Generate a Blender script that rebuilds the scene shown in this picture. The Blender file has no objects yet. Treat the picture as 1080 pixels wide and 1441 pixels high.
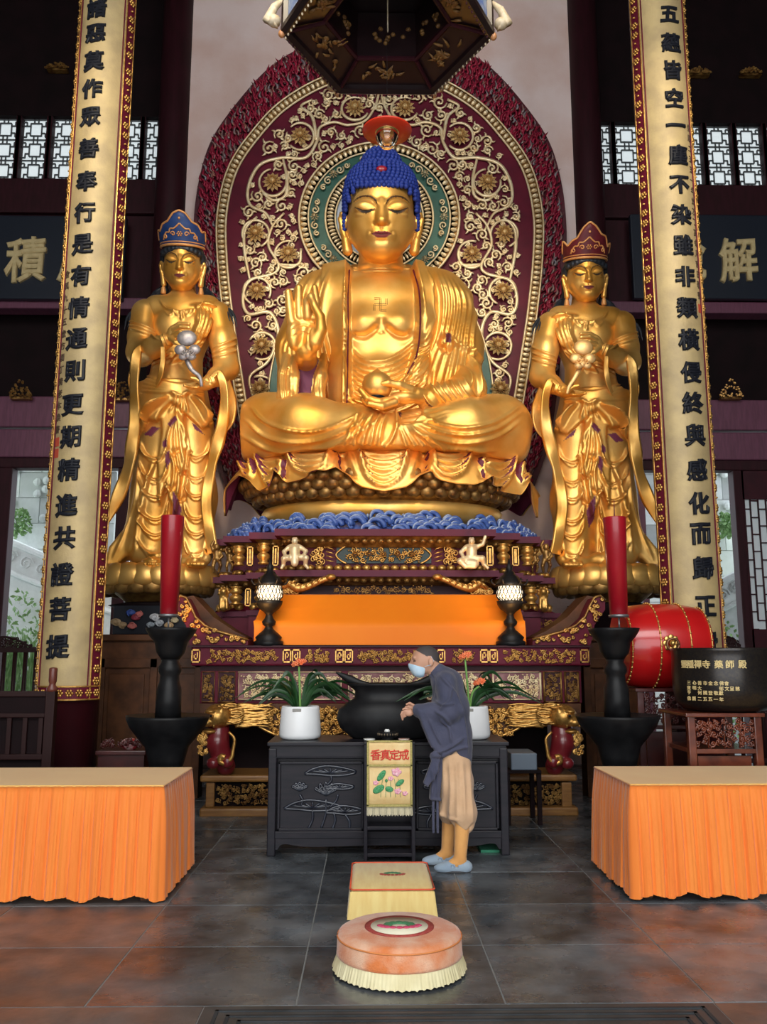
import bpy, bmesh, math, random
import numpy as np
from mathutils import Vector, Matrix
import openvdb as vdb

# ---------------------------------------------------------------- camera, world, lights, exposure
SC = bpy.context.scene
COL = SC.collection
FPX, CW, CH = 1214.0, 1080.0, 1441.0
CAMZ, PITCH, YAW = 1.52, math.radians(9.5), math.radians(1.0)
cam = bpy.data.cameras.new('camera'); cam.lens = FPX / CH * 36.0; cam.sensor_width = 36; cam.sensor_fit = 'AUTO'
cam.clip_end = 200
camo = bpy.data.objects.new('camera', cam); COL.objects.link(camo)
camo.location = (0, 0, CAMZ); camo.rotation_euler = (math.pi / 2 + PITCH, 0, -YAW)
SC.camera = camo
SC.view_settings.view_transform = 'Standard'; SC.view_settings.look = 'None'
SC.view_settings.gamma = 1; SC.view_settings.use_curve_mapping = False
SC.view_settings.exposure = 0.14
SC.cycles.max_bounces = 7; SC.cycles.diffuse_bounces = 4; SC.cycles.glossy_bounces = 4
SC.cycles.sample_clamp_indirect = 4.0; SC.cycles.use_denoising = True

W_ = bpy.data.worlds.new('world'); SC.world = W_; W_.use_nodes = True
_n = W_.node_tree.nodes; _bg = _n['Background']
_sky = _n.new('ShaderNodeTexSky'); _sky.sky_type = 'HOSEK_WILKIE'; _sky.turbidity = 9; _sky.ground_albedo = .4
_sky.sun_direction = (0.2, -0.5, 0.84)
_mx = _n.new('ShaderNodeMix'); _mx.data_type = 'RGBA'; _mx.inputs[0].default_value = 0.8
_mx.inputs[7].default_value = (0.80, 0.88, 0.95, 1)
W_.node_tree.links.new(_sky.outputs[0], _mx.inputs[6]); W_.node_tree.links.new(_mx.outputs[2], _bg.inputs[0])
_bg.inputs[1].default_value = 3.0

def area(name, loc, rot, sx, sy, power, col, spread=180):
    l = bpy.data.lights.new(name, 'AREA'); l.shape = 'RECTANGLE'; l.size = sx; l.size_y = sy
    l.energy = power; l.color = col; l.spread = math.radians(spread)
    o = bpy.data.objects.new(name, l); COL.objects.link(o); o.location = loc; o.rotation_euler = rot
    return o
def spot(name, loc, tgt, power, col, deg, blend=.6, rad=.15):
    l = bpy.data.lights.new(name, 'SPOT'); l.energy = power; l.color = col; l.spot_size = math.radians(deg)
    l.spot_blend = blend; l.shadow_soft_size = rad
    o = bpy.data.objects.new(name, l); COL.objects.link(o); o.location = loc
    o.rotation_euler = (Vector(tgt) - Vector(loc)).to_track_quat('-Z', 'Y').to_euler()
    return o
# daylight entering by the hall's open front doors and its clerestory, both behind the photographer
area('doors_daylight', (0, -3.6, 2.6), (math.radians(90), 0, 0), 12, 5.0, 230, (1.0, .96, .90))
area('front_clerestory_daylight', (0, -3.6, 9.0), (math.radians(70), 0, 0), 13, 4.0, 850, (1.0, .95, .88))
# flood lamps on the front tie beam, aimed at the three statues
spot('flood_lamp_buddha', (-1.6, 3.2, 10.3), (0.1, 11, 5.4), 1150, (1, .86, .62), 46, .7, .25)
spot('flood_lamp_buddha', (2.0, 3.2, 10.3), (0.1, 11, 5.8), 900, (1, .86, .62), 46, .7, .25)
spot('flood_lamp_left', (-3.6, 3.8, 8.4), (-2.6, 10.8, 5.5), 560, (1, .86, .64), 40, .7, .2)
spot('flood_lamp_right', (3.6, 3.8, 8.4), (2.6, 10.8, 5.5), 560, (1, .86, .64), 40, .7, .2)

# added unseen fill spots, standing in for warm light bounced up the statues
for _x in (-1.25, 1.35): spot('warm_bounce_fill', (_x, 8.45, 1.75), (_x * .3, 11, 5.4), 85, (1, .46, .12), 80, .9, .3)
for _x in (-1.7, 1.8): spot('warm_bounce_fill', (_x, 8.7, 1.8), (_x * 1.55, 10.8, 4.2), 30, (1, .46, .12), 70, .9, .3)

# ---------------------------------------------------------------- geometry of the view: pixel + depth -> place in the hall
Fv = np.array([math.sin(YAW) * math.cos(PITCH), math.cos(YAW) * math.cos(PITCH), math.sin(PITCH)])
Rv = np.array([math.cos(YAW), -math.sin(YAW), 0.0]); Uv = np.cross(Rv, Fv)
C0 = np.array([0, 0, CAMZ])
def at(px, py, Y):
    d = Fv + Rv * ((px - CW / 2) / FPX) - Uv * ((py - CH / 2) / FPX)
    return C0 + d * (Y / d[1])
def atv(px, py, Y):
    px = np.asarray(px, float); py = np.asarray(py, float); Y = np.asarray(Y, float)
    d = Fv[None] + Rv[None] * ((px - CW / 2) / FPX)[:, None] - Uv[None] * ((py - CH / 2) / FPX)[:, None]
    return C0[None] + d * (Y / d[:, 1])[:, None]
def gnd(px, py, z=0.0):
    d = Fv + Rv * ((px - CW / 2) / FPX) - Uv * ((py - CH / 2) / FPX)
    return C0 + d * ((z - CAMZ) / d[2])
def mpp(p): return float(np.dot(np.asarray(p) - C0, Fv)) / FPX
def proj(P):
    q = P - C0; w = q @ Fv
    return CW / 2 + (q @ Rv) / w * FPX, CH / 2 - (q @ Uv) / w * FPX

# ---------------------------------------------------------------- materials
MATS = {}
def mat(name, col, rough=.5, metal=0., col2=None, scale=6., bump=0., bscale=40., emit=None, estr=0., spec=.5,
        coat=0., wear=None, stretch=(1, 1, 1), trans=0., alpha=1., sheen=0., vec='Object', detail=5., lo=.35, hi=.65):
    m = bpy.data.materials.new(name); m.use_nodes = True; nt = m.node_tree; N = nt.nodes; L = nt.links
    b = N['Principled BSDF']; b.inputs['Base Color'].default_value = (*col, 1); b.inputs['Roughness'].default_value = rough
    b.inputs['Metallic'].default_value = metal; b.inputs['Specular IOR Level'].default_value = spec
    b.inputs['Coat Weight'].default_value = coat; b.inputs['Transmission Weight'].default_value = trans
    b.inputs['Alpha'].default_value = alpha; b.inputs['Sheen Weight'].default_value = sheen
    tc = N.new('ShaderNodeTexCoord'); mp = N.new('ShaderNodeMapping'); mp.inputs['Scale'].default_value = stretch
    L.new(tc.outputs[vec], mp.inputs[0])
    if col2 is not None:
        t = N.new('ShaderNodeTexNoise'); t.inputs['Scale'].default_value = scale; t.inputs['Detail'].default_value = detail
        L.new(mp.outputs[0], t.inputs['Vector'])
        r = N.new('ShaderNodeMapRange'); r.inputs[1].default_value = lo; r.inputs[2].default_value = hi
        L.new(t.outputs['Fac'], r.inputs[0])
        x = N.new('ShaderNodeMix'); x.data_type = 'RGBA'; x.inputs[6].default_value = (*col, 1); x.inputs[7].default_value = (*col2, 1)
        L.new(r.outputs[0], x.inputs[0]); L.new(x.outputs[2], b.inputs['Base Color'])
    if bump:
        t2 = N.new('ShaderNodeTexNoise'); t2.inputs['Scale'].default_value = bscale; t2.inputs['Detail'].default_value = 4
        L.new(mp.outputs[0], t2.inputs['Vector'])
        bp = N.new('ShaderNodeBump'); bp.inputs['Strength'].default_value = bump; bp.inputs['Distance'].default_value = .02
        L.new(t2.outputs['Fac'], bp.inputs['Height']); L.new(bp.outputs[0], b.inputs['Normal'])
    if emit is not None:
        b.inputs['Emission Color'].default_value = (*emit, 1); b.inputs['Emission Strength'].default_value = estr
    MATS[name] = m
    return m
def paint_mat(name, col, col2, rough, metal, prough=.6, **kw):
    """gilding or cloth with painted areas kept in the mesh's colour attribute 'paint' (alpha = paint present)"""
    m = mat(name, col, rough, metal, col2, **kw); nt = m.node_tree; N = nt.nodes; L = nt.links; b = N['Principled BSDF']
    src = b.inputs['Base Color'].links[0].from_socket
    a = N.new('ShaderNodeAttribute'); a.attribute_name = 'paint'
    x = N.new('ShaderNodeMix'); x.data_type = 'RGBA'
    L.new(a.outputs['Alpha'], x.inputs[0]); L.new(src, x.inputs[6]); L.new(a.outputs['Color'], x.inputs[7])
    L.new(x.outputs[2], b.inputs['Base Color'])
    for k, v0, v1 in (('Metallic', metal, 0.), ('Roughness', rough, prough)):
        r = N.new('ShaderNodeMapRange'); r.inputs[3].default_value = v0; r.inputs[4].default_value = v1
        L.new(a.outputs['Alpha'], r.inputs[0]); L.new(r.outputs[0], b.inputs[k])
    return m
GOLD = paint_mat('statue_gilding', (.80, .385, .065), (.95, .57, .17), .41, .70, scale=2.2, bump=.06, bscale=60)
GOLDS = mat('plain_gilding', (.80, .385, .065), .41, .70, (.95, .57, .17), scale=2.2, bump=.05, bscale=60)
GOLDD = mat('carved_gilding', (.72, .42, .12), .38, .75, (.45, .22, .05), scale=30)
GOLDP = mat('pale_gilding', (.90, .76, .50), .45, .4, (.78, .58, .32), scale=9)
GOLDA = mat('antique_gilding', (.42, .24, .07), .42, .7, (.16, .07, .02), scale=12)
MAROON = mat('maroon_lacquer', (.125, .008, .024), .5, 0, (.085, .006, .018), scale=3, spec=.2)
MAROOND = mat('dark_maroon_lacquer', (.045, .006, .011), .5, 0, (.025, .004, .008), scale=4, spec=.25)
PURPLE = (.13, .012, .045)
WOODD = mat('black_lacquered_wood', (.010, .010, .015), .34, 0, (.018, .015, .020), scale=5, stretch=(1, 1, 8), spec=.22)
WOODB = mat('brown_carved_wood', (.11, .040, .014), .5, 0, (.055, .02, .008), scale=6, stretch=(1, 6, 1), spec=.25)
WOODR = mat('red_brown_polished_wood', (.16, .035, .015), .25, 0, (.07, .015, .008), scale=8, coat=.3)
OCHRE = mat('ochre_varnished_wood', (.30, .14, .035), .45, 0, (.20, .085, .02), scale=5, stretch=(1, 8, 8))
BLACK = mat('black_cast_iron', (.007, .007, .008), .42, 0, (.012, .012, .013), scale=12, spec=.18)
GREEN = mat('green_enamel', (.012, .075, .055), .5, 0, (.02, .11, .08), scale=5)
BLUE = mat('blue_enamel', (.035, .075, .28), .4, 0, (.08, .15, .42), scale=14)
INK = mat('black_ink_lacquer', (.010, .011, .016), .42, 0, spec=.18)
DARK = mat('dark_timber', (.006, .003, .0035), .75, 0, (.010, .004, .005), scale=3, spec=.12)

# ---------------------------------------------------------------- mesh helpers
def tag(o, label=None, cat=None, group=None, kind=None):
    if label: o['label'] = label
    if cat: o['category'] = cat
    if group: o['group'] = group
    if kind: o['kind'] = kind
    return o
def thing(name, loc, label, cat, group=None, rz=0.):
    o = bpy.data.objects.new(name, None); COL.objects.link(o); o.empty_display_size = .1
    o.location = Vector([float(v) for v in loc]); o.rotation_euler.z = rz
    return tag(o, label, cat, group)
def wloc(o):
    v = Vector((0, 0, 0))
    while o is not None: v = v + o.location; o = o.parent
    return v
def mkobj(name, V, F, m, parent=None, smooth=False, kind=None, paint=None, label=None, local=False):
    V = np.asarray(V, float).reshape(-1, 3)
    if parent is not None and not local: V = V - np.array(wloc(parent))
    me = bpy.data.meshes.new(name)
    if isinstance(F, np.ndarray) and F.ndim == 2:
        n = F.shape[1]
        me.vertices.add(len(V)); me.vertices.foreach_set('co', V.astype(np.float32).ravel())
        me.loops.add(F.size); me.loops.foreach_set('vertex_index', F.astype(np.int32).ravel())
        me.polygons.add(len(F)); me.polygons.foreach_set('loop_start', (np.arange(len(F)) * n).astype(np.int32))
        me.update(calc_edges=True); me.validate()
    else:
        me.from_pydata([tuple(v) for v in V], [], [tuple(int(i) for i in f) for f in F]); me.update()
    if smooth: me.polygons.foreach_set('use_smooth', np.ones(len(me.polygons), bool))
    if paint is not None:
        a = me.color_attributes.new('paint', 'FLOAT_COLOR', 'POINT'); a.data.foreach_set('color', paint.astype(np.float32).ravel())
    me.materials.append(m)
    o = bpy.data.objects.new(name, me); COL.objects.link(o)
    if parent is not None: o.parent = parent
    if kind: o['kind'] = kind
    if label: o['label'] = label
    return o
def copy_tree(o, parent=None):
    c = o.copy(); COL.objects.link(c)
    if parent is not None: c.parent = parent
    for ch in list(KIDS.get(o.name, o.children)): copy_tree(ch, c)
    return c
KIDS = {}

class MB:
    def __init__(s): s.V = []; s.F = []
    def add(s, V, F):
        k = len(s.V); s.V += [tuple(map(float, v)) for v in V]; s.F += [tuple(i + k for i in f) for f in F]; return s
    def box(s, a, b, bev=0.):
        (x0, y0, z0), (x1, y1, z1) = [[min(p, q) for p, q in zip(a, b)], [max(p, q) for p, q in zip(a, b)]]
        if bev <= 0:
            return s.add([(x0, y0, z0), (x1, y0, z0), (x1, y1, z0), (x0, y1, z0), (x0, y0, z1), (x1, y0, z1), (x1, y1, z1), (x0, y1, z1)],
                  [(0, 3, 2, 1), (4, 5, 6, 7), (0, 1, 5, 4), (1, 2, 6, 5), (2, 3, 7, 6), (3, 0, 4, 7)])
        e = min(bev, (x1 - x0) * .45, (y1 - y0) * .45, (z1 - z0) * .45)
        bm = bmesh.new(); r = bmesh.ops.create_cube(bm, size=1)
        for v in r['verts']: v.co = Vector(((x0 + x1) / 2 + v.co.x * (x1 - x0), (y0 + y1) / 2 + v.co.y * (y1 - y0), (z0 + z1) / 2 + v.co.z * (z1 - z0)))
        bmesh.ops.bevel(bm, geom=bm.edges[:], offset=e, segments=2, affect='EDGES', profile=.5)
        bm.verts.index_update(); s.add([v.co for v in bm.verts], [[v.index for v in f.verts] for f in bm.faces]); bm.free(); return s
    def lathe(s, c, prof, n=24, sx=1., sy=1., a0=0., a1=2 * math.pi, cap=True, wob=None):
        """profile [(r, z)] turned about the vertical through c"""
        full = abs(a1 - a0 - 2 * math.pi) < 1e-6; m = n if full else n + 1; V = []
        for r, z in prof:
            for i in range(m):
                a = a0 + (a1 - a0) * i / n; rr = r * (wob(a, z) if wob else 1)
                V.append((c[0] + rr * sx * math.cos(a), c[1] + rr * sy * math.sin(a), c[2] + z))
        F = []
        for j in range(len(prof) - 1):
            for i in range(n):
                i2 = (i + 1) % m if full else i + 1
                F.append((j * m + i, j * m + i2, (j + 1) * m + i2, (j + 1) * m + i))
        if cap and full: F.append(tuple(reversed(range(m)))); F.append(tuple((len(prof) - 1) * m + i for i in range(m)))
        return s.add(V, F)
    def tube(s, pts, rad, n=6, flat=1., up=(0, 1, 0), caps=True):
        P = np.array([list(map(float, p)) for p in pts]); k = len(P)
        R = np.full(k, rad, float) if np.isscalar(rad) else np.asarray(rad, float)
        T = np.gradient(P, axis=0); T /= np.linalg.norm(T, axis=1)[:, None] + 1e-9
        u = np.array(up, float); A = np.cross(T, u); bad = np.linalg.norm(A, axis=1) < 1e-3
        A[bad] = np.cross(T[bad], np.array([.3, .2, .9])); A /= np.linalg.norm(A, axis=1)[:, None] + 1e-9
        B = np.cross(A, T); V = []
        for i in range(k):
            for j in range(n):
                t = 2 * math.pi * j / n; V.append(P[i] + R[i] * (A[i] * math.cos(t) + B[i] * math.sin(t) * flat))
        F = [(i * n + j, i * n + (j + 1) % n, (i + 1) * n + (j + 1) % n, (i + 1) * n + j) for i in range(k - 1) for j in range(n)]
        if caps: F += [tuple(reversed(range(n))), tuple((k - 1) * n + j for j in range(n))]
        return s.add(V, F)
    def ell(s, c, r, n=8, m=5, M=None):
        V = [(0, 0, -1)]
        for i in range(1, m):
            f = -math.pi / 2 + math.pi * i / m
            for j in range(n): a = 2 * math.pi * j / n; V.append((math.cos(f) * math.cos(a), math.cos(f) * math.sin(a), math.sin(f)))
        V.append((0, 0, 1)); V = np.array(V) * np.array(r)[None]
        if M is not None: V = V @ np.array(M).T
        F = [(0, 1 + (j + 1) % n, 1 + j) for j in range(n)]
        for i in range(m - 2):
            for j in range(n): a = 1 + i * n; F.append((a + j, a + (j + 1) % n, a + n + (j + 1) % n, a + n + j))
        e = 1 + (m - 2) * n; t = len(V) - 1
        F += [(e + j, e + (j + 1) % n, t) for j in range(n)]
        return s.add(V + np.array(c)[None], F)
    def prism(s, poly, y0, y1):
        """poly: list of (x, z) counter-clockwise from the front; extruded from depth y0 (front) to y1"""
        n = len(poly); V = [(x, y0, z) for x, z in poly] + [(x, y1, z) for x, z in poly]
        return s.add(V, [tuple(range(n)), tuple(reversed(range(n, 2 * n)))] + [(i, i + n, (i + 1) % n + n, (i + 1) % n) for i in range(n)])
    def loft(s, rings, closed=True, caps=False):
        n = len(rings[0]); V = [p for r in rings for p in r]; F = []
        for j in range(len(rings) - 1):
            for i in range(n if closed else n - 1):
                F.append((j * n + i, j * n + (i + 1) % n, (j + 1) * n + (i + 1) % n, (j + 1) * n + i))
        if caps: F += [tuple(reversed(range(n))), tuple((len(rings) - 1) * n + i for i in range(n))]
        return s.add(V, F)
    def build(s, name, m, parent=None, smooth=False, kind=None, label=None, local=False):
        o = mkobj(name, s.V, s.F, m, parent, smooth, kind, None, label, local)
        return o
def fix_normals(o):
    bm = bmesh.new(); bm.from_mesh(o.data); bmesh.ops.recalc_face_normals(bm, faces=bm.faces[:]); bm.to_mesh(o.data); bm.free(); return o
def pbox(x0, y0, x1, y1, Y, depth, bev=0., mb=None):
    """box whose front face fills the pixel rectangle at depth Y"""
    a = at(x0, y1, Y); b = at(x1, y0, Y); return (mb or MB()).box((a[0], Y, a[2]), (b[0], Y + depth, b[2]), bev)
def spline(pts, n=8):
    P = np.array(pts, float)
    if len(P) < 3: t = np.linspace(0, 1, n + 1)[:, None]; return P[0] * (1 - t) + P[-1] * t
    Q = np.vstack([2 * P[0] - P[1], P, 2 * P[-1] - P[-2]]); out = []
    for i in range(1, len(Q) - 2):
        for t in np.linspace(0, 1, n, endpoint=False):
            a, b, c, d = Q[i - 1], Q[i], Q[i + 1], Q[i + 2]
            out.append(.5 * ((2 * b) + (c - a) * t + (2 * a - 5 * b + 4 * c - d) * t * t + (3 * b - a - 3 * c + d) * t ** 3))
    out.append(P[-1]); return np.array(out)
def struct(o, label, cat=None): return tag(o, label, cat or 'building', None, 'structure')

# ---------------------------------------------------------------- solid modelling by signed distance
def seg_d(X, Z, P):
    """distance to a polyline P (n,2) on arrays X, Z"""
    D = np.full(np.broadcast(X, Z).shape, 1e9, np.float32)
    for (ax, az), (bx, bz) in zip(P[:-1], P[1:]):
        ex, ez = bx - ax, bz - az; l = ex * ex + ez * ez + 1e-12
        t = np.clip(((X - ax) * ex + (Z - az) * ez) / l, 0, 1)
        D = np.minimum(D, (X - ax - t * ex) ** 2 + (Z - az - t * ez) ** 2)
    return np.sqrt(D)
def inside(X, Z, P):
    c = np.zeros(np.broadcast(X, Z).shape, bool); n = len(P)
    for i in range(n):
        (ax, az), (bx, bz) = P[i], P[(i + 1) % n]
        if az == bz: continue
        c ^= ((az > Z) != (bz > Z)) & (X < (bx - ax) * (Z - az) / (bz - az) + ax)
    return c
def poly_d(X, Z, P):
    P = np.array(P); d = seg_d(X, Z, np.vstack([P, P[:1]])); return np.where(inside(X, Z, P), -d, d)
class Sdf:
    def __init__(s, lo, hi, h):
        s.lo = np.array(lo, float); s.h = h; n = np.ceil((np.array(hi) - s.lo) / h).astype(int) + 1
        s.ax = [(s.lo[i] + h * np.arange(n[i])).astype(np.float32) for i in range(3)]
        s.g = np.full(n, 1.0, np.float32)
    def blk(s, lo, hi):
        sl = []
        for i in range(3):
            a = max(0, int((lo[i] - s.lo[i]) / s.h) - 1); b = min(len(s.ax[i]), int((hi[i] - s.lo[i]) / s.h) + 3); sl.append(slice(a, max(a, b)))
        return tuple(sl), s.ax[0][sl[0]][:, None, None], s.ax[1][sl[1]][None, :, None], s.ax[2][sl[2]][None, None, :]
    def comb(s, sl, d, k, op):
        a = s.g[sl]
        if op == '+':
            if k <= 0: s.g[sl] = np.minimum(a, d)
            else: h = np.clip(.5 + .5 * (a - d) / k, 0, 1); s.g[sl] = a * (1 - h) + d * h - k * h * (1 - h)
        elif op == '-':
            if k <= 0: s.g[sl] = np.maximum(a, -d)
            else: h = np.clip(.5 - .5 * (a + d) / k, 0, 1); s.g[sl] = a * (1 - h) - d * h + k * h * (1 - h)
    def rc(s, a, ra, b, rb, k=.0, op='+'):
        a = np.array(a, float); b = np.array(b, float); m = max(ra, rb) + k + 3 * s.h
        sl, X, Y, Z = s.blk(np.minimum(a, b) - m, np.maximum(a, b) + m)
        e = b - a; l = float(e @ e) + 1e-12
        t = np.clip(((X - a[0]) * e[0] + (Y - a[1]) * e[1] + (Z - a[2]) * e[2]) / l, 0, 1)
        d = np.sqrt((X - a[0] - t * e[0]) ** 2 + (Y - a[1] - t * e[1]) ** 2 + (Z - a[2] - t * e[2]) ** 2) - (ra + (rb - ra) * t)
        s.comb(sl, d, k, op)
    def chain(s, pts, k=.0, op='+'):
        for (a, ra), (b, rb) in zip(pts[:-1], pts[1:]): s.rc(a, ra, b, rb, k, op)
    def ell(s, c, r, k=.0, op='+', R=None):
        c = np.array(c, float); r = np.array(r, float); m = (max(r) if R is not None else r) + k + 3 * s.h
        sl, X, Y, Z = s.blk(c - m, c + m); x, y, z = X - c[0], Y - c[1], Z - c[2]
        if R is not None:
            R = np.array(R).T; x, y, z = [R[i, 0] * x + R[i, 1] * y + R[i, 2] * z for i in range(3)]
        k0 = np.sqrt((x / r[0]) ** 2 + (y / r[1]) ** 2 + (z / r[2]) ** 2); k1 = np.sqrt((x / r[0] ** 2) ** 2 + (y / r[1] ** 2) ** 2 + (z / r[2] ** 2) ** 2)
        s.comb(sl, k0 * (k0 - 1) / (k1 + 1e-6), k, op)
    def slab(s, poly, y0, y1, rnd=.02, k=0., op='+', yf=None):
        """poly in (x, z) world units, from depth y0 to y1, edges rounded; yf(X, Z) bends its mid depth"""
        P = np.array(poly, float); m = k + rnd + 3 * s.h
        ex = 0. if yf is None else .6
        sl, X, Y, Z = s.blk((P[:, 0].min() - m, y0 - m - ex, P[:, 1].min() - m), (P[:, 0].max() + m, y1 + m + ex, P[:, 1].max() + m))
        d2 = poly_d(X[:, 0, :], Z[0] + 0 * X[:, 0, :], P)[:, None, :] + rnd
        yc = (y0 + y1) / 2 if yf is None else yf(X, Z)
        dy = np.abs(Y - yc) - (y1 - y0) / 2 + rnd
        s.comb(sl, np.minimum(np.maximum(d2, dy), 0) + np.sqrt(np.maximum(d2, 0) ** 2 + np.maximum(dy, 0) ** 2) - rnd, k, op)
    def mesh(s):
        bgv = 4 * s.h; g = vdb.FloatGrid(bgv); g.copyFromArray(np.clip(s.g, -bgv, bgv).astype(np.float32))
        P, Q = g.convertToQuads(isovalue=0.0)
        return P.astype(np.float64) * s.h + s.lo, Q.astype(np.int64)
def vnormals(V, Q):
    A = V[Q[:, 2]] - V[Q[:, 0]]; B = V[Q[:, 3 if Q.shape[1] > 3 else 1]] - V[Q[:, 1 if Q.shape[1] > 3 else 0]]; n = np.cross(A, B) if Q.shape[1] > 3 else np.cross(V[Q[:, 1]] - V[Q[:, 0]], A)
    N = np.zeros_like(V)
    for i in range(Q.shape[1]):
        for j in range(3): N[:, j] += np.bincount(Q[:, i], n[:, j], len(V))
    return N / (np.linalg.norm(N, axis=1)[:, None] + 1e-12)
class Relief:
    """height and paint laid out over a front view; ridge/groove curves in that view's units"""
    def __init__(s, x0, y0, x1, y1, res=.5):
        s.x0, s.y0, s.r = x0, y0, res
        s.X = np.arange(x0, x1, res, dtype=np.float32)[:, None]; s.Y = np.arange(y0, y1, res, dtype=np.float32)[None, :]
        s.H = np.zeros((s.X.shape[0], s.Y.shape[1]), np.float32); s.P = []
    def win(s, P, m):
        a, b = P.min(0) - m, P.max(0) + m
        i0 = max(0, int((a[0] - s.x0) / s.r)); i1 = max(i0, min(s.H.shape[0], int((b[0] - s.x0) / s.r) + 1))
        j0 = max(0, int((a[1] - s.y0) / s.r)); j1 = max(j0, min(s.H.shape[1], int((b[1] - s.y0) / s.r) + 1))
        return slice(i0, i1), slice(j0, j1)
    def ridge(s, pts, amp, w, n=5, sharp=False, taper=True):
        P = spline(pts, n); a, b = s.win(P, 3 * w); X = s.X[a]; Y = s.Y[:, b]
        if X.size == 0 or Y.size == 0: return
        D = np.full((X.shape[0], Y.shape[1]), 1e9, np.float32); T = np.zeros_like(D); L = len(P) - 1
        for i, ((ax, az), (bx, bz)) in enumerate(zip(P[:-1], P[1:])):
            ex, ez = bx - ax, bz - az; l = ex * ex + ez * ez + 1e-12
            t = np.clip(((X - ax) * ex + (Y - az) * ez) / l, 0, 1); d = (X - ax - t * ex) ** 2 + (Y - az - t * ez) ** 2
            u = d < D; D[u] = d[u]; T[u] = ((i + t) / L)[u]
        D = np.sqrt(D) / w; g = np.exp(-1.2 * D) if sharp else np.exp(-D * D)
        if taper: g = g * np.clip(6 * np.minimum(T, 1 - T) + .15, 0, 1)
        s.H[a, b] += amp * g
    def step(s, poly, amp, soft=1.5):
        P = np.array(poly, float); a, b = s.win(P, 3 * soft + 1); X = s.X[a] + 0 * s.Y[:, b]; Y = s.Y[:, b] + 0 * s.X[a]
        if X.size == 0: return
        d = poly_d(X, Y, P); s.H[a, b] += amp * np.clip(.5 - d / (2 * soft), 0, 1)
    def blob(s, x, y, rx, ry, amp):
        P = np.array([(x, y)]); a, b = s.win(P, 3 * max(rx, ry)); s.H[a, b] += amp * np.exp(-((s.X[a] - x) / rx) ** 2 - ((s.Y[:, b] - y) / ry) ** 2)
    def sample(s, x, y):
        u = np.clip((x - s.x0) / s.r, 0, s.H.shape[0] - 1.001); v = np.clip((y - s.y0) / s.r, 0, s.H.shape[1] - 1.001)
        i = u.astype(int); j = v.astype(int); fu = u - i; fv = v - j; H = s.H
        return (H[i, j] * (1 - fu) + H[i + 1, j] * fu) * (1 - fv) + (H[i, j + 1] * (1 - fu) + H[i + 1, j + 1] * fu) * fv
def emboss(V, Q, rel, gain=2.0):
    """raise the relief on the forward-looking faces of a carved surface"""
    N = vnormals(V, Q); x, y = proj(V); h = rel.sample(x, y); f = np.clip((-N[:, 1] - .05) * 2.5, 0, 1)
    k = ((V - C0) @ Fv) / FPX
    return V + N * (h * f * k * gain)[:, None]
def join(parts):
    V = []; Q = []; C = []; o = 0
    for v, q, c in parts:
        V.append(v); Q.append(q + o); C.append(c if c is not None else np.zeros((len(v), 4))); o += len(v)
    return np.vstack(V), np.vstack(Q), np.vstack(C)
def P3(px, py, Y): return at(px, py, Y)
# ================================================================ THE HALL
def stone_mat(name, c1, c2, blotch, st_amt, rough=(.16, .42)):
    m = bpy.data.materials.new(name); m.use_nodes = True; nt = m.node_tree; N = nt.nodes; L = nt.links; b = N['Principled BSDF']
    tc = N.new('ShaderNodeTexCoord'); oi = N.new('ShaderNodeObjectInfo')
    ge = N.new('ShaderNodeNewGeometry')
    n1 = N.new('ShaderNodeTexNoise'); n1.inputs['Scale'].default_value = 2.6; n1.inputs['Detail'].default_value = 9; n1.inputs['Roughness'].default_value = .68
    L.new(ge.outputs['Position'], n1.inputs['Vector'])
    r1 = N.new('ShaderNodeMapRange'); r1.inputs[1].default_value = .38; r1.inputs[2].default_value = .68; L.new(n1.outputs['Fac'], r1.inputs[0])
    x1 = N.new('ShaderNodeMix'); x1.data_type = 'RGBA'; x1.inputs[6].default_value = (*c1, 1); x1.inputs[7].default_value = (*c2, 1); L.new(r1.outputs[0], x1.inputs[0])
    n2 = N.new('ShaderNodeTexNoise'); n2.inputs['Scale'].default_value = .9; n2.inputs['Detail'].default_value = 6
    L.new(ge.outputs['Position'], n2.inputs['Vector'])
    r2 = N.new('ShaderNodeMapRange'); r2.inputs[1].default_value = .5; r2.inputs[2].default_value = .68; r2.inputs[4].default_value = st_amt; L.new(n2.outputs['Fac'], r2.inputs[0])
    x2 = N.new('ShaderNodeMix'); x2.data_type = 'RGBA'; x2.inputs[7].default_value = (*blotch, 1); L.new(r2.outputs[0], x2.inputs[0]); L.new(x1.outputs[2], x2.inputs[6])
    hv = N.new('ShaderNodeHueSaturation'); mr = N.new('ShaderNodeMapRange'); mr.inputs[3].default_value = .65; mr.inputs[4].default_value = 1.45
    L.new(oi.outputs['Random'], mr.inputs[0]); L.new(mr.outputs[0], hv.inputs['Value']); L.new(x2.outputs[2], hv.inputs['Color']); L.new(hv.outputs[0], b.inputs['Base Color'])
    n3 = N.new('ShaderNodeTexNoise'); n3.inputs['Scale'].default_value = 4; n3.inputs['Detail'].default_value = 8; L.new(ge.outputs['Position'], n3.inputs['Vector'])
    rr = N.new('ShaderNodeMapRange'); rr.inputs[1].default_value = .35; rr.inputs[2].default_value = .65; rr.inputs[3].default_value = rough[0]; rr.inputs[4].default_value = rough[1]
    L.new(n3.outputs['Fac'], rr.inputs[0]); L.new(rr.outputs[0], b.inputs['Roughness'])
    n4 = N.new('ShaderNodeTexNoise'); n4.inputs['Scale'].default_value = 22; n4.inputs['Detail'].default_value = 6; L.new(ge.outputs['Position'], n4.inputs['Vector'])
    bp = N.new('ShaderNodeBump'); bp.inputs['Strength'].default_value = .18; bp.inputs['Distance'].default_value = .01
    L.new(n4.outputs['Fac'], bp.inputs['Height']); L.new(bp.outputs[0], b.inputs['Normal'])
    return m
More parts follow.
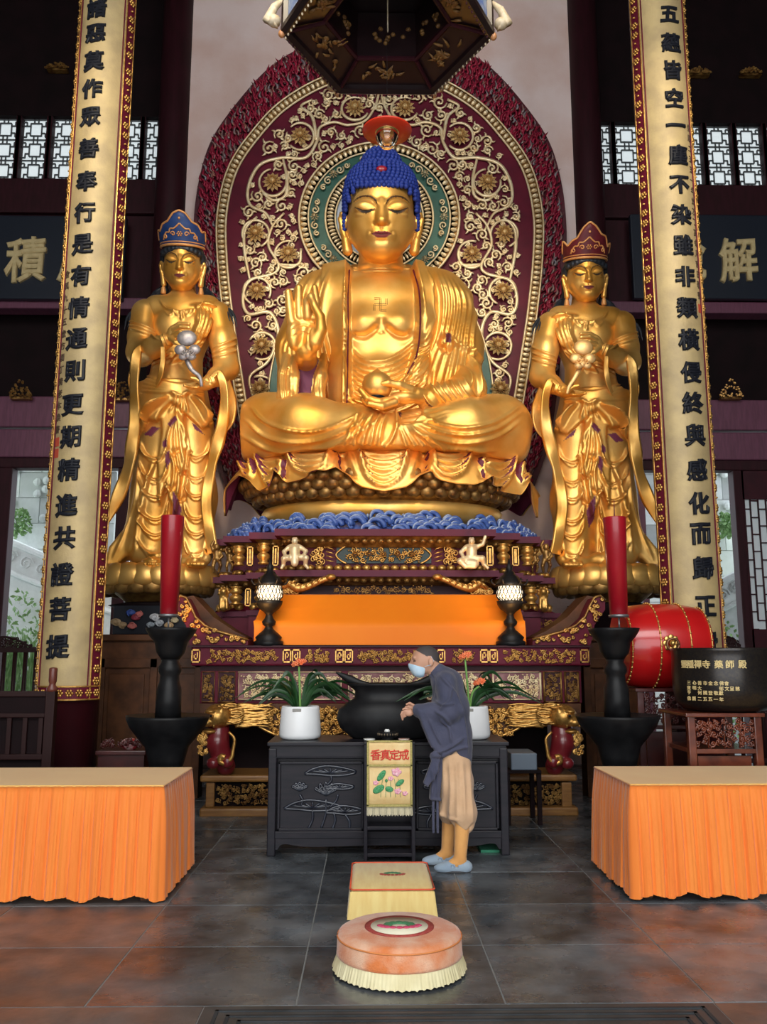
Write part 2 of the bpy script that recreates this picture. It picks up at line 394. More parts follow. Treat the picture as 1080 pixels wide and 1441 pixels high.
SLATE = stone_mat('wet_slate_tile', (.024, .028, .033), (.105, .118, .132), (.20, .22, .24), .7)
SLATEW = stone_mat('reddish_tile', (.085, .075, .075), (.17, .155, .155), (.26, .10, .05), .5, (.28, .5))  # rougher tile with reddish-brown blotches
GROUT = mat('pale_floor_joint', (.20, .21, .21), .8)
random.seed(4)
fl = MB().box((-9.5, -4.2, -.3), (9.5, 24, -.0025)).build('floor', GROUT)
struct(fl, 'dark wet slate slab floor of the temple hall', 'floor')
gx = gnd(235, 1273)[0]; px_ = gnd(446, 1273)[0] - gx; gy0 = gnd(540, 1414)[1]; rows = [gnd(540, y)[1] for y in (1414, 1331, 1273, 1228)]
pit = (rows[-1] - rows[0]) / 3
ys = [gy0 - pit * 1, rows[0]] + rows[1:] + [rows[-1] + pit * i for i in range(1, 10)]
xs = [gx + px_ * i for i in range(-6, 8)]
for j in range(len(ys) - 1):
    for i in range(len(xs) - 1):
        x0, x1, y0, y1 = xs[i], xs[i + 1], ys[j], ys[j + 1]
        if j == 0 and i >= 5 and i <= 10: continue
        g = .004; xc = (x0 + x1) / 2
        reddish = (j <= 3 and (xc < gx or xc > gx + px_ * 3.9)) or (j <= 2 and i == 5 and False)
        MB().box((x0 + g, y0 + g, -.04), (x1 - g, y1 - g, random.uniform(-.0006, .0008)), .0012).build('stone_tile', SLATEW if reddish else SLATE, fl)
# the carved slab with a key-fret border in front of the round cushion
xs = list(xs); xs[6], xs[10] = gnd(287, 1416)[0], gnd(1010, 1416)[0]
MB().box((xs[6] - 1.2, ys[0], -.04), (xs[6], ys[1] - .004, 0), .002).build('stone_tile', SLATEW, fl); MB().box((xs[10], ys[0], -.04), (xs[10] + 1.0, ys[1] - .004, 0), .002).build('stone_tile', SLATEW, fl)
cs = MB().box((xs[6] + .004, ys[0], -.04), (xs[10] - .004, ys[1] - .004, .0), .002).build('carved_slab', mat('dark_grey_slab', (.03, .035, .038), .45, 0, (.055, .06, .065), scale=5), fl)
fr = MB(); xa, xb, yb = xs[6] + .06, xs[10] - .06, ys[1] - .05
for k in range(3):
    e = .055 * k; fr.box((xa + e, yb - e - .016, -.003), (xb - e, yb - e, .004)); fr.box((xa + e, ys[0] + .01, -.003), (xa + e + .016, yb - e, .004)); fr.box((xb - e - .016, ys[0] + .01, -.003), (xb - e, yb - e, .004))
for k in range(14):
    x = xa + .22 + k * (xb - xa - .44) / 13
    for q in range(2): fr.box((x - .07 + .03 * q, yb - .19 - .03 * q - .012, -.003), (x + .07 - .03 * q, yb - .19 - .03 * q, .003)); fr.box((x - .07 + .03 * q, yb - .30, -.003), (x - .058 + .03 * q, yb - .19 - .03 * q, .003))
fr.build('carved_fret', mat('dark_carved_stone', (.016, .020, .024), .75, 0, (.03, .035, .04), scale=5), cs)

# shell
PLASTER = mat('pinkish_plaster', (.66, .47, .42), .8, 0, (.76, .62, .60), scale=1.2, bump=.15, bscale=30)
TIMBER = mat('dark_red_timber', (.030, .005, .009), .6, 0, (.020, .004, .006), scale=3, stretch=(6, 1, 1), spec=.2)
MAUVE = mat('mauve_lacquered_beam', (.135, .040, .075), .5, 0, (.10, .028, .055), scale=4, stretch=(8, 1, 1))
YB = 13.6
def zat(py, Y): return at(540, py, Y)[2]
def xat(px, py, Y): return at(px, py, Y)[0]
tp = 17.5
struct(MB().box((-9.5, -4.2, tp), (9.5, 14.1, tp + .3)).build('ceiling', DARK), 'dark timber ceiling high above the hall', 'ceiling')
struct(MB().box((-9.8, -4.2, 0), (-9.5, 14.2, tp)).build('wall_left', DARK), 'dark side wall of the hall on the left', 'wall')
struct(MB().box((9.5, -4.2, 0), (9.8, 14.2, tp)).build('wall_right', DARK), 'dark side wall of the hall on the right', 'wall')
f = MB()
f.box((-9.5, -4.2, 0), (-6.3, -4, tp)); f.box((6.3, -4.2, 0), (9.5, -4, tp)); f.box((-6.3, -4.2, 5.2), (6.3, -4, 6.6)); f.box((-6.3, -4.2, 11.6), (6.3, -4, tp))
struct(f.build('wall_front', DARK), 'front wall of the hall with open doors behind the photographer', 'wall')
# pale plaster screen wall behind the great statue
wl, wr = xat(265, 0, 12.7), xat(803, 0, 12.7)
struct(MB().box((wl, 12.7, 0), (wr, 12.95, tp)).build('wall_screen', PLASTER), 'pale pinkish plaster wall rising behind the golden statues', 'wall')
# round columns at its two edges
for k, (a, b) in enumerate(((214, 259), (812, 855))):
    xa, xb = xat(a, 300, 12.6), xat(b, 300, 12.6)
    c = MB().lathe(((xa + xb) / 2, 12.75, 0), [((xb - xa) / 2, 0), ((xb - xa) / 2, tp)], 28).build('column', TIMBER, None, True)
    tag(c, ['dark red round column beside the plaster wall, behind the blue-crowned statue', 'dark red round column beside the plaster wall, behind the red-crowned statue'][k], 'column', None, 'structure')
# back wall: timber frame with clerestory lattice windows, beams, dark bays and openings to the garden
def bbeam(name, y0, y1, m, dep=.25, Y=YB, label=None, x0=-9.5, x1=9.5):
    return struct(MB().box((x0, Y, zat(y1, Y)), (x1, Y + dep, zat(y0, Y)), .02).build(name, m), label, 'beam')
zs = zat(168, YB)
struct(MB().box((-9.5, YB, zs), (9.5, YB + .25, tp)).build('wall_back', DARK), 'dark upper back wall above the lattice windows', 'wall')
bbeam('beam', 255, 303, TIMBER, label='dark red tie beam under the lattice windows')
struct(MB().box((-9.5, YB + .1, zat(425, YB)), (9.5, YB + .25, zat(303, YB))).build('trim_1', TIMBER), 'dark panel board behind the two name plaques', 'panel')
bbeam('beam', 421, 437, MAUVE, .3, YB - .1, 'mauve lacquered beam under the two name plaques')
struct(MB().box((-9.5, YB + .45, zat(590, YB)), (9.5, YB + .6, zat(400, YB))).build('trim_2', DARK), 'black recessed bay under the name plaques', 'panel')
bbeam('beam', 560, 603, MAUVE, .25, label='mauve beam, upper of the pair over the garden openings')
bbeam('beam', 606, 645, MAUVE, .25, YB - .03, label='mauve beam, lower of the pair over the garden openings')
bbeam('beam', 645, 660, TIMBER, .25, YB + .02, label='dark red lintel over the garden openings')
# bracket ornaments glinting in the dark bays
def bracket(cx, cy, w, h, Y, name='bracket_carving'):
    mb = MB(); a = at(cx, cy, Y); s = mpp(a)
    for i in range(60):
        t = random.uniform(-1, 1); u = random.random() * (1 - abs(t)) ** .7
        p = at(cx + t * w, cy - u * h, Y - .02 - .05 * random.random())
        mb.ell(p, (s * 2.0, s * 1.5, s * 1.7), 5, 3)
    mb.box(at(cx - w * .9, cy + 3, Y), at(cx + w * .9, cy, Y) + [0, .1, 0])
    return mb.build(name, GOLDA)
GF = 'gilt bracket carvings in the dark bays'
for cx, cy, lb in ((28, 558, 'small dim gilt bracket carving under the left name plaque'), (1030, 558, 'small dim gilt bracket carving under the right name plaque'),
                   (172, 560, 'small dim gilt bracket carving right of the left inscribed board'), (80, 95, 'dim gilt carving in the dark above the left lattice windows'),
                   (985, 102, 'dim gilt carving above the right lattice windows, beside the inscribed board'), (1058, 102, 'dim gilt carving above the right lattice windows, at the photo\'s edge')):
    tag(bracket(cx, cy, 16, 26 if cy > 200 else 9, YB - .12), lb, 'carving', GF)

# windows
PANE = mat('backlit_window_glass', (.75, .80, .82), .35, emit=(.80, .90, .93), estr=.45)
LATT = mat('dark_lattice', (.07, .075, .08), .6)
def lattice(mb, x0, x1, z0, z1, Y, t, nv=3):
    h = (z1 - z0) / nv
    def H(xa, xb, z): mb.box((xa, Y, z - t), (xb, Y + .03, z + t))
    def Vv(x, za, zb): mb.box((x - t, Y, za), (x + t, Y + .03, zb))
    for r in range(nv):
        a, b = z0 + r * h, z0 + (r + 1) * h; w = x1 - x0; cx = (x0 + x1) / 2; cz = (a + b) / 2
        bx0, bx1, bz0, bz1 = cx - .22 * w, cx + .22 * w, cz - .3 * h, cz + .3 * h
        H(bx0, bx1, bz0); H(bx0, bx1, bz1); Vv(bx0, bz0, bz1); Vv(bx1, bz0, bz1)
        H(x0, x1, a)
        for sx in (-1, 1):
            e = x0 if sx < 0 else x1; i = bx0 if sx < 0 else bx1; q = e - sx * .13 * w
            for sz in (-1, 1):
                zz = cz + sz * .17 * h; H(min(e, i), max(e, i), zz) if sz > 0 else H(min(q, i), max(q, i), zz)
                Vv(q, min(zz, cz + sz * .36 * h), max(zz, cz + sz * .36 * h)); H(min(q, e), max(q, e), cz + sz * .36 * h)
            Vv(cx + sx * .08 * w, a, bz0); Vv(cx + sx * .08 * w, bz1, b)
    H(x0, x1, z1)
wz0, wz1 = zat(255, YB), zat(168, YB); wi = 1
for side, ps in (('left', [(-61, -24), (-17, 20), (27, 63), (71, 107), (115, 151), (158, 196), (203, 225)]), ('right', [(845, 862), (867, 905), (913, 949), (955, 990), (997, 1032), (1039, 1075), (1082, 1117)])):
    for a, b in ps:
        xa, xb = xat(a, 212, YB), xat(b, 212, YB)
        if wi in (7, 8):
            if wi == 7: xb = xa + xat(63, 212, YB) - xat(27, 212, YB)
            else: xa = xb - (xat(63, 212, YB) - xat(27, 212, YB))
        fr = MB(); g = .07
        for q in ((xa - g, xa), (xb, xb + g)): fr.box((q[0], YB, wz0), (q[1], YB + .2, wz1))
        w = fr.build('window_%d' % wi, TIMBER); struct(w, 'pale backlit lattice window high on the back wall, %s side' % side, 'window'); w['group'] = 'clerestory lattice windows, %s side' % side
        MB().box((xa, YB + .15, wz0), (xb, YB + .17, wz1)).build('pane', PANE, w)
        l = MB(); lattice(l, xa, xb, wz0, wz1, YB + .10, .008); l.build('lattice', LATT, w); wi += 1
x0, x1 = xat(-61, 212, YB) - .07, xat(1117, 212, YB) + .07
struct(MB().box((-9.5, YB, wz0), (x0, YB + .25, wz1)).box((x1, YB, wz0), (9.5, YB + .25, wz1)).box((xat(225, 212, YB), YB + .1, wz0), (xat(845, 212, YB), YB + .25, wz1)).build('trim_3', TIMBER), 'dark timber filling beside the lattice windows', 'panel')

# lower openings: jambs, one latticed door leaf on the right
zl = zat(660, YB)
for k, (a, b) in enumerate(((-12, 9), (160, 177), (186, 225), (1040, 1052), (903, 912), (850, 896))):
    struct(MB().box((xat(a, 780, YB), YB, 0), (xat(b, 780, YB), YB + .22, zl), .01).build('door_%d' % (k + 1), [TIMBER, MAUVE][k in (2, 4, 5)]), ['dark red jamb post at the photo\'s left edge', 'narrow dark red jamb post right of the left inscribed board', 'mauve jamb post behind the blue-crowned attendant', 'dark red jamb post left of the latticed door leaf', 'narrow mauve jamb post hidden by the right inscribed board', 'mauve jamb post behind the red-crowned attendant'][k], 'post')
dl = struct(MB().box((xat(1052, 780, YB), YB + .05, zat(700, YB)), (xat(1120, 780, YB), YB + .12, zl)).box((xat(1052, 780, YB), YB + .05, 0), (xat(1120, 780, YB), YB + .12, zat(885, YB))).box((xat(1052, 780, YB), YB + .05, 0), (xat(1056, 780, YB), YB + .12, zl)).build('door_7', MAROOND), 'dark red door leaf with pale lattice at the right edge', 'door')
dl['label'] = 'dark red door leaf with pale fretwork lattice at the right edge'
l = MB(); xa, xb, za, zb = xat(1053, 780, YB), xat(1120, 780, YB), zat(885, YB), zat(690, YB)
l2 = MB(); nx, nz = 6, 16; cw, ch = (xb - xa) / nx, (zb - za) / nz
for i in range(nx + 1):
    for j in range(nz):
        if (i + j) % 2 == 0: l2.box((xa + i * cw - .009, YB + .06, za + j * ch), (xa + i * cw + .009, YB + .09, za + (j + 2) * ch if j + 2 <= nz else zb))
for j in range(nz + 1):
    for i in range(nx):
        if (i + j) % 2 == 0: l2.box((xa + i * cw, YB + .06, za + j * ch - .009), (xa + (i + 1) * cw, YB + .09, za + j * ch + .009))
l2.build('lattice', MAROOND, dl); MB().box((xa, YB + .10, za), (xb, YB + .105, zb)).build('pane', mat('frosted_pane', (.72, .76, .78), .5, trans=.3, alpha=1), dl)

# ---------------------------------------------------------------- garden seen through the openings
STONE = stone_mat('weathered_garden_stone', (.58, .62, .61), (.74, .78, .77), (.48, .56, .44), .5, (.7, .9))
gr = struct(MB().box((-16, 13.9, -.35), (16, 24, -.02)).build('ground_1', STONE), 'pale stone paving of the garden behind the hall', 'ground')
def block_wall(name, label, x0, x1, Y, z0, z1, bw, bh):
    w = struct(MB().box((x0, Y + .02, z0), (x1, Y + .4, z1)).build(name, STONE), label, 'wall'); k = 0
    for j in range(int((z1 - z0) / bh)):
        x = x0 - (bw / 2 if j % 2 else 0)
        while x < x1:
            a, b = max(x, x0), min(x + bw, x1)
            if b - a > .05: MB().box((a + .008, Y + random.uniform(-.02, .0), z0 + j * bh + .008), (b - .008, Y + .1, z0 + (j + 1) * bh - .008)).build('stone_block', STONE, w)
            x += bw
    return w
for sgn, nm in ((-1, 'left'), (1, 'right')):
    xa, xb = (-12.4, -5.4) if sgn < 0 else (5.4, 12.4)
    w = block_wall('wall_garden_' + nm, 'pale carved stone wall of the garden on the %s' % nm, xa, xb, 18.2, -.1, 6.6, .9, .55)
    ar = MB(); cx = sgn * 8.3 if sgn < 0 else 8.9; cx = xat(35, 700, 18.1) if sgn < 0 else xat(1040, 700, 18.1)
    zc = zat(760, 18.1)
    for r in (1.25, 1.05): ar.tube([(cx + r * math.cos(t), 18.13, zc + .5 + r * 1.05 * math.sin(t)) for t in np.linspace(0, math.pi, 24)], .045, 6)
    for k in range(14): ar.ell((cx + random.uniform(-.9, .9), 18.13, zc + random.uniform(.2, 1.5)), (.09, .05, .09), 8, 5)
    ar.build('carved_niche', STONE, w)
    # stair parapet sloping down towards the outside, with scroll relief
    pr = MB(); Y = 16.6
    if sgn < 0: pts = [(-25, 745), (160, 825), (160, 863), (-25, 790)]; sc = [(15 + 22 * i, 783 + 9.6 * i) for i in range(6)]
    else: pts = [(985, 835), (1100, 775), (1100, 815), (985, 875)]; sc = [(1000 + 18 * i, 846 - 9.4 * i) for i in range(5)]
    P = [tuple(at(x, y, Y)[[0, 2]]) for x, y in pts]; pr.prism(P[::-1], Y, Y + .3)
    t = thing('stair_parapet', at(pts[0][0], 900, Y) * [1, 1, 0], 'carved grey stone stair parapet sloping outside the %s opening' % nm, 'parapet')
    pr.build('parapet_slab', STONE, t)
    cp = MB(); a, b = at(*pts[0], Y), at(*pts[1], Y); cp.tube([a, b], .07, 8); a, b = at(*pts[3], Y), at(*pts[2], Y); cp.tube([a, b], .05, 8); cp.build('coping', STONE, t)
    sm = MB()
    for x, y in sc:
        c = at(x, y, Y - .01); sm.tube([c + np.array([.14 * (1 - k / 16) * math.cos(k * .8), 0, .14 * (1 - k / 16) * math.sin(k * .8)]) for k in range(14)], .022, 5)
    sm.build('relief_scroll', STONE, t)
    if sgn < 0: st = [tuple(at(x, y, Y + .1)[[0, 2]]) for x, y in ((-25, 790), (160, 863), (160, 1000), (-25, 1000))]
    else: st = [tuple(at(x, y, Y + .1)[[0, 2]]) for x, y in ((985, 875), (1100, 815), (1100, 1000), (985, 1000))]
    MB().prism(st[::-1], Y + .1, Y + .4).build('parapet_base', STONE, t)
LEAF = mat('garden_leaf', (.12, .26, .07), .6, 0, (.26, .42, .16), scale=9)
def shrub(cx, cy, w, h, Y, label, n=260, grass=False):
    mb = MB(); s = mpp(at(cx, cy, Y)); c = at(cx, cy, Y)
    for i in range(n):
        a = random.random() * 6.283; r = random.random() ** .5
        p = c + np.array([r * math.cos(a) * w * s, random.uniform(-.15, .15), r * math.sin(a) * h * s]); d = np.random.RandomState(i).normal(size=3); d /= np.linalg.norm(d)
        e = .16 if grass else .06
        if grass: d = np.array([random.uniform(-.3, .3), 0, 1])
        q = np.cross(d, (.3, .8, .2)); q /= np.linalg.norm(q)
        mb.add([p - d * e, p + q * e * (.12 if grass else .5), p + d * e, p - q * e * (.12 if grass else .5)], [(0, 1, 2, 3)])
    return tag(mb.build('shrub', LEAF), label, 'shrub', None, 'stuff' if grass else None)
shrub(22, 735, 22, 22, 17.85, 'green creeper on the stone wall behind the left opening'); shrub(25, 905, 34, 75, 16.2, 'green shrub under the left stair parapet')
shrub(22, 945, 40, 45, 15.5, 'tall green grass behind the railing at the left edge', 500, True); shrub(1020, 740, 22, 18, 17.93, 'green creeper on the stone wall behind the right opening')
shrub(1020, 950, 26, 92, 16.2, 'green shrub under the right stair parapet')
# ================================================================ STATUES
RED = (.15, .004, .008, 1); DKL = (.05, .02, .008, 1); EYEB = (.012, .008, .008, 1)
def paintpoly(C, x, z, m, P, col):
    i = inside(x, z, P) & m; C[i] = col
def paintline(C, x, z, m, pts, w, col, taper=True):
    P = spline(pts, 6); X = x[m]; Z = z[m]; D = np.full(X.shape, 1e9); T = np.zeros(X.shape); L = len(P) - 1
    for i, ((ax, az), (bx, bz)) in enumerate(zip(P[:-1], P[1:])):
        ex, ez = bx - ax, bz - az; t = np.clip(((X - ax) * ex + (Z - az) * ez) / (ex * ex + ez * ez + 1e-9), 0, 1)
        d = (X - ax - t * ex) ** 2 + (Z - az - t * ez) ** 2; u = d < D; D[u] = d[u]; T[u] = (i + t[u]) / L
    ww = w * (np.clip(4 * np.minimum(T, 1 - T) + .25, 0, 1) if taper else 1)
    j = np.where(m)[0][np.sqrt(D) < ww]; C[j] = col
def face_mesh(h=1.0, ear=True, narrow=1.0):
    """head of a statue in its own units: x right, z up, y away from the viewer; eye line at z=2, chin at z=-60"""
    s = Sdf((-66, -76, -110), (66, 56, 66), h)
    s.ell((0, 0, 18), (45.5, 50, 48))
    s.ell((0, -10, -10), (42.5, 44, 46), 10); s.ell((0, -24, -37), (25.5, 26, 23.5), 15); s.ell((0, -40, -47), (13, 11, 10), 12)
    for q in (-1, 1):
        s.ell((q * 20.5, -24, -20), (18, 21, 23), 10); s.ell((q * 21, -42.5, 8.0), (14.5, 9.5, 9.5), 4)
        s.ell((q * 21, -44, -3.5), (13, 6.5, 4.0), 3)
    s.rc((0, -47, 16), 4.2, (0, -60.5, -13.5), 5.8, 4.5); s.ell((0, -61.5, -14.5), (5.4, 5, 4.8), 3)
    for q in (-1, 1): s.ell((q * 6.2, -55, -16), (3.9, 5.0, 3.6), 2.2)
    s.ell((0, -50, -33), (15, 7.5, 9), 7)          # mouth mound
    # lips
    s.chain([(np.array((-12.5, -50, -31.5)), 1.0), (np.array((-6, -55.5, -30.2)), 2.6), (np.array((0, -57, -31.4)), 2.3), (np.array((6, -55.5, -30.2)), 2.6), (np.array((12.5, -50, -31.5)), 1.0)], 1.6)
    s.chain([(np.array((-10, -51.5, -34.2)), 1.2), (np.array((-4, -55, -35.3)), 2.9), (np.array((4, -55, -35.3)), 2.9), (np.array((10, -51.5, -34.2)), 1.2)], 1.6)
    if ear:
        for q in (-1, 1):
            s.chain([(np.array((q * 48, -6, 0)), 3.6), (np.array((q * 53.5, -3, 7)), 3.4), (np.array((q * 56.5, -1, 0)), 3.0), (np.array((q * 53, -4, -16)), 4.2), (np.array((q * 48.5, -8, -32)), 5.4), (np.array((q * 46, -10, -48)), 7.0)], 2)
            s.ell((q * 49, -3, -8), (4, 5, 14), 2)
            s.chain([(np.array((q * 49, -9, -2)), 1.6), (np.array((q * 48, -10, -14)), 1.8)], 1)
    # neck with three folds
    s.rc((0, 6, -45), 28.5, (0, 14, -92), 33, 5)
    for z, r in ((-70, 31.5), (-79, 34), (-88, 37)):
        a = Sdf.__dict__['ell']; a(s, (0, 9 + (-70 - z) * .1, z), (r, r * .97, 5.4), 3)
    V, Q = s.mesh(); N = vnormals(V, Q); F = np.clip((-N[:, 1] - .05) * 3, 0, 1)
    R = Relief(-66, -70, 66, 66, .4)
    for q in (-1, 1):
        R.ridge([(q * 4.5, 6), (q * 8, 16), (q * 18, 23.2), (q * 29, 23.2), (q * 38.5, 18)], 1.5, 2.0)
        R.ridge([(q * 5, 2), (q * 9, 11), (q * 20, 17.5), (q * 30, 17), (q * 37, 11)], -1.4, 2.6)
        R.ridge([(q * 8.5, 3), (q * 14, 1.0), (q * 21, .2), (q * 28, 2.0), (q * 35, 6.5)], -1.7, 1.5)
        R.ridge([(q * 10, 1.5), (q * 17, -2.5), (q * 25, -1.5), (q * 33, 4)], .8, 1.3)
        R.ridge([(q * 8, -15), (q * 12, -20)], -.5, 2); R.ridge([(q * 13.5, -28), (q * 15.5, -33)], -1.2, 2.2)
    R.ridge([(0, -20.5), (0, -28)], -.9, 1.9); R.ridge([(-8, -41), (0, -42.5), (8, -41)], -1.3, 3.)
    R.ridge([(-11, -32.8), (-5, -32.6), (0, -33.4), (5, -32.6), (11, -32.8)], -1.6, 1.0)
    V = V + N * (R.sample(V[:, 0], V[:, 2]) * F)[:, None]
    C = np.zeros((len(V), 4)); m = (N[:, 1] < -.02) & (V[:, 1] < -12); x, z = V[:, 0], V[:, 2]
    paintpoly(C, x, z, m, [(-14, -32), (-9, -29.6), (-4, -28.2), (-1, -29.2), (1, -29.2), (4, -28.2), (9, -29.6), (14, -32), (9, -35.8), (4, -38.2), (-4, -38.2), (-9, -35.8)], RED)
    paintline(C, x, z, m, [(-13.5, -32.3), (-5, -32.6), (0, -33.4), (5, -32.6), (13.5, -32.3)], .75, (.06, .004, .006, 1))
    for q in (-1, 1):
        paintline(C, x, z, m, [(q * 5.5, 9), (q * 9.5, 17.5), (q * 18, 22.6), (q * 29, 22.6), (q * 38.5, 17.8)], 1.35, DKL)
        paintline(C, x, z, m, [(q * 9, 3), (q * 14, 1), (q * 21, .2), (q * 28, 2), (q * 35.5, 7)], 1.7, DKL)
        paintline(C, x, z, m, [(q * 15, .4), (q * 21, -.9), (q * 27, .8)], 2.6, EYEB)
        paintline(C, x, z, m, [(q * 11, 1.2), (q * 18, -2.8), (q * 26, -1.8), (q * 33, 4)], .45, (.20, .09, .02, 1))
    return V, Q, C
def place_head(V, centre, s, tilt, yaw, sz=1.):
    """head units -> hall: scale, bow the head by tilt, turn it by yaw"""
    V = V * s * np.array([1, 1, sz]); ct, st = math.cos(tilt), math.sin(tilt); cy, sy = math.cos(yaw), math.sin(yaw)
    y = V[:, 1] * ct + V[:, 2] * st * -1; z = V[:, 1] * st + V[:, 2] * ct; x = V[:, 0]
    return np.stack([x * cy - y * sy, x * sy + y * cy, z], 1) + np.array(centre)[None]
FV, FQ, FC = face_mesh()

def finish(V, Q, C): return V, Q, C
# ---------------------------------------------------------------- the great seated statue
BY = 11.1
bx = at(538, 500, BY)[0]
buddha = thing('buddha_statue', at(538, 735, BY), 'huge gilded seated buddha statue with blue curled hair, raised hand and bowl', 'statue')
sB = mpp(at(538, 500, BY))
def bp(px, py, Y): return at(px, py, Y)
def rpx(r, Y=BY): return r * sB
h = sB * 1.9
# torso with upper arms and abdomen
T = Sdf(at(380, 660, 11) * [1, 0, 1] + [0, 10.0, 0], at(700, 352, 11) * [1, 0, 1] + [0, 11.95, 0], h)
R_ = rpx
T.ell(bp(538, 465, 11.2), (R_(96), R_(62), R_(100)))
T.rc(bp(470, 428, 11.25), R_(46), bp(606, 428, 11.25), R_(46), R_(22))
T.rc(bp(500, 395, 11.25), R_(22), bp(452, 410, 11.25), R_(28), R_(18)); T.rc(bp(574, 395, 11.25), R_(22), bp(622, 410, 11.25), R_(28), R_(18))
T.ell(bp(514, 462, 10.82), (R_(40), R_(20), R_(34)), R_(16)); T.ell(bp(564, 462, 10.82), (R_(38), R_(20), R_(34)), R_(16))
T.ell(bp(536, 560, 11.1), (R_(86), R_(68), R_(74)), R_(20))
T.chain([(bp(444, 432, 11.2), R_(38)), (bp(428, 490, 11.1), R_(37)), (bp(424, 545, 10.9), R_(33))], R_(16))
T.chain([(bp(628, 432, 11.2), R_(38)), (bp(640, 490, 11.1), R_(38)), (bp(642, 540, 10.85), R_(36))], R_(16))
V, Q = T.mesh()
r = Relief(370, 340, 710, 670, .5)
skin = [(494, 362), (489, 400), (489, 470), (490, 530), (494, 560), (520, 560), (555, 548), (575, 525), (588, 480), (590, 440), (588, 400), (579, 362)]
r.step(skin, -6, 1.2)
r.ridge([(488, 365), (488, 470), (487, 560), (485, 640)], 2.0, 1.6); r.ridge([(581, 364), (592, 410), (594, 455), (588, 500), (574, 530), (555, 552)], 2.0, 1.6)
r.step([(455, 372), (489, 366), (488, 640), (462, 640), (466, 560), (452, 480), (450, 420)], 3.0, 1.2)
r.ridge([(452, 382), (449, 430), (452, 480), (466, 555), (462, 640)], 1.4, 1.3)
r.step([(582, 366), (596, 372), (610, 400), (614, 450), (606, 500), (585, 545), (572, 560), (590, 500), (596, 450), (592, 405)], 3.0, 1.2)
r.ridge([(598, 376), (612, 410), (614, 455), (604, 505), (580, 552)], 1.4, 1.4)
for q, cx in ((0, 509), (1, 565)): pass
r.ridge([(492, 468), (500, 471), (514, 470), (526, 462), (533, 452)], -4.5, 4.0); r.ridge([(541, 452), (550, 462), (562, 470), (576, 471), (584, 462)], -4.5, 4.0)
r.ridge([(537, 440), (537, 470)], -2, 5)
r.blob(512, 448, 22, 18, 3.5); r.blob(562, 448, 20, 18, 3.5)
for i in range(15):      # hanging folds across the belly
    y = 492 + i * 8.2
    r.ridge([(490, y - 4), (505, y + 7), (530, y + 11), (560, y + 4), (590, y - 12), (608, y - 38)], 3.4, 2.2)
for k, (a, b, c) in enumerate(((432, 438, 446), (420, 428, 442), (410, 420, 440), (444, 446, 455))):
    r.ridge([(a + 22, 385), (a + 8, 420), (b, 480), (c, 560), (c, 630)], 2.6, 3)
for k in range(7):
    x = 616 + k * 7.5
    r.ridge([(x - 4, 378 + k * 4), (x + 8, 420 + k * 2), (x + 4, 470), (x - 16 + k * 3, 520), (x - 34 + k * 4, 580)], 2.5, 2.8)
for k in range(5): r.ridge([(400 + 5 * k, 470 + 6 * k), (396 + 6 * k, 500), (404 + 6 * k, 545), (424, 590)], 2.2, 2.6)
r.ridge([(628, 470), (620, 480), (628, 494), (640, 488)], -5, 3); r.ridge([(634, 476), (650, 492), (668, 498), (680, 512)], 3.5, 2.5)
V = emboss(V, Q, r); px, py = proj(V); N = vnormals(V, Q); C = np.zeros((len(V), 4)); m = N[:, 1] < 0
torso = (V, Q, C)
def edge_line(C, px, py, m, pts, w=.9, col=(.16, .015, .02, 1)): paintline(C, px, py, m, pts, w, col, False)
paintpoly(C, px, py, m, [(627, 468), (636, 470), (635, 484), (628, 481)], (.10, .008, .03, 1)); pass
# legs crossed in padded robes
L = Sdf(at(325, 745, 10) * [1, 0, 1] + [0, 9.45, 0], at(765, 540, 10.5) * [1, 0, 1] + [0, 11.9, 0], h)
def lp(x, y, Y): return at(x, y, Y)
L.ell(lp(540, 640, 11.0), (R_(190), R_(84), R_(40)))
L.chain([(lp(378, 600, 10.75), R_(43)), (lp(430, 602, 10.35), R_(42)), (lp(500, 612, 10.12), R_(36)), (lp(560, 618, 10.1), R_(29))], R_(12))
L.chain([(lp(702, 602, 10.75), R_(43)), (lp(650, 606, 10.35), R_(42)), (lp(590, 614, 10.15), R_(34)), (lp(540, 618, 10.2), R_(27))], R_(12))
L.rc(lp(378, 600, 10.75), R_(40), lp(470, 590, 11.2), R_(44), R_(15)); L.rc(lp(702, 602, 10.75), R_(40), lp(610, 590, 11.2), R_(44), R_(15))
L.rc(lp(360, 628, 10.75), R_(22), lp(460, 634, 10.35), R_(24), R_(14)); L.rc(lp(720, 630, 10.75), R_(22), lp(620, 636, 10.35), R_(24), R_(14)); L.rc(lp(460, 634, 10.35), R_(22), lp(620, 636, 10.35), R_(22), R_(12))
L.slab([(-6, zat(640, 10.2) - 2), (6, zat(640, 10.2) - 2), (6, zat(640, 10.2) + .03), (-6, zat(640, 10.2) + .03)], 5, 15, .001, 0, '-')
V, Q = L.mesh()
r = Relief(320, 535, 770, 700, .5)
r.ridge([(352, 572), (372, 592), (410, 606), (450, 606), (490, 592), (520, 575)], 2.8, 2.0)
r.ridge([(344, 590), (372, 612), (410, 622), (455, 618), (500, 600), (530, 580)], 2.8, 2.4)
r.ridge([(340, 612), (380, 632), (430, 636), (480, 622), (520, 600), (540, 585)], 2.6, 3)
r.ridge([(556, 575), (560, 590), (557, 606), (548, 622), (535, 628)], 4.5, 2.2, sharp=False)
for k in range(5): r.ridge([(506 + 10 * k, 582), (497 + 10 * k, 600), (484 + 12 * k, 632)], 2.8, 2.6)
r.step([(560, 573), (596, 566), (594, 582), (576, 596), (561, 596)], -6, 1.5)
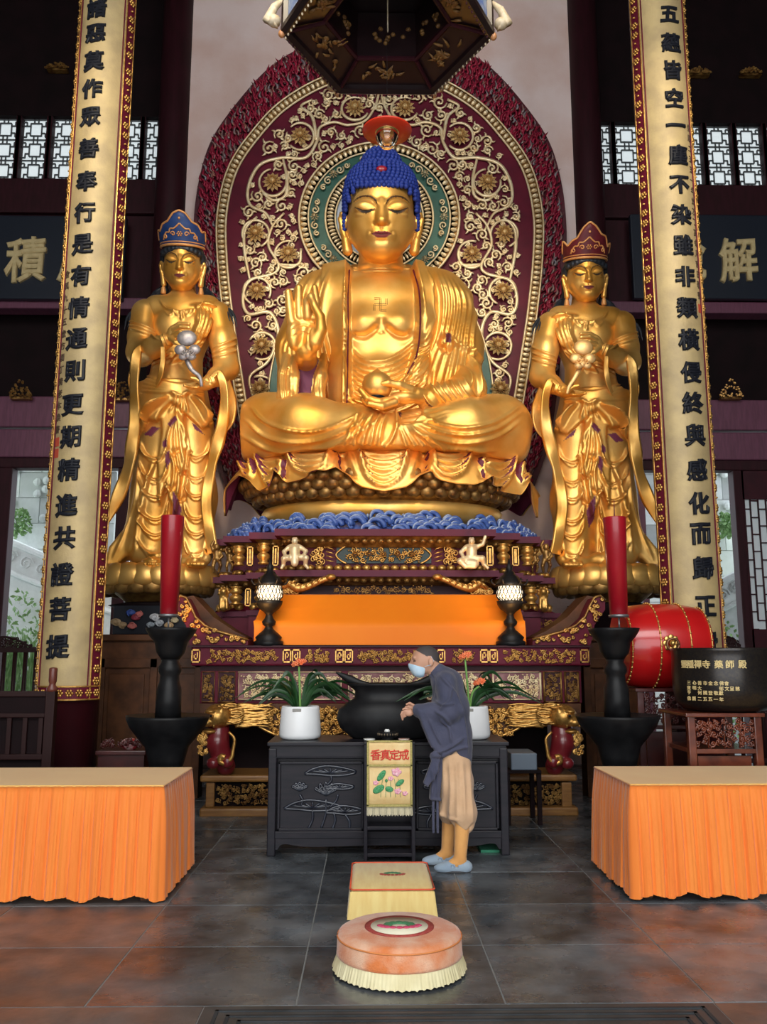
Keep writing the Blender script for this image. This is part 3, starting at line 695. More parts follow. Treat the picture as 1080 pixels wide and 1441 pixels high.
for k, d in enumerate((0, 10, 21)): r.ridge([(590 - k * 6, 586 + d), (620, 598 + d), (660, 602 + d), (700, 592 + d), (735, 570 + d)], 2.7, 2.3)
r.ridge([(575, 598), (600, 618), (640, 634), (700, 634)], 2.4, 3)
for k in range(5): r.ridge([(562 + 5 * k, 600), (568 + 9 * k, 616), (575 + 14 * k, 636)], 2.0, 2.2)
for k in range(4): r.ridge([(560 - k * 2, 572 + k * 9), (590, 570 + k * 9), (640, 566 + k * 5)], 1.4, 3)
V = emboss(V, Q, r); px, py = proj(V); C = np.zeros((len(V), 4)); N = vnormals(V, Q); m = N[:, 1] < 0
legs = (V, Q, C)
paintpoly(C, px, py, m, [(561, 574), (566, 573), (565, 586), (561, 590)], (.12, .01, .05, 1))
# raised right arm and hand, left forearm with its sleeve and hand
def hand(s, wrist, palm, fingers, thumb, rp, k, web=None):
    """palm: (centre, radii, R); fingers: list of joint chains with radii"""
    for c in fingers + [thumb]: s.chain(c, k * .25)
hh = sB * 1.0
A = Sdf(at(392, 600, 10.2) * [1, 0, 1] + [0, 9.55, 0], at(480, 392, 10.2) * [1, 0, 1] + [0, 11.2, 0], hh)
q = lambda x, y, Y: at(x, y, Y)
s2 = mpp(at(430, 460, 10.0)); e = lambda v: v * s2
A.chain([(q(432, 520, 10.85), e(15)), (q(431, 509, 10.45), e(15)), (q(431, 494, 10.08), e(15.5))], e(8))
A.ell(q(427, 466, 10.04), (e(23), e(10), e(25)), e(7)); A.ell(q(442, 476, 9.96), (e(12), e(11), e(20)), e(6)); A.ell(q(414, 472, 9.99), (e(10), e(10), e(22)), e(5))
for pts in ([(411, 452, 10.0, 7.2), (408, 430, 10.0, 6.2), (406, 411, 9.97, 5.0)], [(422, 446, 10.0, 7.2), (421, 425, 10.0, 6.3), (421, 405, 9.96, 5.2)],
            [(433, 446, 9.98, 6.8), (432, 425, 9.92, 6.2), (438, 418, 9.86, 5.4), (442, 427, 9.82, 4.8)], [(443, 448, 10.0, 6.8), (446, 426, 10.02, 5.8), (443, 405, 9.97, 4.8)],
            [(444, 482, 9.95, 11), (452, 464, 9.90, 8.2), (451, 446, 9.86, 6.6), (443, 431, 9.82, 5.4)]):
    A.chain([(q(a, b, c), e(d)) for a, b, c, d in pts], e(2.2))
V, Q = A.mesh(); r = Relief(395, 395, 480, 600, .4)
r.ridge([(441, 456), (434, 466), (434, 484), (438, 494)], -1.4, 1.6); r.ridge([(410, 462), (424, 457), (440, 458)], -1.0, 1.3); r.ridge([(411, 474), (424, 468), (434, 470)], -.8, 1.3)
V = emboss(V, Q, r); arm = (V, Q, np.zeros((len(V), 4)))
# sleeve of the raised arm: purple lining between two gilt folds
S = Sdf(at(388, 612, 10.3) * [1, 0, 1] + [0, 9.9, 0], at(475, 480, 10.3) * [1, 0, 1] + [0, 11.1, 0], hh * 1.2)
S.chain([(q(404, 500, 10.75), e(7)), (q(402, 530, 10.5), e(11)), (q(402, 560, 10.35), e(13)), (q(408, 590, 10.35), e(12))], e(5))
S.chain([(q(414, 505, 10.4), e(5)), (q(417, 535, 10.25), e(6)), (q(416, 560, 10.22), e(6)), (q(412, 580, 10.3), e(6))], e(5))
S.chain([(q(456, 502, 10.6), e(6)), (q(452, 530, 10.35), e(9)), (q(447, 560, 10.25), e(10)), (q(452, 585, 10.3), e(10))], e(5))
S.slab([tuple(q(x, y, 10.5)[[0, 2]]) for x, y in ((405, 600), (452, 600), (452, 508), (440, 500), (420, 503), (408, 520))], 10.40, 10.55, e(5), e(3))
V, Q = S.mesh(); r = Relief(385, 480, 480, 620, .5)
for k in range(4): r.ridge([(404 + 3 * k, 500), (396 + 5 * k, 535), (400 + 4 * k, 570), (410, 585)], 2.2, 1.7)
for k in range(3): r.ridge([(450 + 2 * k, 520), (444 + 4 * k, 550), (452 + 2 * k, 580)], 1.8, 1.7)
V = emboss(V, Q, r); px, py = proj(V); C = np.zeros((len(V), 4)); N = vnormals(V, Q)
paintpoly(C, px, py, N[:, 1] < .6, [(420, 500), (422, 530), (420, 552), (413, 566), (442, 572), (438, 552), (441, 530), (449, 508), (440, 490)], (.14, .016, .06, 1))
sleeve = (V, Q, C)
# left arm resting on the lap
B = Sdf(at(520, 612, 10.3) * [1, 0, 1] + [0, 9.7, 0], at(700, 480, 10.3) * [1, 0, 1] + [0, 11.3, 0], hh * 1.1)
B.chain([(q(652, 520, 10.9), e(28)), (q(658, 548, 10.6), e(27)), (q(640, 560, 10.35), e(24)), (q(606, 562, 10.12), e(19))], e(10))
B.chain([(q(640, 575, 10.5), e(12)), (q(668, 572, 10.7), e(12))], e(8))
V, Q = B.mesh(); r = Relief(510, 480, 710, 620, .5)
for k in range(6): r.ridge([(604 + 9 * k, 540 - 2 * k), (612 + 10 * k, 552), (632 + 9 * k, 573 - k)], 2.6, 2.2)
r.ridge([(594, 545), (600, 560), (612, 572), (640, 576)], 3, 1.8); r.ridge([(620, 520), (645, 500), (668, 512), (676, 540), (672, 562)], 3.2, 2.4); r.ridge([(612, 535), (645, 516), (662, 526), (664, 545)], 2.2, 2.4)
V = emboss(V, Q, r); px, py = proj(V); C = np.zeros((len(V), 4)); N = vnormals(V, Q)
edge_line(C, px, py, N[:, 1] < 0, [(592, 545), (598, 562), (612, 575), (640, 579), (668, 577)], 1.2, (.10, .008, .03, 1)); lsleeve = (V, Q, C)
H = Sdf(at(500, 600, 10.0) * [1, 0, 1] + [0, 9.5, 0], at(612, 520, 10.0) * [1, 0, 1] + [0, 10.6, 0], hh * .9)
H.rc(q(604, 560, 10.1), e(13), q(586, 556, 10.0), e(11.5), e(5)); H.ell(q(568, 560, 9.94), (e(19), e(13), e(9)), e(6))
for pts in ([(556, 566, 9.98, 6), (534, 570, 9.98, 5.4), (518, 568, 9.96, 5), (511, 561, 9.93, 4.2)], [(556, 562, 9.9, 6), (534, 566, 9.84, 5.4), (517, 560, 9.82, 4.8), (508, 549, 9.83, 4)],
            [(556, 566, 9.84, 5.5), (538, 572, 9.78, 5), (520, 568, 9.76, 4.2)], [(578, 549, 9.92, 7.5), (562, 542, 9.84, 5.6), (546, 539, 9.80, 4.6), (538, 540, 9.78, 3.6)]):
    H.chain([(q(a, b, c), e(d)) for a, b, c, d in pts], e(2.2))
V, Q = H.mesh(); lhand = (V, Q, np.zeros((len(V), 4)))
V, Q, C = join([torso, legs, arm, sleeve, lsleeve, lhand])
mkobj('body', V, Q, GOLD, buddha, True, paint=C)
# head
hs = mpp(at(536, 300, 11.0)); TILT = math.radians(17)
# where a local head point lands in the hall
HC = at(536.5, 309, 10.95)
mkobj('head', place_head(FV, HC, hs * 1.01, TILT, 0, .92), FQ, GOLD, buddha, True, paint=FC)
# snail-shell curls
hb = MB(); random.seed(7)
CURL = mat('ultramarine_curls', (.008, .022, .20), .6, 0, (.018, .045, .30), scale=30, spec=.3)
def curl_at(p, r, mb): mb.ell(p, (r, r, r), 8, 5)
base = MB()
pts = []
for lay in range(13):
    z = 42 + lay * 5.0
    R0, cy = (50.5 * max(0, 1 - (max(0, z - 15) / 70.) ** 3.4) ** .42, 4) if z < 82 else (27 * max(0, 1 - ((z - 78) / 27.) ** 2) ** .5, 8)
    n = max(3, int(2 * math.pi * R0 / 6.4))
    for i in range(n):
        a = 2 * math.pi * (i + .5 * (lay % 2) + .21 * lay) / n; pts.append((R0 * math.cos(a), cy + R0 * 1.0 * math.sin(a), z))
def fhair(x):      # hairline: flat over the brow, falling at the temples
    return 38.5 if abs(x) < 34 else 38.5 - (abs(x) - 34) * 1.7
for z in np.arange(36, -20, -5.2):
    n = 30
    for i in range(n):
        a = math.pi * (-.04 + 1.08 * (i + .5 * (int(z) % 2)) / n)
        x, y = 50.5 * math.cos(a), 3 + 52 * math.sin(a)
        if z > 6 or y > 6: pts.append((x, y, z))
    if z > -16:
        for q_ in (-1, 1):
            for k in range(4):
                if k < (4 if z > 24 else 3 if z > 10 else 2): pts.append((q_ * (51.0 - k * k * .55), -2 - k * 6.0, z))
for x in np.arange(-44, 44.1, 5.9):
    y = -44.5 + 19 * (abs(x) / 46) ** 3
    for dz in (0, 4.6): pts.append((x, y + dz * .25, fhair(x) + dz - (0 if abs(x) < 40 else 1)))
P = place_head(np.array(pts), HC, hs * 1.01, TILT, 0, .92)
for p in P: curl_at(p, 3.7 * hs, hb)
cap = MB(); cap.ell((0, 9, 34), (48.5, 44, 42), 32, 20); cap.ell((0, 8, 74), (25, 25, 26), 24, 14)
V = place_head(np.array(cap.V), HC + np.array([0, .0, .0]), hs * 1.0, TILT, 0, .92)
# the cap keeps clear of the forehead
k0 = len(hb.V); hb.V += [tuple(v) for v in V if True]; hb.F += [tuple(i + k0 for i in f) for f in cap.F]
hb.build('hair', CURL, buddha, True)
jw = MB(); p = place_head(np.array([(0, -43.5, 62.0)]), HC, hs, TILT, 0, .92)[0]; jw.ell(p, (7.5 * hs, 3 * hs, 4.6 * hs), 14, 8); jw.build('hair_jewel', mat('red_jewel', (.25, .01, .03), .3), buddha, True)
# wan emblem (left-facing) incised on the chest
em = MB(); ec = at(535.5, 428.5, 10.52)
def chest_y(px, py): 
    V = torso[0]; x, y = proj(V); d = (x - px) ** 2 + (y - py) ** 2 + 1e4 * (vnormals_t > -.2); return V[d.argmin(), 1]
vnormals_t = vnormals(torso[0], torso[1])[:, 1]
u = 4.3
for a, b in (((0, -2), (0, 2)), ((-2, 0), (2, 0)), ((0, -2), (-2, -2)), ((2, 0), (2, -2)), ((0, 2), (2, 2)), ((-2, 0), (-2, 2))):
    for off in (-1.1, 1.1):
        vx, vy = b[0] - a[0], b[1] - a[1]; nx, ny = (0, off) if vx else (off, 0)
        pa = (535.5 + a[0] * u + nx, 428.5 + a[1] * u + ny); pb = (535.5 + b[0] * u + nx, 428.5 + b[1] * u + ny)
        em.tube([at(*pa, chest_y(*pa) - .004), at(*pb, chest_y(*pb) - .004)], .0035, 5)
em.build('chest_emblem', GOLDA, buddha)
for pth in ([(492, 380), (490, 410), (490, 470), (489, 530), (488, 580)], [(582, 380), (590, 410), (592, 455), (587, 498), (574, 526)]):
    cv = spline(pth, 8); yy = np.array([chest_y(a, b) for a, b in cv]); k_ = np.ones(7) / 7; ys2 = np.convolve(np.pad(yy, 3, mode='edge'), k_, 'valid') - .012
    MB().tube(atv(cv[:, 0], cv[:, 1], ys2), .011, 6).build('collar_edge', MAROON, buddha, True)
# the bowl in the left hand is a thing of its own
bowl = MB(); c = at(531, 560, 9.93); r0 = 20.5 * s2
prof = [(.45, 0), (.8, .18), (1, .6), (1.02, 1.0), (.9, 1.4), (.66, 1.62), (.6, 1.66), (.42, 1.72), (.3, 1.86), (.12, 1.98), (.02, 2.08)]
bowl.lathe((c[0], c[1], c[2]), [(a * r0, b * r0) for a, b in prof], 28)
b = thing('alms_bowl', c, 'round gilded lidded bowl resting in the seated statue\'s hand', 'bowl'); bowl.build('bowl_body', GOLDS, b, True)
MB().lathe((c[0], c[1], c[2] - .02), [(r0 * .5, 0), (r0 * .56, .025), (r0 * .5, .05)], 24).build('foot_ring', INK, b, True)

# ---------------------------------------------------------------- lotus seat with its draped cloth and sea of waves
seat = thing('lotus_dais', at(538, 735, BY), 'gilded lotus seat under draped gold cloth, below the seated statue', 'seat')
cx = xat(538, 690, BY); z_top = zat(640, 10.2); AX, AYr = 205 * sB, 1.05
def ring(a, rx, ry, z): return (cx + rx * math.sin(a), BY - ry * math.cos(a), z)
# hem outline from the photo, resampled over the front of the seat
hem = [(322, 726), (326, 690), (340, 668), (356, 673), (366, 677), (380, 691), (390, 684), (397, 663), (404, 672), (411, 678), (430, 674), (447, 668), (464, 663), (478, 656), (486, 662), (495, 668), (502, 678), (512, 684), (540, 690), (566, 685), (576, 678), (584, 668), (593, 664), (602, 660), (606, 668), (613, 673), (634, 679), (655, 681), (665, 677), (678, 671), (684, 680), (700, 690), (722, 695), (728, 686), (733, 676), (740, 680), (748, 694), (756, 727)]
hem = np.array(hem, float); th = np.arcsin(np.clip((hem[:, 0] - 539) / 219., -.999, .999))
nT, nS = 260, 26; aa = np.linspace(-2.2, 2.2, nT); grid = []
zh = np.array([zat(y, BY - 1.12 * math.cos(t) - .05) for (x, y), t in zip(hem, th)])
for t in aa:
    zb = np.interp(t, th, zh) if abs(t) < 1.45 else zh[0] + .2 + .1 * math.sin(t * 9)
    row = []
    for j in range(nS):
        f = j / (nS - 1); z = z_top + .05 * (1 - f) - f * (z_top - zb); fl = .86 + .15 * f ** .6 + .02 * math.sin(13 * t) * f
        row.append(ring(t, AX * fl * 1.03, AYr * fl * 1.05, z))
    grid.append(row)
G = np.array(grid).reshape(-1, 3); Qd = np.array([(i * nS + j, i * nS + j + 1, (i + 1) * nS + j + 1, (i + 1) * nS + j) for i in range(nT - 1) for j in range(nS - 1)])
r = Relief(315, 620, 765, 740, .5)
def swag(cx_, w, y0, y1, n, amp=4.2):
    for k in range(n):
        f = (k + 1) / n; r.ridge([(cx_ - w * (1 - .15 * k / n), y0 + 2), (cx_ - w * .6, y0 + (y1 - y0) * f * .72), (cx_, y0 + (y1 - y0) * f), (cx_ + w * .6, y0 + (y1 - y0) * f * .72), (cx_ + w * (1 - .15 * k / n), y0 + 2)], amp, 2.0)
swag(540, 40, 632, 684, 5); swag(436, 36, 636, 668, 4); swag(634, 34, 634, 672, 4); swag(382, 20, 644, 684, 4); swag(700, 26, 645, 688, 4); swag(350, 10, 650, 672, 3); swag(738, 10, 655, 678, 3)
r.step([(476, 634), (486, 634), (500, 670), (490, 664), (479, 658)], -5, 2); r.step([(602, 634), (594, 634), (582, 668), (592, 664), (602, 660)], -5, 2)
r.step([(397, 640), (402, 645), (402, 672), (397, 665)], -4, 2); r.step([(678, 640), (684, 645), (684, 676), (678, 671)], -4, 2)
N = vnormals(G, Qd); sg = np.sign((N * (G - np.array([cx, BY, 0]))).sum(1)).mean(); Qd = Qd if sg > 0 else Qd[:, ::-1]
G2 = emboss(G, Qd, r); inn = G2.copy(); c0 = np.array([cx, BY]); inn[:, :2] = c0 + (inn[:, :2] - c0) * .985
rim = [(i * nS + nS - 1, (i + 1) * nS + nS - 1, (i + 1) * nS + nS - 1 + len(G), i * nS + nS - 1 + len(G)) for i in range(nT - 1)]
Vv = np.vstack([G2, inn]); QQ = np.vstack([Qd, Qd[:, ::-1] + len(G), np.array(rim)])
Cc = np.zeros((len(Vv), 4)); Cc[len(G):] = (.11, .008, .03, 1); mkobj('draped_cloth', Vv, QQ, GOLD, seat, True, paint=Cc)
MB().lathe((cx, BY, z_top - .02), [(AX * .2, .08), (AX * .86, .05), (AX * .88, 0), (AX * .84, -.1), (AX * .2, -.1)], 60, 1, AYr / AX).build('seat_cushion', GOLDS, seat, True).data
pt = MB()
for row, (zz, rr, n, up) in enumerate(((zat(664, 10.05), 1.0, 60, 1), (zat(676, 10.1), .96, 60, 1), (zat(688, 10.15), .90, 56, 1))):
    for i in range(n):
        t = 2 * math.pi * (i + .5 * (row % 2)) / n; p = ring(t, AX * rr * .92, AYr * rr * .92, zz)
        pt.ell(p, (.105, .08, .085), 8, 6, [[math.cos(t), -math.sin(t), 0], [math.sin(t), math.cos(t), 0], [0, 0, 1]])
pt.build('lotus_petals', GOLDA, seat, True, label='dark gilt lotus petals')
MB().lathe((cx, BY, 0), [(AX * .88, zat(660, 10.1)), (AX * .9, zat(676, 10.1)), (AX * .72, zat(702, 10.2))], 60, 1, AYr / AX).build('petal_core', GOLDA, seat, True)
zd = zat(709, 10.2); MB().lathe((cx, BY, zd), [(AX * .70, .10), (AX * .78, .06), (AX * .80, 0), (AX * .78, -.10), (AX * .70, -.17), (AX * .5, -.2)], 64, 1, AYr * .98 / AX).build('gilt_base_ring', GOLDS, seat, True)
# waves
wv = thing('wave_base', at(538, 752, BY), 'carved blue sea waves with white crests under the lotus seat', 'carving')
zw0, zw1 = zat(745, 9.72) + .012, zat(727, 10.1); MB().lathe((cx, BY, 0), [(AX * 1.0, zw0 - .01), (AX * .98, zw0 + .02), (AX * .86, zw1 - .06), (AX * .6, zw1)], 64, 1, AYr / AX).build('wave_bed', BLUE, wv, True)
wm = MB(); wf = MB(); random.seed(11)
for i in range(260):
    t = random.uniform(-2.0, 2.0); f = random.random(); rr = 1.0 - .15 * f; zz = zw0 + f * (zw1 - zw0) - .02; R0 = random.uniform(.06, .13); d = random.choice((-1, 1)); pts = []
    for k in range(12):
        u = k / 11; ang = d * (u * 4.2); r1 = R0 * (1.1 - .8 * u)
        a = t + (r1 * math.cos(ang)) / AX; pts.append(ring(a, AX * rr + .05, AYr * rr + .05, zz + r1 * math.sin(abs(ang)) * 1.0))
    wm.tube(pts, [.030 * (1 - .75 * k / 11) + .006 for k in range(12)], 6)
    if random.random() < .9:
        wf.tube([np.array(p) + np.array([0, -.012, .015]) for p in pts[2:9]], [.012] * 7, 5)
for i in range(16):
    t = -.25 + .5 * i / 15; wf.ell(ring(t, AX * .82, AYr * .84, zw1 + .03), (.018, .018, .03), 6, 4)
wm.build('wave_curls', BLUE, wv, True); wf.build('foam', mat('pale_foam', (.36, .42, .55), .5), wv, True, 'stuff')
# ---------------------------------------------------------------- the two standing attendants
HAIR = mat('blue_black_hair', (.008, .012, .020), .45, 0, (.02, .025, .035), scale=20)
SY = 10.8
sS = mpp(at(255, 560, SY)); XM = xat(539, 560, SY)
FV2, FQ2, FC2 = face_mesh(1.45)
def attendant(mirror, name_parts):
    e = lambda v: v * sS; q = lambda x, y, Y=SY: at(x, y, Y); parts = []
    hh = sS * 1.5
    B = Sdf(at(140, 812, SY) * [1, 0, 1] + [0, 9.9, 0], at(345, 400, SY) * [1, 0, 1] + [0, 11.6, 0], hh)
    B.ell(q(256, 462), (e(46), e(27), e(46)))
    B.rc(q(222, 436), e(21), q(292, 436), e(21), e(12)); B.rc(q(258, 405), e(16), q(257, 425), e(19), e(8))
    B.ell(q(240, 458, 10.62), (e(22), e(12), e(20)), e(8)); B.ell(q(273, 458, 10.62), (e(22), e(12), e(20)), e(8))
    B.rc(q(252, 500), e(33), q(247, 545), e(39), e(14)); B.ell(q(246, 590, 10.78), (e(52), e(36), e(58)), e(14))
    B.chain([(q(224, 620), e(34)), (q(219, 700), e(31)), (q(212, 776), e(30))], e(16)); B.chain([(q(268, 620), e(34)), (q(272, 700), e(30)), (q(272, 776), e(27))], e(16)); B.ell(q(244, 720, 10.95), (e(48), e(26), e(80)), e(10))
    # peplum, central sash, train
    pep = [(200, 548), (198, 590), (200, 614), (208, 613), (219, 602), (232, 605), (240, 592), (252, 580), (262, 584), (268, 592), (277, 600), (290, 612), (299, 606), (297, 585), (292, 548)]
    B.slab([tuple(q(x, y)[[0, 2]]) for x, y in pep], 10.35, 10.75, e(4), e(3), yf=lambda X, Z: 10.50 + ((X - q(246, 590)[0]) / e(60)) ** 2 * .28 + 0 * Z)
    B.slab([tuple(q(x, y)[[0, 2]]) for x, y in [(236, 575), (266, 575), (270, 640), (262, 700), (256, 728), (250, 712), (243, 690), (234, 715), (232, 660), (238, 620)]], 10.38, 10.56, e(3), e(6))
    B.slab([tuple(q(x, y)[[0, 2]]) for x, y in [(196, 650), (216, 650), (220, 780), (200, 790), (186, 780), (170, 798), (152, 798), (158, 772), (180, 745), (190, 700)]], 10.62, 10.85, e(4), e(8))
    B.chain([(q(196, 785, 10.6), e(9)), (q(222, 790, 10.45), e(7)), (q(240, 786, 10.5), e(8)), (q(262, 792, 10.45), e(7)), (q(288, 786, 10.55), e(9))], e(10))
    B.ell(q(216, 792, 10.35), (e(15), e(22), e(7)), e(3)); B.ell(q(276, 793, 10.38), (e(13), e(22), e(7)), e(3))
    for cx_ in (216, 276):
        for k in range(5): B.ell(q(cx_ - 11 + 5.5 * k, 794, 10.17 + abs(k - 1) * .012), (e(3), e(6), e(3.2)), e(.8))
    V, Q = B.mesh()
    r = Relief(140, 395, 345, 812, .4)
    # chest: necklace, scarf, band
    r.ridge([(224, 421), (235, 434), (256, 440), (280, 434), (292, 421)], 2.0, 1.2)
    for k in range(3): r.ridge([(238 + 14 * k - 7, 439 - abs(k - 1) * 2), (245 + 12 * k - 6, 444), (252 + 13 * k - 6, 439 - abs(k - 1) * 2)], 1.6, 1.0)
    r.ridge([(256, 440), (256, 450)], 2, 1.6)
    r.step([(276, 430), (296, 426), (306, 436), (298, 456), (284, 480), (262, 505), (240, 512), (248, 500), (266, 478), (276, 455)], 3, 1.4)
    for k in range(5): r.ridge([(280 + 4 * k, 430 + 1 * k), (281 + 4 * k, 455), (262 + 5 * k, 488), (240 + 4 * k, 508 + k)], 1.8, 1.3)
    r.ridge([(268, 430), (290, 429), (312, 436)], 2.4, 2)
    for k in range(5): r.ridge([(200, 526 + 6 * k), (225, 536 + 4 * k), (255, 541 + 3 * k), (296, 534 + 5 * k)], 2.2, 1.7)
    for k in range(3): r.ridge([(214, 506 + 6 * k), (232, 500 + 5 * k), (245, 496 + 4 * k)], 2.0, 1.6)
    r.ridge([(240, 553), (253, 557), (266, 553)], 3, 2.4)
    for k in range(4): r.ridge([(247 + 4 * k, 556), (246 + 5 * k, 566), (238 + 9 * k, 580)], 2.2, 1.5)
    for k in range(6): r.ridge([(238 - 2 * k, 556 + k), (222 - 4 * k, 570 + 4 * k), (204 - 2 * k, 582 + 7 * k)], 2.6, 1.9)
    for k in range(5): r.ridge([(268 + 2 * k, 556), (280 + 3 * k, 572 + 3 * k), (292 + 3 * k, 596 + 2 * k)], 2.6, 1.9)
    for k, (x0, x1) in enumerate(((236, 246), (246, 252), (254, 258), (262, 264))): r.ridge([(250, 580), (x0, 620), (x1, 660), (x0 + 2, 705)], 3.0, 2.0)
    for (x, y) in ((244, 640), (256, 668), (240, 690), (254, 706)): r.ridge([(x - 8, y - 12), (x, y), (x + 9, y - 10)], -3, 2)
    for k in range(6):
        y = 632 + (0, 30, 54, 86, 108, 138)[k]
        r.ridge([(197 - k * .8, y - 14), (204, y + 6), (218, y + 14), (232, y + 6), (238 - k * .5, y - 14)], 2.8, 1.4)
        r.ridge([(199 - k * .8, y - 8), (206, y + 11), (218, y + 19), (230, y + 11), (236, y - 11)], 1.8, 1.1)
        r.ridge([(258, y - 14), (264, y + 6), (276, y + 13), (289, y + 5), (296 - k, y - 14)], 2.8, 1.4)
        r.ridge([(260, y - 8), (266, y + 10), (276, y + 18), (287, y + 10), (294 - k, y - 11)], 1.8, 1.1)
    r.ridge([(196, 640), (192, 700), (176, 750), (160, 785)], 2.4, 2.5); r.ridge([(204, 700), (196, 740), (190, 776)], 2.4, 2.5)
    for k in range(4): r.ridge([(214 + 3 * k, 640), (200 - 3 * k, 720), (176 - 4 * k, 790)], 1.0, 2.5)
    V = emboss(V, Q, r, 1.75); px, py = proj(V); N = vnormals(V, Q); C = np.zeros((len(V), 4)); m = N[:, 1] < .3
    LIN = (.15, .02, .06, 1)
    for P in ([(202, 612), (214, 600), (226, 602), (214, 614)], [(236, 596), (246, 584), (250, 590), (240, 602)], [(270, 594), (280, 602), (288, 612), (274, 604)], [(243, 690), (250, 700), (256, 716), (252, 740), (244, 726)], [(232, 640), (238, 632), (240, 650), (234, 662)], [(228, 622), (234, 616), (236, 626), (230, 632)]):
        paintpoly(C, px, py, m, P, LIN)
    parts.append((V, Q, C))
    # arms
    A = Sdf(at(170, 570, SY) * [1, 0, 1] + [0, 9.9, 0], at(345, 405, SY) * [1, 0, 1] + [0, 11.4, 0], sS * .95)
    A.chain([(q(206, 442, 10.78), e(21)), (q(201, 475, 10.7), e(20)), (q(198, 496, 10.6), e(19)), (q(215, 490, 10.35), e(14)), (q(236, 479, 10.15), e(9.5))], e(6))
    A.chain([(q(306, 444, 10.78), e(20)), (q(314, 480, 10.7), e(18.5)), (q(319, 518, 10.6), e(17)), (q(306, 530, 10.4), e(12.5)), (q(292, 539, 10.2), e(9))], e(6))
    # upper hand bent over the sceptre head
    A.ell(q(243, 470, 10.1), (e(7.5), e(8), e(11)), e(4))
    for pts in ([(244, 461, 10.08, 3.6), (252, 456, 10.04, 3.1), (266, 456, 10.0, 2.4)], [(245, 465, 10.04, 3.6), (254, 460, 9.98, 3.1), (266, 461, 9.95, 2.4)], [(245, 471, 10.02, 3.6), (254, 467, 9.95, 3.1), (263, 470, 9.93, 2.4)],
                [(244, 476, 10.02, 3.2), (252, 474, 9.94, 2.8), (259, 477, 9.92, 2.2)], [(240, 476, 10.0, 4.0), (247, 482, 9.93, 3.2), (254, 484, 9.9, 2.5)]):
        A.chain([(q(a, b, c), e(d)) for a, b, c, d in pts], e(1.2))
    # lower hand, palm up
    A.ell(q(286, 543, 10.12), (e(11), e(11), e(5.5)), e(4))
    for k in range(4): A.chain([(q(280, 545 + k * .8, 10.16 - .07 * k), e(3.1)), (q(268, 546 + k, 10.12 - .07 * k), e(2.8)), (q(260, 542 + k, 10.08 - .07 * k), e(2.2))], e(1.0))
    A.chain([(q(284, 538, 10.0), e(4)), (q(276, 533, 9.98), e(3)), (q(270, 532, 9.97), e(2.4))], e(1.2))
    V, Q = A.mesh(); r = Relief(170, 405, 345, 570, .4)
    for k in range(3): r.ridge([(181, 452 + 5 * k), (200, 458 + 5 * k), (224, 470 + 4 * k)], 2.0, 1.3); r.ridge([(298, 492 + 6 * k), (316, 484 + 8 * k), (336, 474 + 9 * k)], 1.8, 1.3)
    r.ridge([(227, 471), (233, 489)], 2.0, 1.3); r.ridge([(230, 469), (237, 487)], 2, 1.2); r.ridge([(298, 529), (303, 545)], 2, 1.3); r.ridge([(294, 532), (298, 547)], 2, 1.2)
    V = emboss(V, Q, r); parts.append((V, Q, np.zeros((len(V), 4))))
    # ribbons of the stole
    def ribbon(pts, w, Y0, n=5, th=.32):
        P = spline(np.array([(a, b) for a, b in pts]), n); k = len(P); L_ = []; mb = MB()
        ys = np.interp(np.linspace(0, 1, k), np.linspace(0, 1, len(Y0)), Y0); W = np.interp(np.linspace(0, 1, k), np.linspace(0, 1, len(w)), w)
        p3 = np.array([at(P[i, 0], P[i, 1], ys[i]) for i in range(k)]); T = np.gradient(p3, axis=0); T /= np.linalg.norm(T, axis=1)[:, None]
        S_ = np.cross(T, (0, 1, 0)); S_ /= np.linalg.norm(S_, axis=1)[:, None] + 1e-9; rings = []
        for i in range(k):
            tw = .5 * math.sin(i * .45); sd = S_[i] * math.cos(tw) + np.array([0, 1, 0]) * math.sin(tw); nn = np.cross(sd, T[i])
            prof = [(-1, 0), (-.7, .16), (-.4, .02), (-.1, .2), (.25, .04), (.6, .18), (1, 0), (.6, -.14), (0, -.10), (-.6, -.14)]
            rings.append([p3[i] + sd * e(W[i]) * a + nn * e(W[i]) * b * (th / .32) * -1 for a, b in prof])
        mb.loft(rings, True, True)
        V = np.array(mb.V); F = [f if len(f) == 4 else None for f in mb.F]; F = np.array([f for f in F if f])
        N = vnormals(V, F); c = V.reshape(k, 10, 3).mean(1).repeat(10, 0)
        if ((V - c) * N).sum() < 0: F = F[:, ::-1]
        return V, F, np.zeros((len(V), 4))
    rib = [ribbon([(200, 486), (192, 500), (189, 540), (190, 590), (186, 626), (180, 660), (166, 700), (150, 734)], [3, 7, 8, 8, 9, 10, 9, 4], [10.3, 10.25, 10.3, 10.4, 10.45, 10.5]),
           ribbon([(229, 488), (229, 510), (222, 538), (206, 556), (190, 552), (184, 536), (188, 510)], [3, 4, 4, 4, 4, 3], [10.1, 10.2, 10.4, 10.45, 10.4]),
           ribbon([(297, 532), (308, 524), (316, 552), (314, 593), (307, 622), (298, 656), (291, 702), (294, 739), (300, 778)], [3, 5, 7, 8, 9, 8, 8, 8, 10], [10.15, 10.2, 10.3, 10.4, 10.45, 10.5]),
           ribbon([(318, 530), (326, 560), (324, 592), (312, 610)], [4, 7, 8, 3], [10.5, 10.7, 10.7])]
    V, Q, C = join(parts + rib)
    hsc = sS * .565; HC_ = at(257.5, 374.5, 10.72)
    if mirror:
        zb = at(255, 800, SY)[2]
        def MR(V): V = V.copy(); V[:, 0] = 2 * XM - V[:, 0]; V[:, 2] = zb + (V[:, 2] - zb) * .968; return V
        xo = xat(822, 560, SY) - (2 * XM - xat(258, 560, SY)); MR0 = MR
        MR = lambda V: MR0(V) + np.array([xo, 0, 0])[None]
    else: MR = lambda V: V
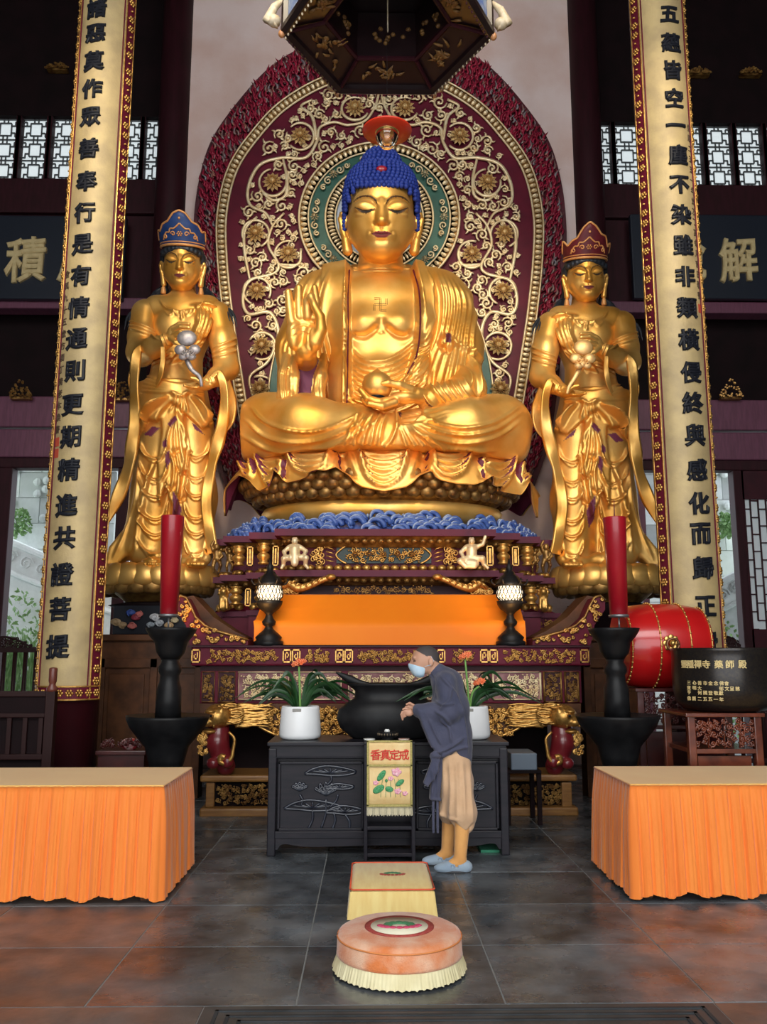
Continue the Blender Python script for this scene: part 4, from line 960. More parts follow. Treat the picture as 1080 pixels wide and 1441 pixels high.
    base = MR(np.array([at(240, 800, SY)]))[0]
    root = thing('attendant_statue', base, name_parts['label'], 'statue', 'standing gilded attendants beside the seated statue')
    fl_ = (lambda Q: Q[:, ::-1]) if mirror else (lambda Q: Q)
    mkobj('body', MR(V), fl_(Q), GOLD, root, True, paint=C)
    yaw = math.radians(4)
    hd = lambda P: MR(place_head(np.asarray(P, float), HC_, hsc, math.radians(15), yaw, 1.0))
    mkobj('head', hd(FV2), fl_(FQ2), GOLD, root, True, paint=FC2)
    # hair: cap over the head, rolled fringe, locks to the shoulders
    Hs = Sdf((-66, -62, -130), (66, 66, 66), 2.2)
    Hs.ell((0, 14, 26), (53, 48, 40)); Hs.ell((0, 6, 32), (50, 52, 30), 6)
    for q_ in (-1, 1): Hs.chain([(np.array((q_ * 48, 2, 22)), 8), (np.array((q_ * 50, 8, -10)), 6), (np.array((q_ * 46, 16, -60)), 7), (np.array((q_ * 60, 14, -100)), 8)], 5)
    for k in range(11): Hs.ell((-45 + 9 * k, -42 + 16 * (abs(k - 5) / 5) ** 2.6, 35 - 9 * (abs(k - 5) / 5) ** 3), (7, 6.5, 8), 2)
    Hs.ell((0, -62, -6), (42, 50, 40.5), 3, '-')
    HV, HQ = Hs.mesh(); mkobj('hair', hd(HV), fl_(HQ), HAIR, root, True)
    lk = MB()
    for q_, n_ in ((-1, 7), (1, 6)):
        lk = MB()
        for k in range(n_):
            x0 = 257 + q_ * 28; xe = 257 + q_ * (52 + 5 * k)
            P = [at(x0, 405, 10.95), at(x0 + q_ * 12, 414 + k, 10.9), at(xe - q_ * 8, 424 + 3 * k, 10.72), at(xe, 440 + 4 * k, 10.62)]
            lk.tube(spline(P, 4), [.03, .035, .035, .035, .033, .03, .03, .028, .025, .02, .015, .008, .004], 6)
        mkobj('shoulder_lock', MR(np.array(lk.V)), lk.F, HAIR, root, True)
    # crown: curved leaf-shaped plate with raised rims
    cr = MB(); top = [(-80, 60), (-66, 82), (-55, 78), (-42, 92), (-26, 98), (-12, 116), (0, 122), (12, 116), (26, 98), (42, 92), (55, 78), (66, 82), (80, 60)]
    if name_parts['peak']: top = [(-80, 62), (-66, 84), (-54, 72), (-40, 96), (-26, 100), (-12, 118), (0, 128), (12, 116), (26, 92), (40, 86), (52, 76), (66, 92), (80, 62)]
    nA = 49; rin = []
    def cpt(a, z, r=0.): R = 52 + (z - 38) * .22 + r; return (R * math.sin(math.radians(a)), 4 - R * math.cos(math.radians(a)), z)
    for i in range(nA):
        a = -80 + 160 * i / (nA - 1); zt = np.interp(a, [t[0] for t in top], [t[1] for t in top])
        rin.append([cpt(a, 42 + (zt - 42) * f, 1.5) for f in np.linspace(0, 1, 7)] + [cpt(a, 42 + (zt - 42) * f, -3) for f in np.linspace(1, 0, 7)])
    cr.loft(rin, True, True); mkobj('crown', hd(cr.V), cr.F, name_parts['mat'], root, True)
    rm = MB(); rm.tube([cpt(a, z, 1) for a, z in [(t[0], np.interp(t[0], [u[0] for u in top], [u[1] for u in top])) for t in [(x, 0) for x in np.linspace(-80, 80, 60)]]], 2.6, 6)
    rm.tube([cpt(a, 44, 1) for a in np.linspace(-82, 82, 40)], 3.4, 6); rm.tube([cpt(a, 51, 1) for a in np.linspace(-80, 80, 40)], 1.6, 6)
    for q_ in (-1, 1):
        rm.tube([cpt(q_ * a, z, 2) for a, z in spline([(0, 92), (8, 84), (14, 80), (22, 80), (26, 72), (34, 72), (42, 62), (46, 56)], 4)], 1.9, 6)
        for (a0, z0) in ((16, 68), (38, 62)): rm.tube([cpt(q_ * (a0 + 6 * math.cos(t) * (1 - t / 9)), z0 + 6 * math.sin(t) * (1 - t / 9), 2) for t in np.linspace(0, 6.5, 16)], 1.5, 5)
    for k in range(6): rm.ell(cpt(5 * math.cos(k * 1.047), 68 + 4.6 * math.sin(k * 1.047), 3), (2.2, 1.6, 2.2), 6, 4)
    rm.ell(cpt(0, 68, 3), (2, 2, 2), 6, 4); rm.ell(cpt(0, 104, 3), (3.2, 2, 3.2), 8, 5)
    mkobj('crown_rim', hd(rm.V), rm.F, mat('warm_gilt_rim', (.78, .36, .12), .45, .3, (.86, .46, .18), scale=8), root, True)
    for q_ in (-1, 1):
        eb = MB(); eb.lathe((q_ * 47, -11, -63), [(1.5, 12), (5, 6), (7, -6), (6.4, -9), (2, -10)], 12)
        mkobj('earring', hd(eb.V), eb.F, name_parts['ear'], root, True)
    # lotus pedestal, each petal a piece
    pr = thing('lotus_pedestal', (base[0], base[1], 0), name_parts['plabel'], 'pedestal', 'lotus pedestals of the standing attendants')
    zt = MR(np.array([at(240, 801, SY)]))[0][2]; c = (base[0] - (e(18) if not mirror else -e(18)) * 1, SY - .05, zt); R0 = e(76)
    MB().lathe(c, [(R0 * .9, -e(3)), (R0 * .95, -e(7)), (R0 * .7, -e(34)), (R0 * .5, -e(46)), (R0 * .45, -e(52))], 40, 1, .8).build('seed_head', GOLDA, pr, True)
    for row, (dz, rr, w) in enumerate(((-e(12), 1.0, .19), (-e(24), .93, .17))):
        n = 22; me = None
        for i in range(n):
            t = 2 * math.pi * (i + .5 * row) / n
            if me is None:
                pe = MB(); pe.ell((0, 0, 0), (w, .085, w * .78), 8, 6); o = pe.build('lotus_petal', GOLDS if row == 0 else GOLDA, pr, True, local=True); me = o.data
            else: o = bpy.data.objects.new('lotus_petal', me); COL.objects.link(o); o.parent = pr
            o.location = (c[0] + R0 * rr * math.sin(t) - pr.location[0], c[1] - .8 * R0 * rr * math.cos(t) - pr.location[1], zt + dz); o.rotation_euler = (math.radians(-12), 0, t)
    MB().lathe((c[0], c[1], 0), [(R0 * .62, 0), (R0 * .62, .5), (R0 * .5, .6), (R0 * .46, zt - e(60)), (R0 * .8, zt - e(50)), (R0 * .5, zt - e(46))], 40, 1, .8).build('pedestal_drum', DARK, pr, True)
    # the sceptre held across the body
    sc = MB(); path = [(262, 492, 9.94), (263, 505, 9.92), (270, 520, 9.9), (281, 530, 9.92), (284, 544, 9.94)]
    if mirror: path = [(262, 492, 9.94), (268, 505, 9.92), (275, 520, 9.9), (283, 533, 9.92), (286, 544, 9.94)]
    P = [at(*p) for p in path]; sc.tube(spline(P, 5), np.interp(np.linspace(0, 1, 21), [0, 1], [e(4), e(2)]), 8, .5)
    hm = MB(); cc = at(263, 478, 9.88)
    hm.ell(at(263, 476, 9.9), (e(13), e(5), e(11)), 20, 12)
    for k, (x, y) in enumerate(((254, 492), (274, 492), (264, 500), (258, 502), (270, 502))): hm.ell(at(x, y, 9.86), (e(8 - (k > 1) * 2), e(3.5), e(7 - (k > 1) * 2)), 12, 8)
    sw = MB()
    for x in (259, 269): sw.tube([at(x + 4.5 * math.cos(t) * (1 - t / 9), 495 + 4.5 * math.sin(t) * (1 - t / 9), 9.80) for t in np.linspace(0, 7, 18)], e(.8), 5)
    t = thing('ruyi_sceptre', MR(np.array([at(270, 520, 9.9)]))[0], name_parts['slabel'], 'sceptre', None)
    mkobj('shaft', MR(np.array(sc.V)), sc.F, name_parts['smat'], t, True); mkobj('cloud_head', MR(np.array(hm.V)), hm.F, name_parts['smat'], t, True)
    mkobj('scroll_line', MR(np.array(sw.V)), sw.F, name_parts['smat'], t, True)
attendant(False, dict(label='standing gilded attendant statue with blue crown on the left, holding a silvery sceptre', peak=False, mat=mat('crown_blue', (.012, .04, .16), .5, 0, (.02, .06, .22), scale=10), ear=mat('coral_earring', (.75, .36, .12), .5, .3),
    plabel='gilt lotus pedestal under the blue-crowned attendant', slabel='silvery grey sceptre held by the blue-crowned attendant', smat=mat('tarnished_silver', (.36, .33, .33), .4, .4, (.24, .21, .22), scale=25)))
attendant(True, dict(label='standing gilded attendant statue with dark red crown on the right, holding a gilt sceptre', peak=True, mat=mat('crown_red', (.10, .008, .016), .5, 0, (.14, .012, .02), scale=10), ear=MATS['coral_earring'],
    plabel='gilt lotus pedestal under the red-crowned attendant', slabel='gilt sceptre with cloud head held by the red-crowned attendant', smat=mat('pale_gilt_sceptre', (.88, .56, .24), .45, .5, (.80, .46, .16), scale=12)))
# ================================================================ ornament makers
def v3(P, Y): P = np.asarray(P, float); return atv(P[:, 0], P[:, 1], np.full(len(P), Y) if np.isscalar(Y) else Y)
def curlp(cx, cy, R, a0, d, turns=1.35, n=15):
    t = np.linspace(0, 1, n); r = R * (1 - .82 * t); a = a0 + d * t * turns * 2 * math.pi
    return np.stack([cx + r * np.cos(a), cy + r * np.sin(a)], 1)
def leafp(x, y, ang, L, d):
    t = np.linspace(0, 1, 6); b = ang + d * t * 1.5; s_ = L / 5
    xs_ = x + np.concatenate([[0], np.cumsum(np.cos(b[:-1]) * s_)]); ys_ = y + np.concatenate([[0], np.cumsum(np.sin(b[:-1]) * s_)])
    return np.stack([xs_, ys_], 1)
class Orn:
    """vines laid out over a panel's face and built as raised metal strips"""
    def __init__(s, Y, test, bbox, lift=1.0):
        s.Y = Y; s.test = test; s.b = bbox; s.mb = MB(); s.px = mpp(at((bbox[0] + bbox[2]) / 2, (bbox[1] + bbox[3]) / 2, Y)); s.occ = []
    def strip(s, P, w0, w1=None, seg=5):
        w1 = w0 if w1 is None else w1; k = len(P); w = np.interp(np.linspace(0, 1, k), [0, .25, 1], [w0 * .6, w0, w1]); s.mb.tube(v3(P, s.Y), w * s.px, seg, .8); s.occ.append(np.asarray(P))
    def free(s, x, y, R):
        O = s._O; return O is None or ((O[:, 0] - x) ** 2 + (O[:, 1] - y) ** 2).min() > R * R
    def fill(s, n, R0, R1, w, rnd, sep=.95, leaves=2):
        s._O = np.vstack(s.occ) if s.occ else None
        for i in range(n):
            x, y = rnd.uniform(s.b[0], s.b[2]), rnd.uniform(s.b[1], s.b[3]); R = rnd.uniform(R0, R1)
            if not s.test(x, y, R) or not s.free(x, y, R * sep): continue
            a0 = rnd.uniform(0, 6.28); d = rnd.choice((-1, 1)); P = curlp(x, y, R, a0, d); s.strip(P, w, w * .7, 4)
            s.mb.ell(at(P[-1, 0], P[-1, 1], s.Y), (w * 1.5 * s.px,) * 3, 5, 3)
            for k in range(leaves):
                j = 2 + 3 * k; q = P[j] - (x, y); an = math.atan2(q[1], q[0]) + d * .5; s.strip(leafp(P[j, 0], P[j, 1], an, R * .75, -d), w * 1.05, w * .2, 4)
            s._O = np.vstack([s._O, P]) if s._O is not None else P
def flower(cx, cy, R, Y, parent, m=None, name='lotus_flower', rings=3, n=12):
    mb = MB(); c = at(cx, cy, Y); s_ = mpp(c)
    for q in range(rings):
        rr = R * (1 - .27 * q) * s_
        for i in range(n):
            a = 2 * math.pi * (i + .5 * (q % 2)) / n; d = np.array([math.cos(a), 0, math.sin(a)]); p = np.array([-math.sin(a), 0, math.cos(a)]); f = np.array([0, -.03 * (q + 1), 0])
            mb.add([c + d * rr * .35 + f * .5, c + d * rr * .7 + p * rr * .16 + f, c + d * rr + f * .6, c + d * rr * .7 - p * rr * .16 + f, c + d * rr * .68 + f * 1.6], [(0, 1, 4), (1, 2, 4), (2, 3, 4), (3, 0, 4)])
    mb.ell(c + np.array([0, -.07, 0]), (R * .26 * s_,) * 3, 8, 6); return mb.build(name, m or GOLDD, parent)
def offset_path(P, d):
    P = np.asarray(P, float); T = np.gradient(P, axis=0); T /= np.linalg.norm(T, axis=1)[:, None] + 1e-9
    return P + np.stack([T[:, 1], -T[:, 0]], 1) * d
def resample(P, step):
    P = np.asarray(P, float); L = np.r_[0, np.cumsum(np.linalg.norm(np.diff(P, axis=0), axis=1))]; n = max(2, int(L[-1] / step)); u = np.linspace(0, L[-1], n)
    return np.stack([np.interp(u, L, P[:, 0]), np.interp(u, L, P[:, 1])], 1)
def beaded(path, w, Y, parent, name, step=7.2):
    """strip between path and its offset by w, with lotus-petal blocks between two rims"""
    P = resample(path, 5); I = offset_path(P, w); px = mpp(at(P[len(P) // 2][0], P[len(P) // 2][1], Y))
    MB().tube(v3(P, Y), 1.6 * px, 6).build('outer_rim', GOLDP, parent, True); MB().tube(v3(I, Y), 1.3 * px, 6).build('inner_rim', GOLDP, parent, True)
    b = MB(); M = resample(offset_path(P, w * .5), step); T = np.gradient(M, axis=0)
    for p, t in zip(M, T):
        c = at(p[0], p[1], Y); a = math.atan2(-t[1], t[0]); Rm = [[math.cos(a), 0, -math.sin(a)], [0, 1, 0], [math.sin(a), 0, math.cos(a)]]
        b.ell(c, (step * .40 * px, .035, w * .36 * px), 6, 4, Rm)
    b.build(name, GOLDP, parent, False, 'stuff')
    L_ = MB(); k = len(P); a_, c_ = v3(P, Y + .03), v3(I, Y + .03); L_.add(list(a_) + list(c_), [(i, i + 1, k + i + 1, k + i) for i in range(k - 1)]); L_.build('border_bed', GOLDA, parent)

# ================================================================ MANDORLA behind the seated statue
MY = 12.3; MX = 535
mand = thing('mandorla_screen', at(MX, 700, MY), 'great arched maroon halo screen with pale gilt scrolls and crimson flame edge', 'halo screen')
OL = [(356, 620), (348, 575), (336, 500), (326, 433), (319, 361), (319, 300), (334, 239), (368, 189), (407, 150), (466, 118), (535, 105)]
OUT = spline(OL + [(2 * MX - x, y) for x, y in OL[-2::-1]], 6)
FL = [(330, 690), (312, 640), (302, 600), (290, 500), (285, 400), (282, 330), (288, 265), (305, 205), (338, 155), (384, 104), (432, 74), (482, 55), (535, 48)]
FLP = spline(FL + [(2 * MX - x, y) for x, y in FL[-2::-1]], 6)
def panel(P, Y, dep, m, name):
    V = [tuple(p[[0, 2]]) for p in v3(P, Y)]; o = MB().prism(V, Y, Y + dep).build(name, m, mand); return fix_normals(o)
CRIM = mat('crimson_flame_bed', (.09, .006, .016), .5, 0, (.05, .004, .010), scale=6)
panel(offset_path(resample(FLP, 8), 10), MY + .22, .1, CRIM, 'flame_bed')
panel(resample(OUT, 8), MY + .03, .12, MAROON, 'arched_panel')
beaded(OUT, 13, MY, mand, 'petal_border')
EC, ER = (534, 306), (113, 106)
def ellp(c, r, a0=0, a1=2 * math.pi, n=90): t = np.linspace(a0, a1, n); return np.stack([c[0] + r[0] * np.cos(t), c[1] + r[1] * np.sin(t)], 1)
# body halo (green) with a pale rim, then head halo rings
BH = spline([(385, 620), (378, 560), (385, 505), (402, 450), (432, 405), (480, 372), (536, 362), (592, 372), (640, 405), (670, 450), (688, 505), (694, 560), (688, 620)], 6)
panel(BH, MY - .02, .05, GREEN, 'body_halo'); MB().tube(v3(BH, MY - .03), .016, 6).build('body_halo_rim', GOLDP, mand, True)
def disc(c, r, Y, m, name, r0=None):
    A = v3(ellp(c, r), Y); k = len(A)
    if r0 is None: return fix_normals(MB().prism([tuple(a[[0, 2]]) for a in A[:-1]], Y, Y + .03).build(name, m, mand))
    B = v3(ellp(c, r0), Y); return MB().add(list(A) + list(B) + list(A + [0, .05, 0]), [(i, i + 1, k + i + 1, k + i) for i in range(k - 1)] + [(i + 1, i, 2 * k + i, 2 * k + i + 1) for i in range(k - 1)]).build(name, m, mand)
disc(EC, (ER[0] - 6, ER[1] - 6), MY - .07, GREEN, 'head_halo', (60, 58))
disc(EC, (64, 62), MY - .06, mat('pale_blue_plaster', (.40, .46, .58), .7), 'halo_centre')
beaded(ellp(EC, ER, math.pi / 2, -math.pi * 1.5)[:], 13, MY - .1, mand, 'halo_petal_border', 7.5); beaded(ellp(EC, (76, 73), math.pi / 2, -math.pi * 1.5), 14, MY - .1, mand, 'inner_halo_border', 5)
R1 = random.Random(5)
def in_mand(x, y, R):
    if y > 566: return False
    if ((x - EC[0]) / (ER[0] + R + 2)) ** 2 + ((y - EC[1]) / (ER[1] + R + 2)) ** 2 < 1: return False
    i = np.argmin(np.abs(OL_y - y)); xl = np.interp(y, OL_y, OL_x) + 15 + R * .9
    if y < 122 + R: return False
    if min(x, 2 * MX - x) < xl: return False
    xb = np.interp(y, [372, 405, 450, 505, 560, 620], [480, 432, 402, 385, 378, 385]) - R - 2
    return not (y > 366 and xb < x < 2 * MX + 2 - xb)
_o = sorted(OL, key=lambda p: p[1]); OL_y = np.array([p[1] for p in _o], float); OL_x = np.array([p[0] for p in _o], float)
PLGD = mat('halo_flower_gilding', (.85, .62, .30), .42, .45, (.62, .38, .14), scale=25)
O = Orn(MY - .01, in_mand, (330, 118, 740, 566))
fls = [(500, 153), (423, 192), (384, 257), (360, 329), (406, 358), (362, 410), (369, 487), (366, 548)]
for sx in (1, -1):
    X = lambda x: x if sx > 0 else 2 * MX - x
    for pts in ([(357, 562), (352, 530), (378, 508), (392, 470), (380, 440), (350, 442), (342, 420), (352, 395), (385, 385), (392, 372), (378, 345), (384, 318), (400, 300)],
                [(384, 318), (374, 300), (352, 288), (350, 262), (366, 232), (398, 222), (430, 222), (446, 200), (450, 180), (470, 172), (490, 176), (514, 170), (528, 150), (534, 130)],
                [(352, 395), (344, 350), (346, 322), (362, 305)], [(392, 372), (420, 372), (424, 350)], [(446, 200), (440, 165), (424, 150), (440, 140)], [(398, 222), (404, 250), (402, 275), (385, 282), (370, 272)]):
        O.strip(spline([(X(a), b) for a, b in pts], 6), 2.9, 2.0)
    for cx_, cy_ in fls:
        if (cx_, cy_) == (500, 153): P = ellp((X(cx_), cy_), (19, 16), .4, 5.2, 26)
        else: P = ellp((X(cx_), cy_), (19, 19), .4 + cy_, 5.2 + cy_, 26)
        P = P[[in_mand(x, y, 1) for x, y in P]]
        if len(P) > 6: O.strip(P, 2.5, 1.7)
        O.occ.append(np.array([(X(cx_) + dx, cy_ + dy) for dx in (-8, 0, 8) for dy in (-8, 0, 8)]))
        flower(X(cx_), cy_, 15, MY - .05, mand, PLGD)
O.fill(3000, 6.5, 10.5, 2.1, R1, .86, 3); O.fill(5000, 3.6, 6, 1.6, R1, .9, 2)
O.mb.build('scrollwork', GOLDP, mand, True, 'stuff')
# sprays on the green ring
G_ = Orn(MY - .12, lambda x, y, R: 80 + R < math.hypot(x - EC[0], (y - EC[1]) * 1.06) < 100 - R, (430, 205, 640, 410))
for a in range(0, 360, 45):
    t = math.radians(a + 0); flower(EC[0] + 91 * math.cos(t), EC[1] + 85 * math.sin(t), 6.5, MY - .13, mand, GOLDP, 'rosette', 2, 8)
    G_.occ.append(np.array([(EC[0] + 91 * math.cos(t), EC[1] + 85 * math.sin(t))] * 2))
    for d in (-1, 1):
        for k in (1, 2): u = t + d * .13 * k; G_.strip(curlp(EC[0] + 91 * math.cos(u), EC[1] + 85 * math.sin(u), 7.5 - 1.6 * k, t + math.pi / 2, d), 1.5, 1.0, 4)
G_.mb.build('halo_scrollwork', GOLDP, mand, True, 'stuff')
# flames
fm, fs = MB(), MB(); FA = resample(FLP, 4.6); OA = resample(OUT, 4.6); nF = len(FA)
for i in range(nF):
    p = FA[i]; o = OUT[np.argmin(((OUT - p) ** 2).sum(1))]; D = np.linalg.norm(p - o); d = (p - o) / (D + 1e-6)
    for j in range(int(D / 4.6) + 2):
        u = j * 4.6 + R1.uniform(-1.5, 1.5) - 2; b = o + d * u + np.array([R1.uniform(-2, 2), R1.uniform(-2, 2)]); up = np.array([d[0] * .35, -1.0]); up /= np.linalg.norm(up); sd = np.array([up[1], -up[0]]) * R1.choice((-1, 1))
        Lf = R1.uniform(9, 15); t = np.linspace(0, 1, 6); P = b + up * (t * Lf)[:, None] + sd * (np.sin(t * 4.5) * 2.0)[:, None]
        if P[:, 1].max() > 700: continue
        (fm if R1.random() < .72 else fs).tube(v3(P, MY + .19 - .05 * R1.random()), np.array([1.1, 2.1, 2.1, 1.6, .9, .2]) * (.85 + .3 * R1.random()) * .0105, 4, .6)
fm.build('flames', mat('crimson_flame', (.36, .016, .050), .45, 0, (.22, .010, .03), scale=8), mand, True, 'stuff')
fs.build('flame_edges', mat('dull_copper_flame', (.34, .13, .09), .45, .2, (.26, .25, .28), scale=12), mand, True, 'stuff')

# ================================================================ THRONE (stepped pedestal)
PURP = mat('plum_lacquer_ledge', (.10, .007, .028), .5, 0, (.08, .006, .022), scale=2, spec=.25)
throne = thing('pedestal_throne', at(545, 900, 10.6) * [1, 1, 0], 'tall stepped plum and gilt carved pedestal carrying the lotus seat', 'pedestal')
STP = [(392, 693, 9.72), (356, 727, 10.02), (320, 755, 10.32), (303, 779, 10.62)]
SX = [(xat(a, 750, Y), xat(b, 750, Y), Y) for a, b, Y in STP]
def plan(e):
    L_ = []; R__ = []
    for k, (a, b, Y) in enumerate(SX):
        if k == 0: L_ += [(a - e, Y - e)]; R__ += [(b + e, Y - e)]
        else: L_ += [(SX[k - 1][0] - e, Y - e), (a - e, Y - e)]; R__ += [(SX[k - 1][1] + e, Y - e), (b + e, Y - e)]
    L_ += [(SX[-1][0] - e, 10.66), (SX[1][0], 10.68), (SX[1][0], 12.0)]; R__ += [(SX[-1][1] + e, 10.66), (SX[1][1], 10.68), (SX[1][1], 12.0)]; return L_[::-1] + R__
def tier(z0, z1, e, m, name, e1=None):
    P, P1 = plan(e), plan(e if e1 is None else e1); n = len(P)
    return fix_normals(MB().add([(x, y, z0) for x, y in P] + [(x, y, z1) for x, y in P1], [tuple(range(n)), tuple(range(n, 2 * n))] + [(i, (i + 1) % n, (i + 1) % n + n, i + n) for i in range(n)]).build(name, m, throne))
Z = lambda y, Y=9.72: zat(y, Y)
z1 = Z(745); zc = Z(754.5); zb_ = Z(768); zw = Z(795); zl_ = Z(803); zl2 = Z(812); zm = Z(822)
zs1, zs2, zs3 = zat(849, 10.5), zat(862, 10.5), zat(869, 10.5)
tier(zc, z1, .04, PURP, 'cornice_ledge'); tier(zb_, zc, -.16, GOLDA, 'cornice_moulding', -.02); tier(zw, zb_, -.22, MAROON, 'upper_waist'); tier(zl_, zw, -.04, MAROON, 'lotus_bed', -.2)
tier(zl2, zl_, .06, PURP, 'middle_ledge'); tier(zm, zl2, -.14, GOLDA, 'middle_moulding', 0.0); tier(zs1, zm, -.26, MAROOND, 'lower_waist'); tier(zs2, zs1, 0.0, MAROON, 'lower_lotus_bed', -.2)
tier(zs3, zs2, .05, PURP, 'lower_ledge'); tier(1.3, zs3, .02, MAROON, 'foot_band'); tier(0, 1.3, -.15, DARK, 'foot_core')
def along(e, step, back=False):
    P = plan(e); out = []
    for (xa, ya), (xb, yb) in zip(P[:-1], P[1:]):
        L_ = math.hypot(xb - xa, yb - ya)
        if min(ya, yb) > 11: continue
        n = max(1, int(L_ / step))
        for i in range(n):
            t = (i + .5) / n; out.append((xa + (xb - xa) * t, ya + (yb - ya) * t, abs(xb - xa) > abs(yb - ya)))
    return out
def petal_row(e, z, w, hgt, step, m, name, parent=None):
    mb = MB()
    for x, y, fx in along(e, step): mb.ell((x, y, z), (w, .045, hgt) if fx else (.045, w, hgt), 6, 5)
    mb.build(name, m, parent or throne, True, 'stuff')
petal_row(-.09, (zw + zl_) / 2 + .005, .055, .04, .105, GOLDD, 'lotus_petals'); petal_row(-.07, (zc + zb_) / 2 + .01, .045, .035, .095, GOLDA, 'cornice_petals'); petal_row(-.06, (zl2 + zm) / 2 + .01, .045, .035, .095, GOLDA, 'middle_petals')
petal_row(-.07, (zs1 + zs2) / 2, .06, .055, .12, GOLDD, 'lower_petals')
# carving on the foot band, openwork under the middle ledge
def foliage(mb, x0, y0, x1, y1, Y, n, R, w=.9, rnd=R1):
    O_ = Orn(Y, lambda x, y, r_: x0 + r_ < x < x1 - r_ and y0 + r_ < y < y1 - r_, (x0, y0, x1, y1)); O_.mb = mb; O_._O = None; O_.fill(n * 3, R * .7, R, w, rnd, .8, 2)
    s_ = O_.px
    for i in range(n // 3):
        x, y = rnd.uniform(x0 + 1.5, x1 - 1.5), rnd.uniform(y0 + 1.5, y1 - 1.5); mb.ell(at(x, y, Y), (1.6 * s_, .02, 1.2 * s_), 5, 3)
fb = MB()
foliage(fb, 303, 871, 345, 892, 10.57, 60, 4); foliage(fb, 738, 871, 780, 892, 10.57, 60, 4); fb.build('foot_carving', GOLDD, throne, True, 'stuff')
ow = MB(); foliage(ow, 470, 823, 612, 838, 9.62, 160, 5); ow.build('openwork_crest', GOLDA, throne, True, 'stuff')
# painted and carved panels of the waist
pn = MB().box((xat(474, 780, 9.93), 9.90, zat(793, 9.93)), (xat(607, 780, 9.93), 9.95, zat(768, 9.93))).build('green_field', mat('dark_green_field', (.006, .022, .016), .5), throne)
cf = MB(); foliage(cf, 484, 769, 600, 793, 9.88, 150, 5.5, 1.1)
for q in (-1, 1): cf.tube(v3(spline([(540 + q * 52, 768), (540 + q * 60, 773), (540 + q * 67, 781), (540 + q * 60, 789), (540 + q * 52, 793)], 5), 9.88), .011, 6)
for k in range(5): flower(500 + 20 * k, 780, 5, 9.86, throne, GOLDD, 'peony', 2, 8)
cf.build('waist_carving', GOLDD, throne, True, 'stuff')
cl = MB()
for q in (-1, 1):
    for k in range(10): cl.tube(v3(curlp(541 + q * (88 + 4 * (k % 4)), 772 + 2.2 * k, 5, k, q), 9.88), .009, 5)
    for k in range(4): cl.tube(v3([(541 + q * 82, 770 + 6 * k), (541 + q * 74, 772 + 6 * k), (541 + q * 70, 775 + 5 * k)], 9.88), [.010, .008, .002], 5)
cl.build('cloud_scrolls', GOLDD, throne, True, 'stuff')
def baluster(px_, y0, y1, Y, parent):
    c = at(px_, y1, Y); hgt = zat(y0, Y) - c[2]; w = 8.2 * mpp(c)
    prof = [(.9, 0), (1, .06), (.7, .12), (.75, .18), (1.1, .3), (1.15, .42), (.8, .52), (.62, .56), (.8, .6), (1.1, .68), (1.1, .8), (.75, .9), (1, .94), (1, 1)]
    return MB().lathe(c, [(r * w, t * hgt) for r, t in prof], 14).build('baluster', GOLDD, parent, True)
for px_, Y, t in ((371, 9.86, 0), (336, 10.16, 1), (709, 9.86, 0), (743, 10.16, 1)): baluster(px_, 765 + t * 4, 794 + t * 2, Y, throne)
for px_, Y in ((332, 10.16), (367, 9.86), (748, 10.16), (712, 9.86)): baluster(px_, 826, 851, Y, throne)
for px_, Y, y0, y1 in ((352, 10.05, 769, 796), (388, 9.78, 768, 796), (690, 9.78, 768, 796), (726, 10.05, 769, 796), (349, 10.05, 828, 853), (731, 10.05, 828, 853)):
    a, b = at(px_ - 4.5, y1, Y), at(px_ + 4.5, y0, Y); f = MB(); t_ = .012
    for bx_ in (((a[0], a[2]), (a[0] + t_, b[2])), ((b[0] - t_, a[2]), (b[0], b[2])), ((a[0], a[2]), (b[0], a[2] + t_)), ((a[0], b[2] - t_), (b[0], b[2]))): f.box((bx_[0][0], Y, bx_[0][1]), (bx_[1][0], Y + .04, bx_[1][1]))
    f.box((a[0] + .025, Y, a[2] + .03), (b[0] - .025, Y + .03, b[2] - .03)); f.build('framed_strip', GOLDD, throne)
# carved guardians squatting at the waist and small bearers, dragons, lions
def figurine(cx_, cy_, H, Y, joints, m, name, res=.9):
    """joints: chains in units of H: x right, y down from the top, d towards the viewer, r"""
    s_ = mpp(at(cx_, cy_, Y)); f = lambda x, y, d: at(cx_ + x * H, cy_ + y * H, Y - d * H * s_)
    S_ = Sdf(at(cx_ - H * .75, cy_ + H * 1.1, Y) * [1, 0, 1] + [0, Y - H * s_ * .7, 0], at(cx_ + H * .75, cy_ - H * .25, Y) * [1, 0, 1] + [0, Y + H * s_ * .4, 0], s_ * res)
    for c in joints: S_.chain([(f(x, y, d), r_ * H * s_) for x, y, d, r_ in c], .03 * H * s_)
    V, Q = S_.mesh(); return mkobj(name, V, Q, m, throne, True)
BODY = [[(0, .12, .12, .10), (0, .10, .14, .10)], [(0, .25, .08, .06), (0, .32, .06, .16)], [(-.1, .30, .05, .11), (.1, .30, .05, .11)], [(0, .38, .08, .17), (0, .56, .10, .17)], [(0, .13, .23, .03), (0, .16, .22, .03)], [(-.05, .02, .12, .04), (.05, .02, .12, .04)]]
figurine(415, 757, 44, 9.62, BODY + [[(-.18, .30, .05, .08), (-.34, .44, .12, .065), (-.30, .60, .24, .055), (-.24, .64, .26, .06)], [(.18, .30, .05, .08), (.36, .42, .12, .065), (.28, .58, .24, .055), (.16, .62, .26, .06)],
    [(-.08, .62, .12, .11), (-.34, .66, .26, .09), (-.36, .86, .16, .06), (-.42, .96, .22, .05)], [(.08, .62, .12, .11), (.36, .64, .26, .09), (.34, .86, .16, .06), (.42, .96, .22, .05)], [(0, .6, .14, .14), (0, .8, .18, .12)]], GOLDP, 'seated_guardian')
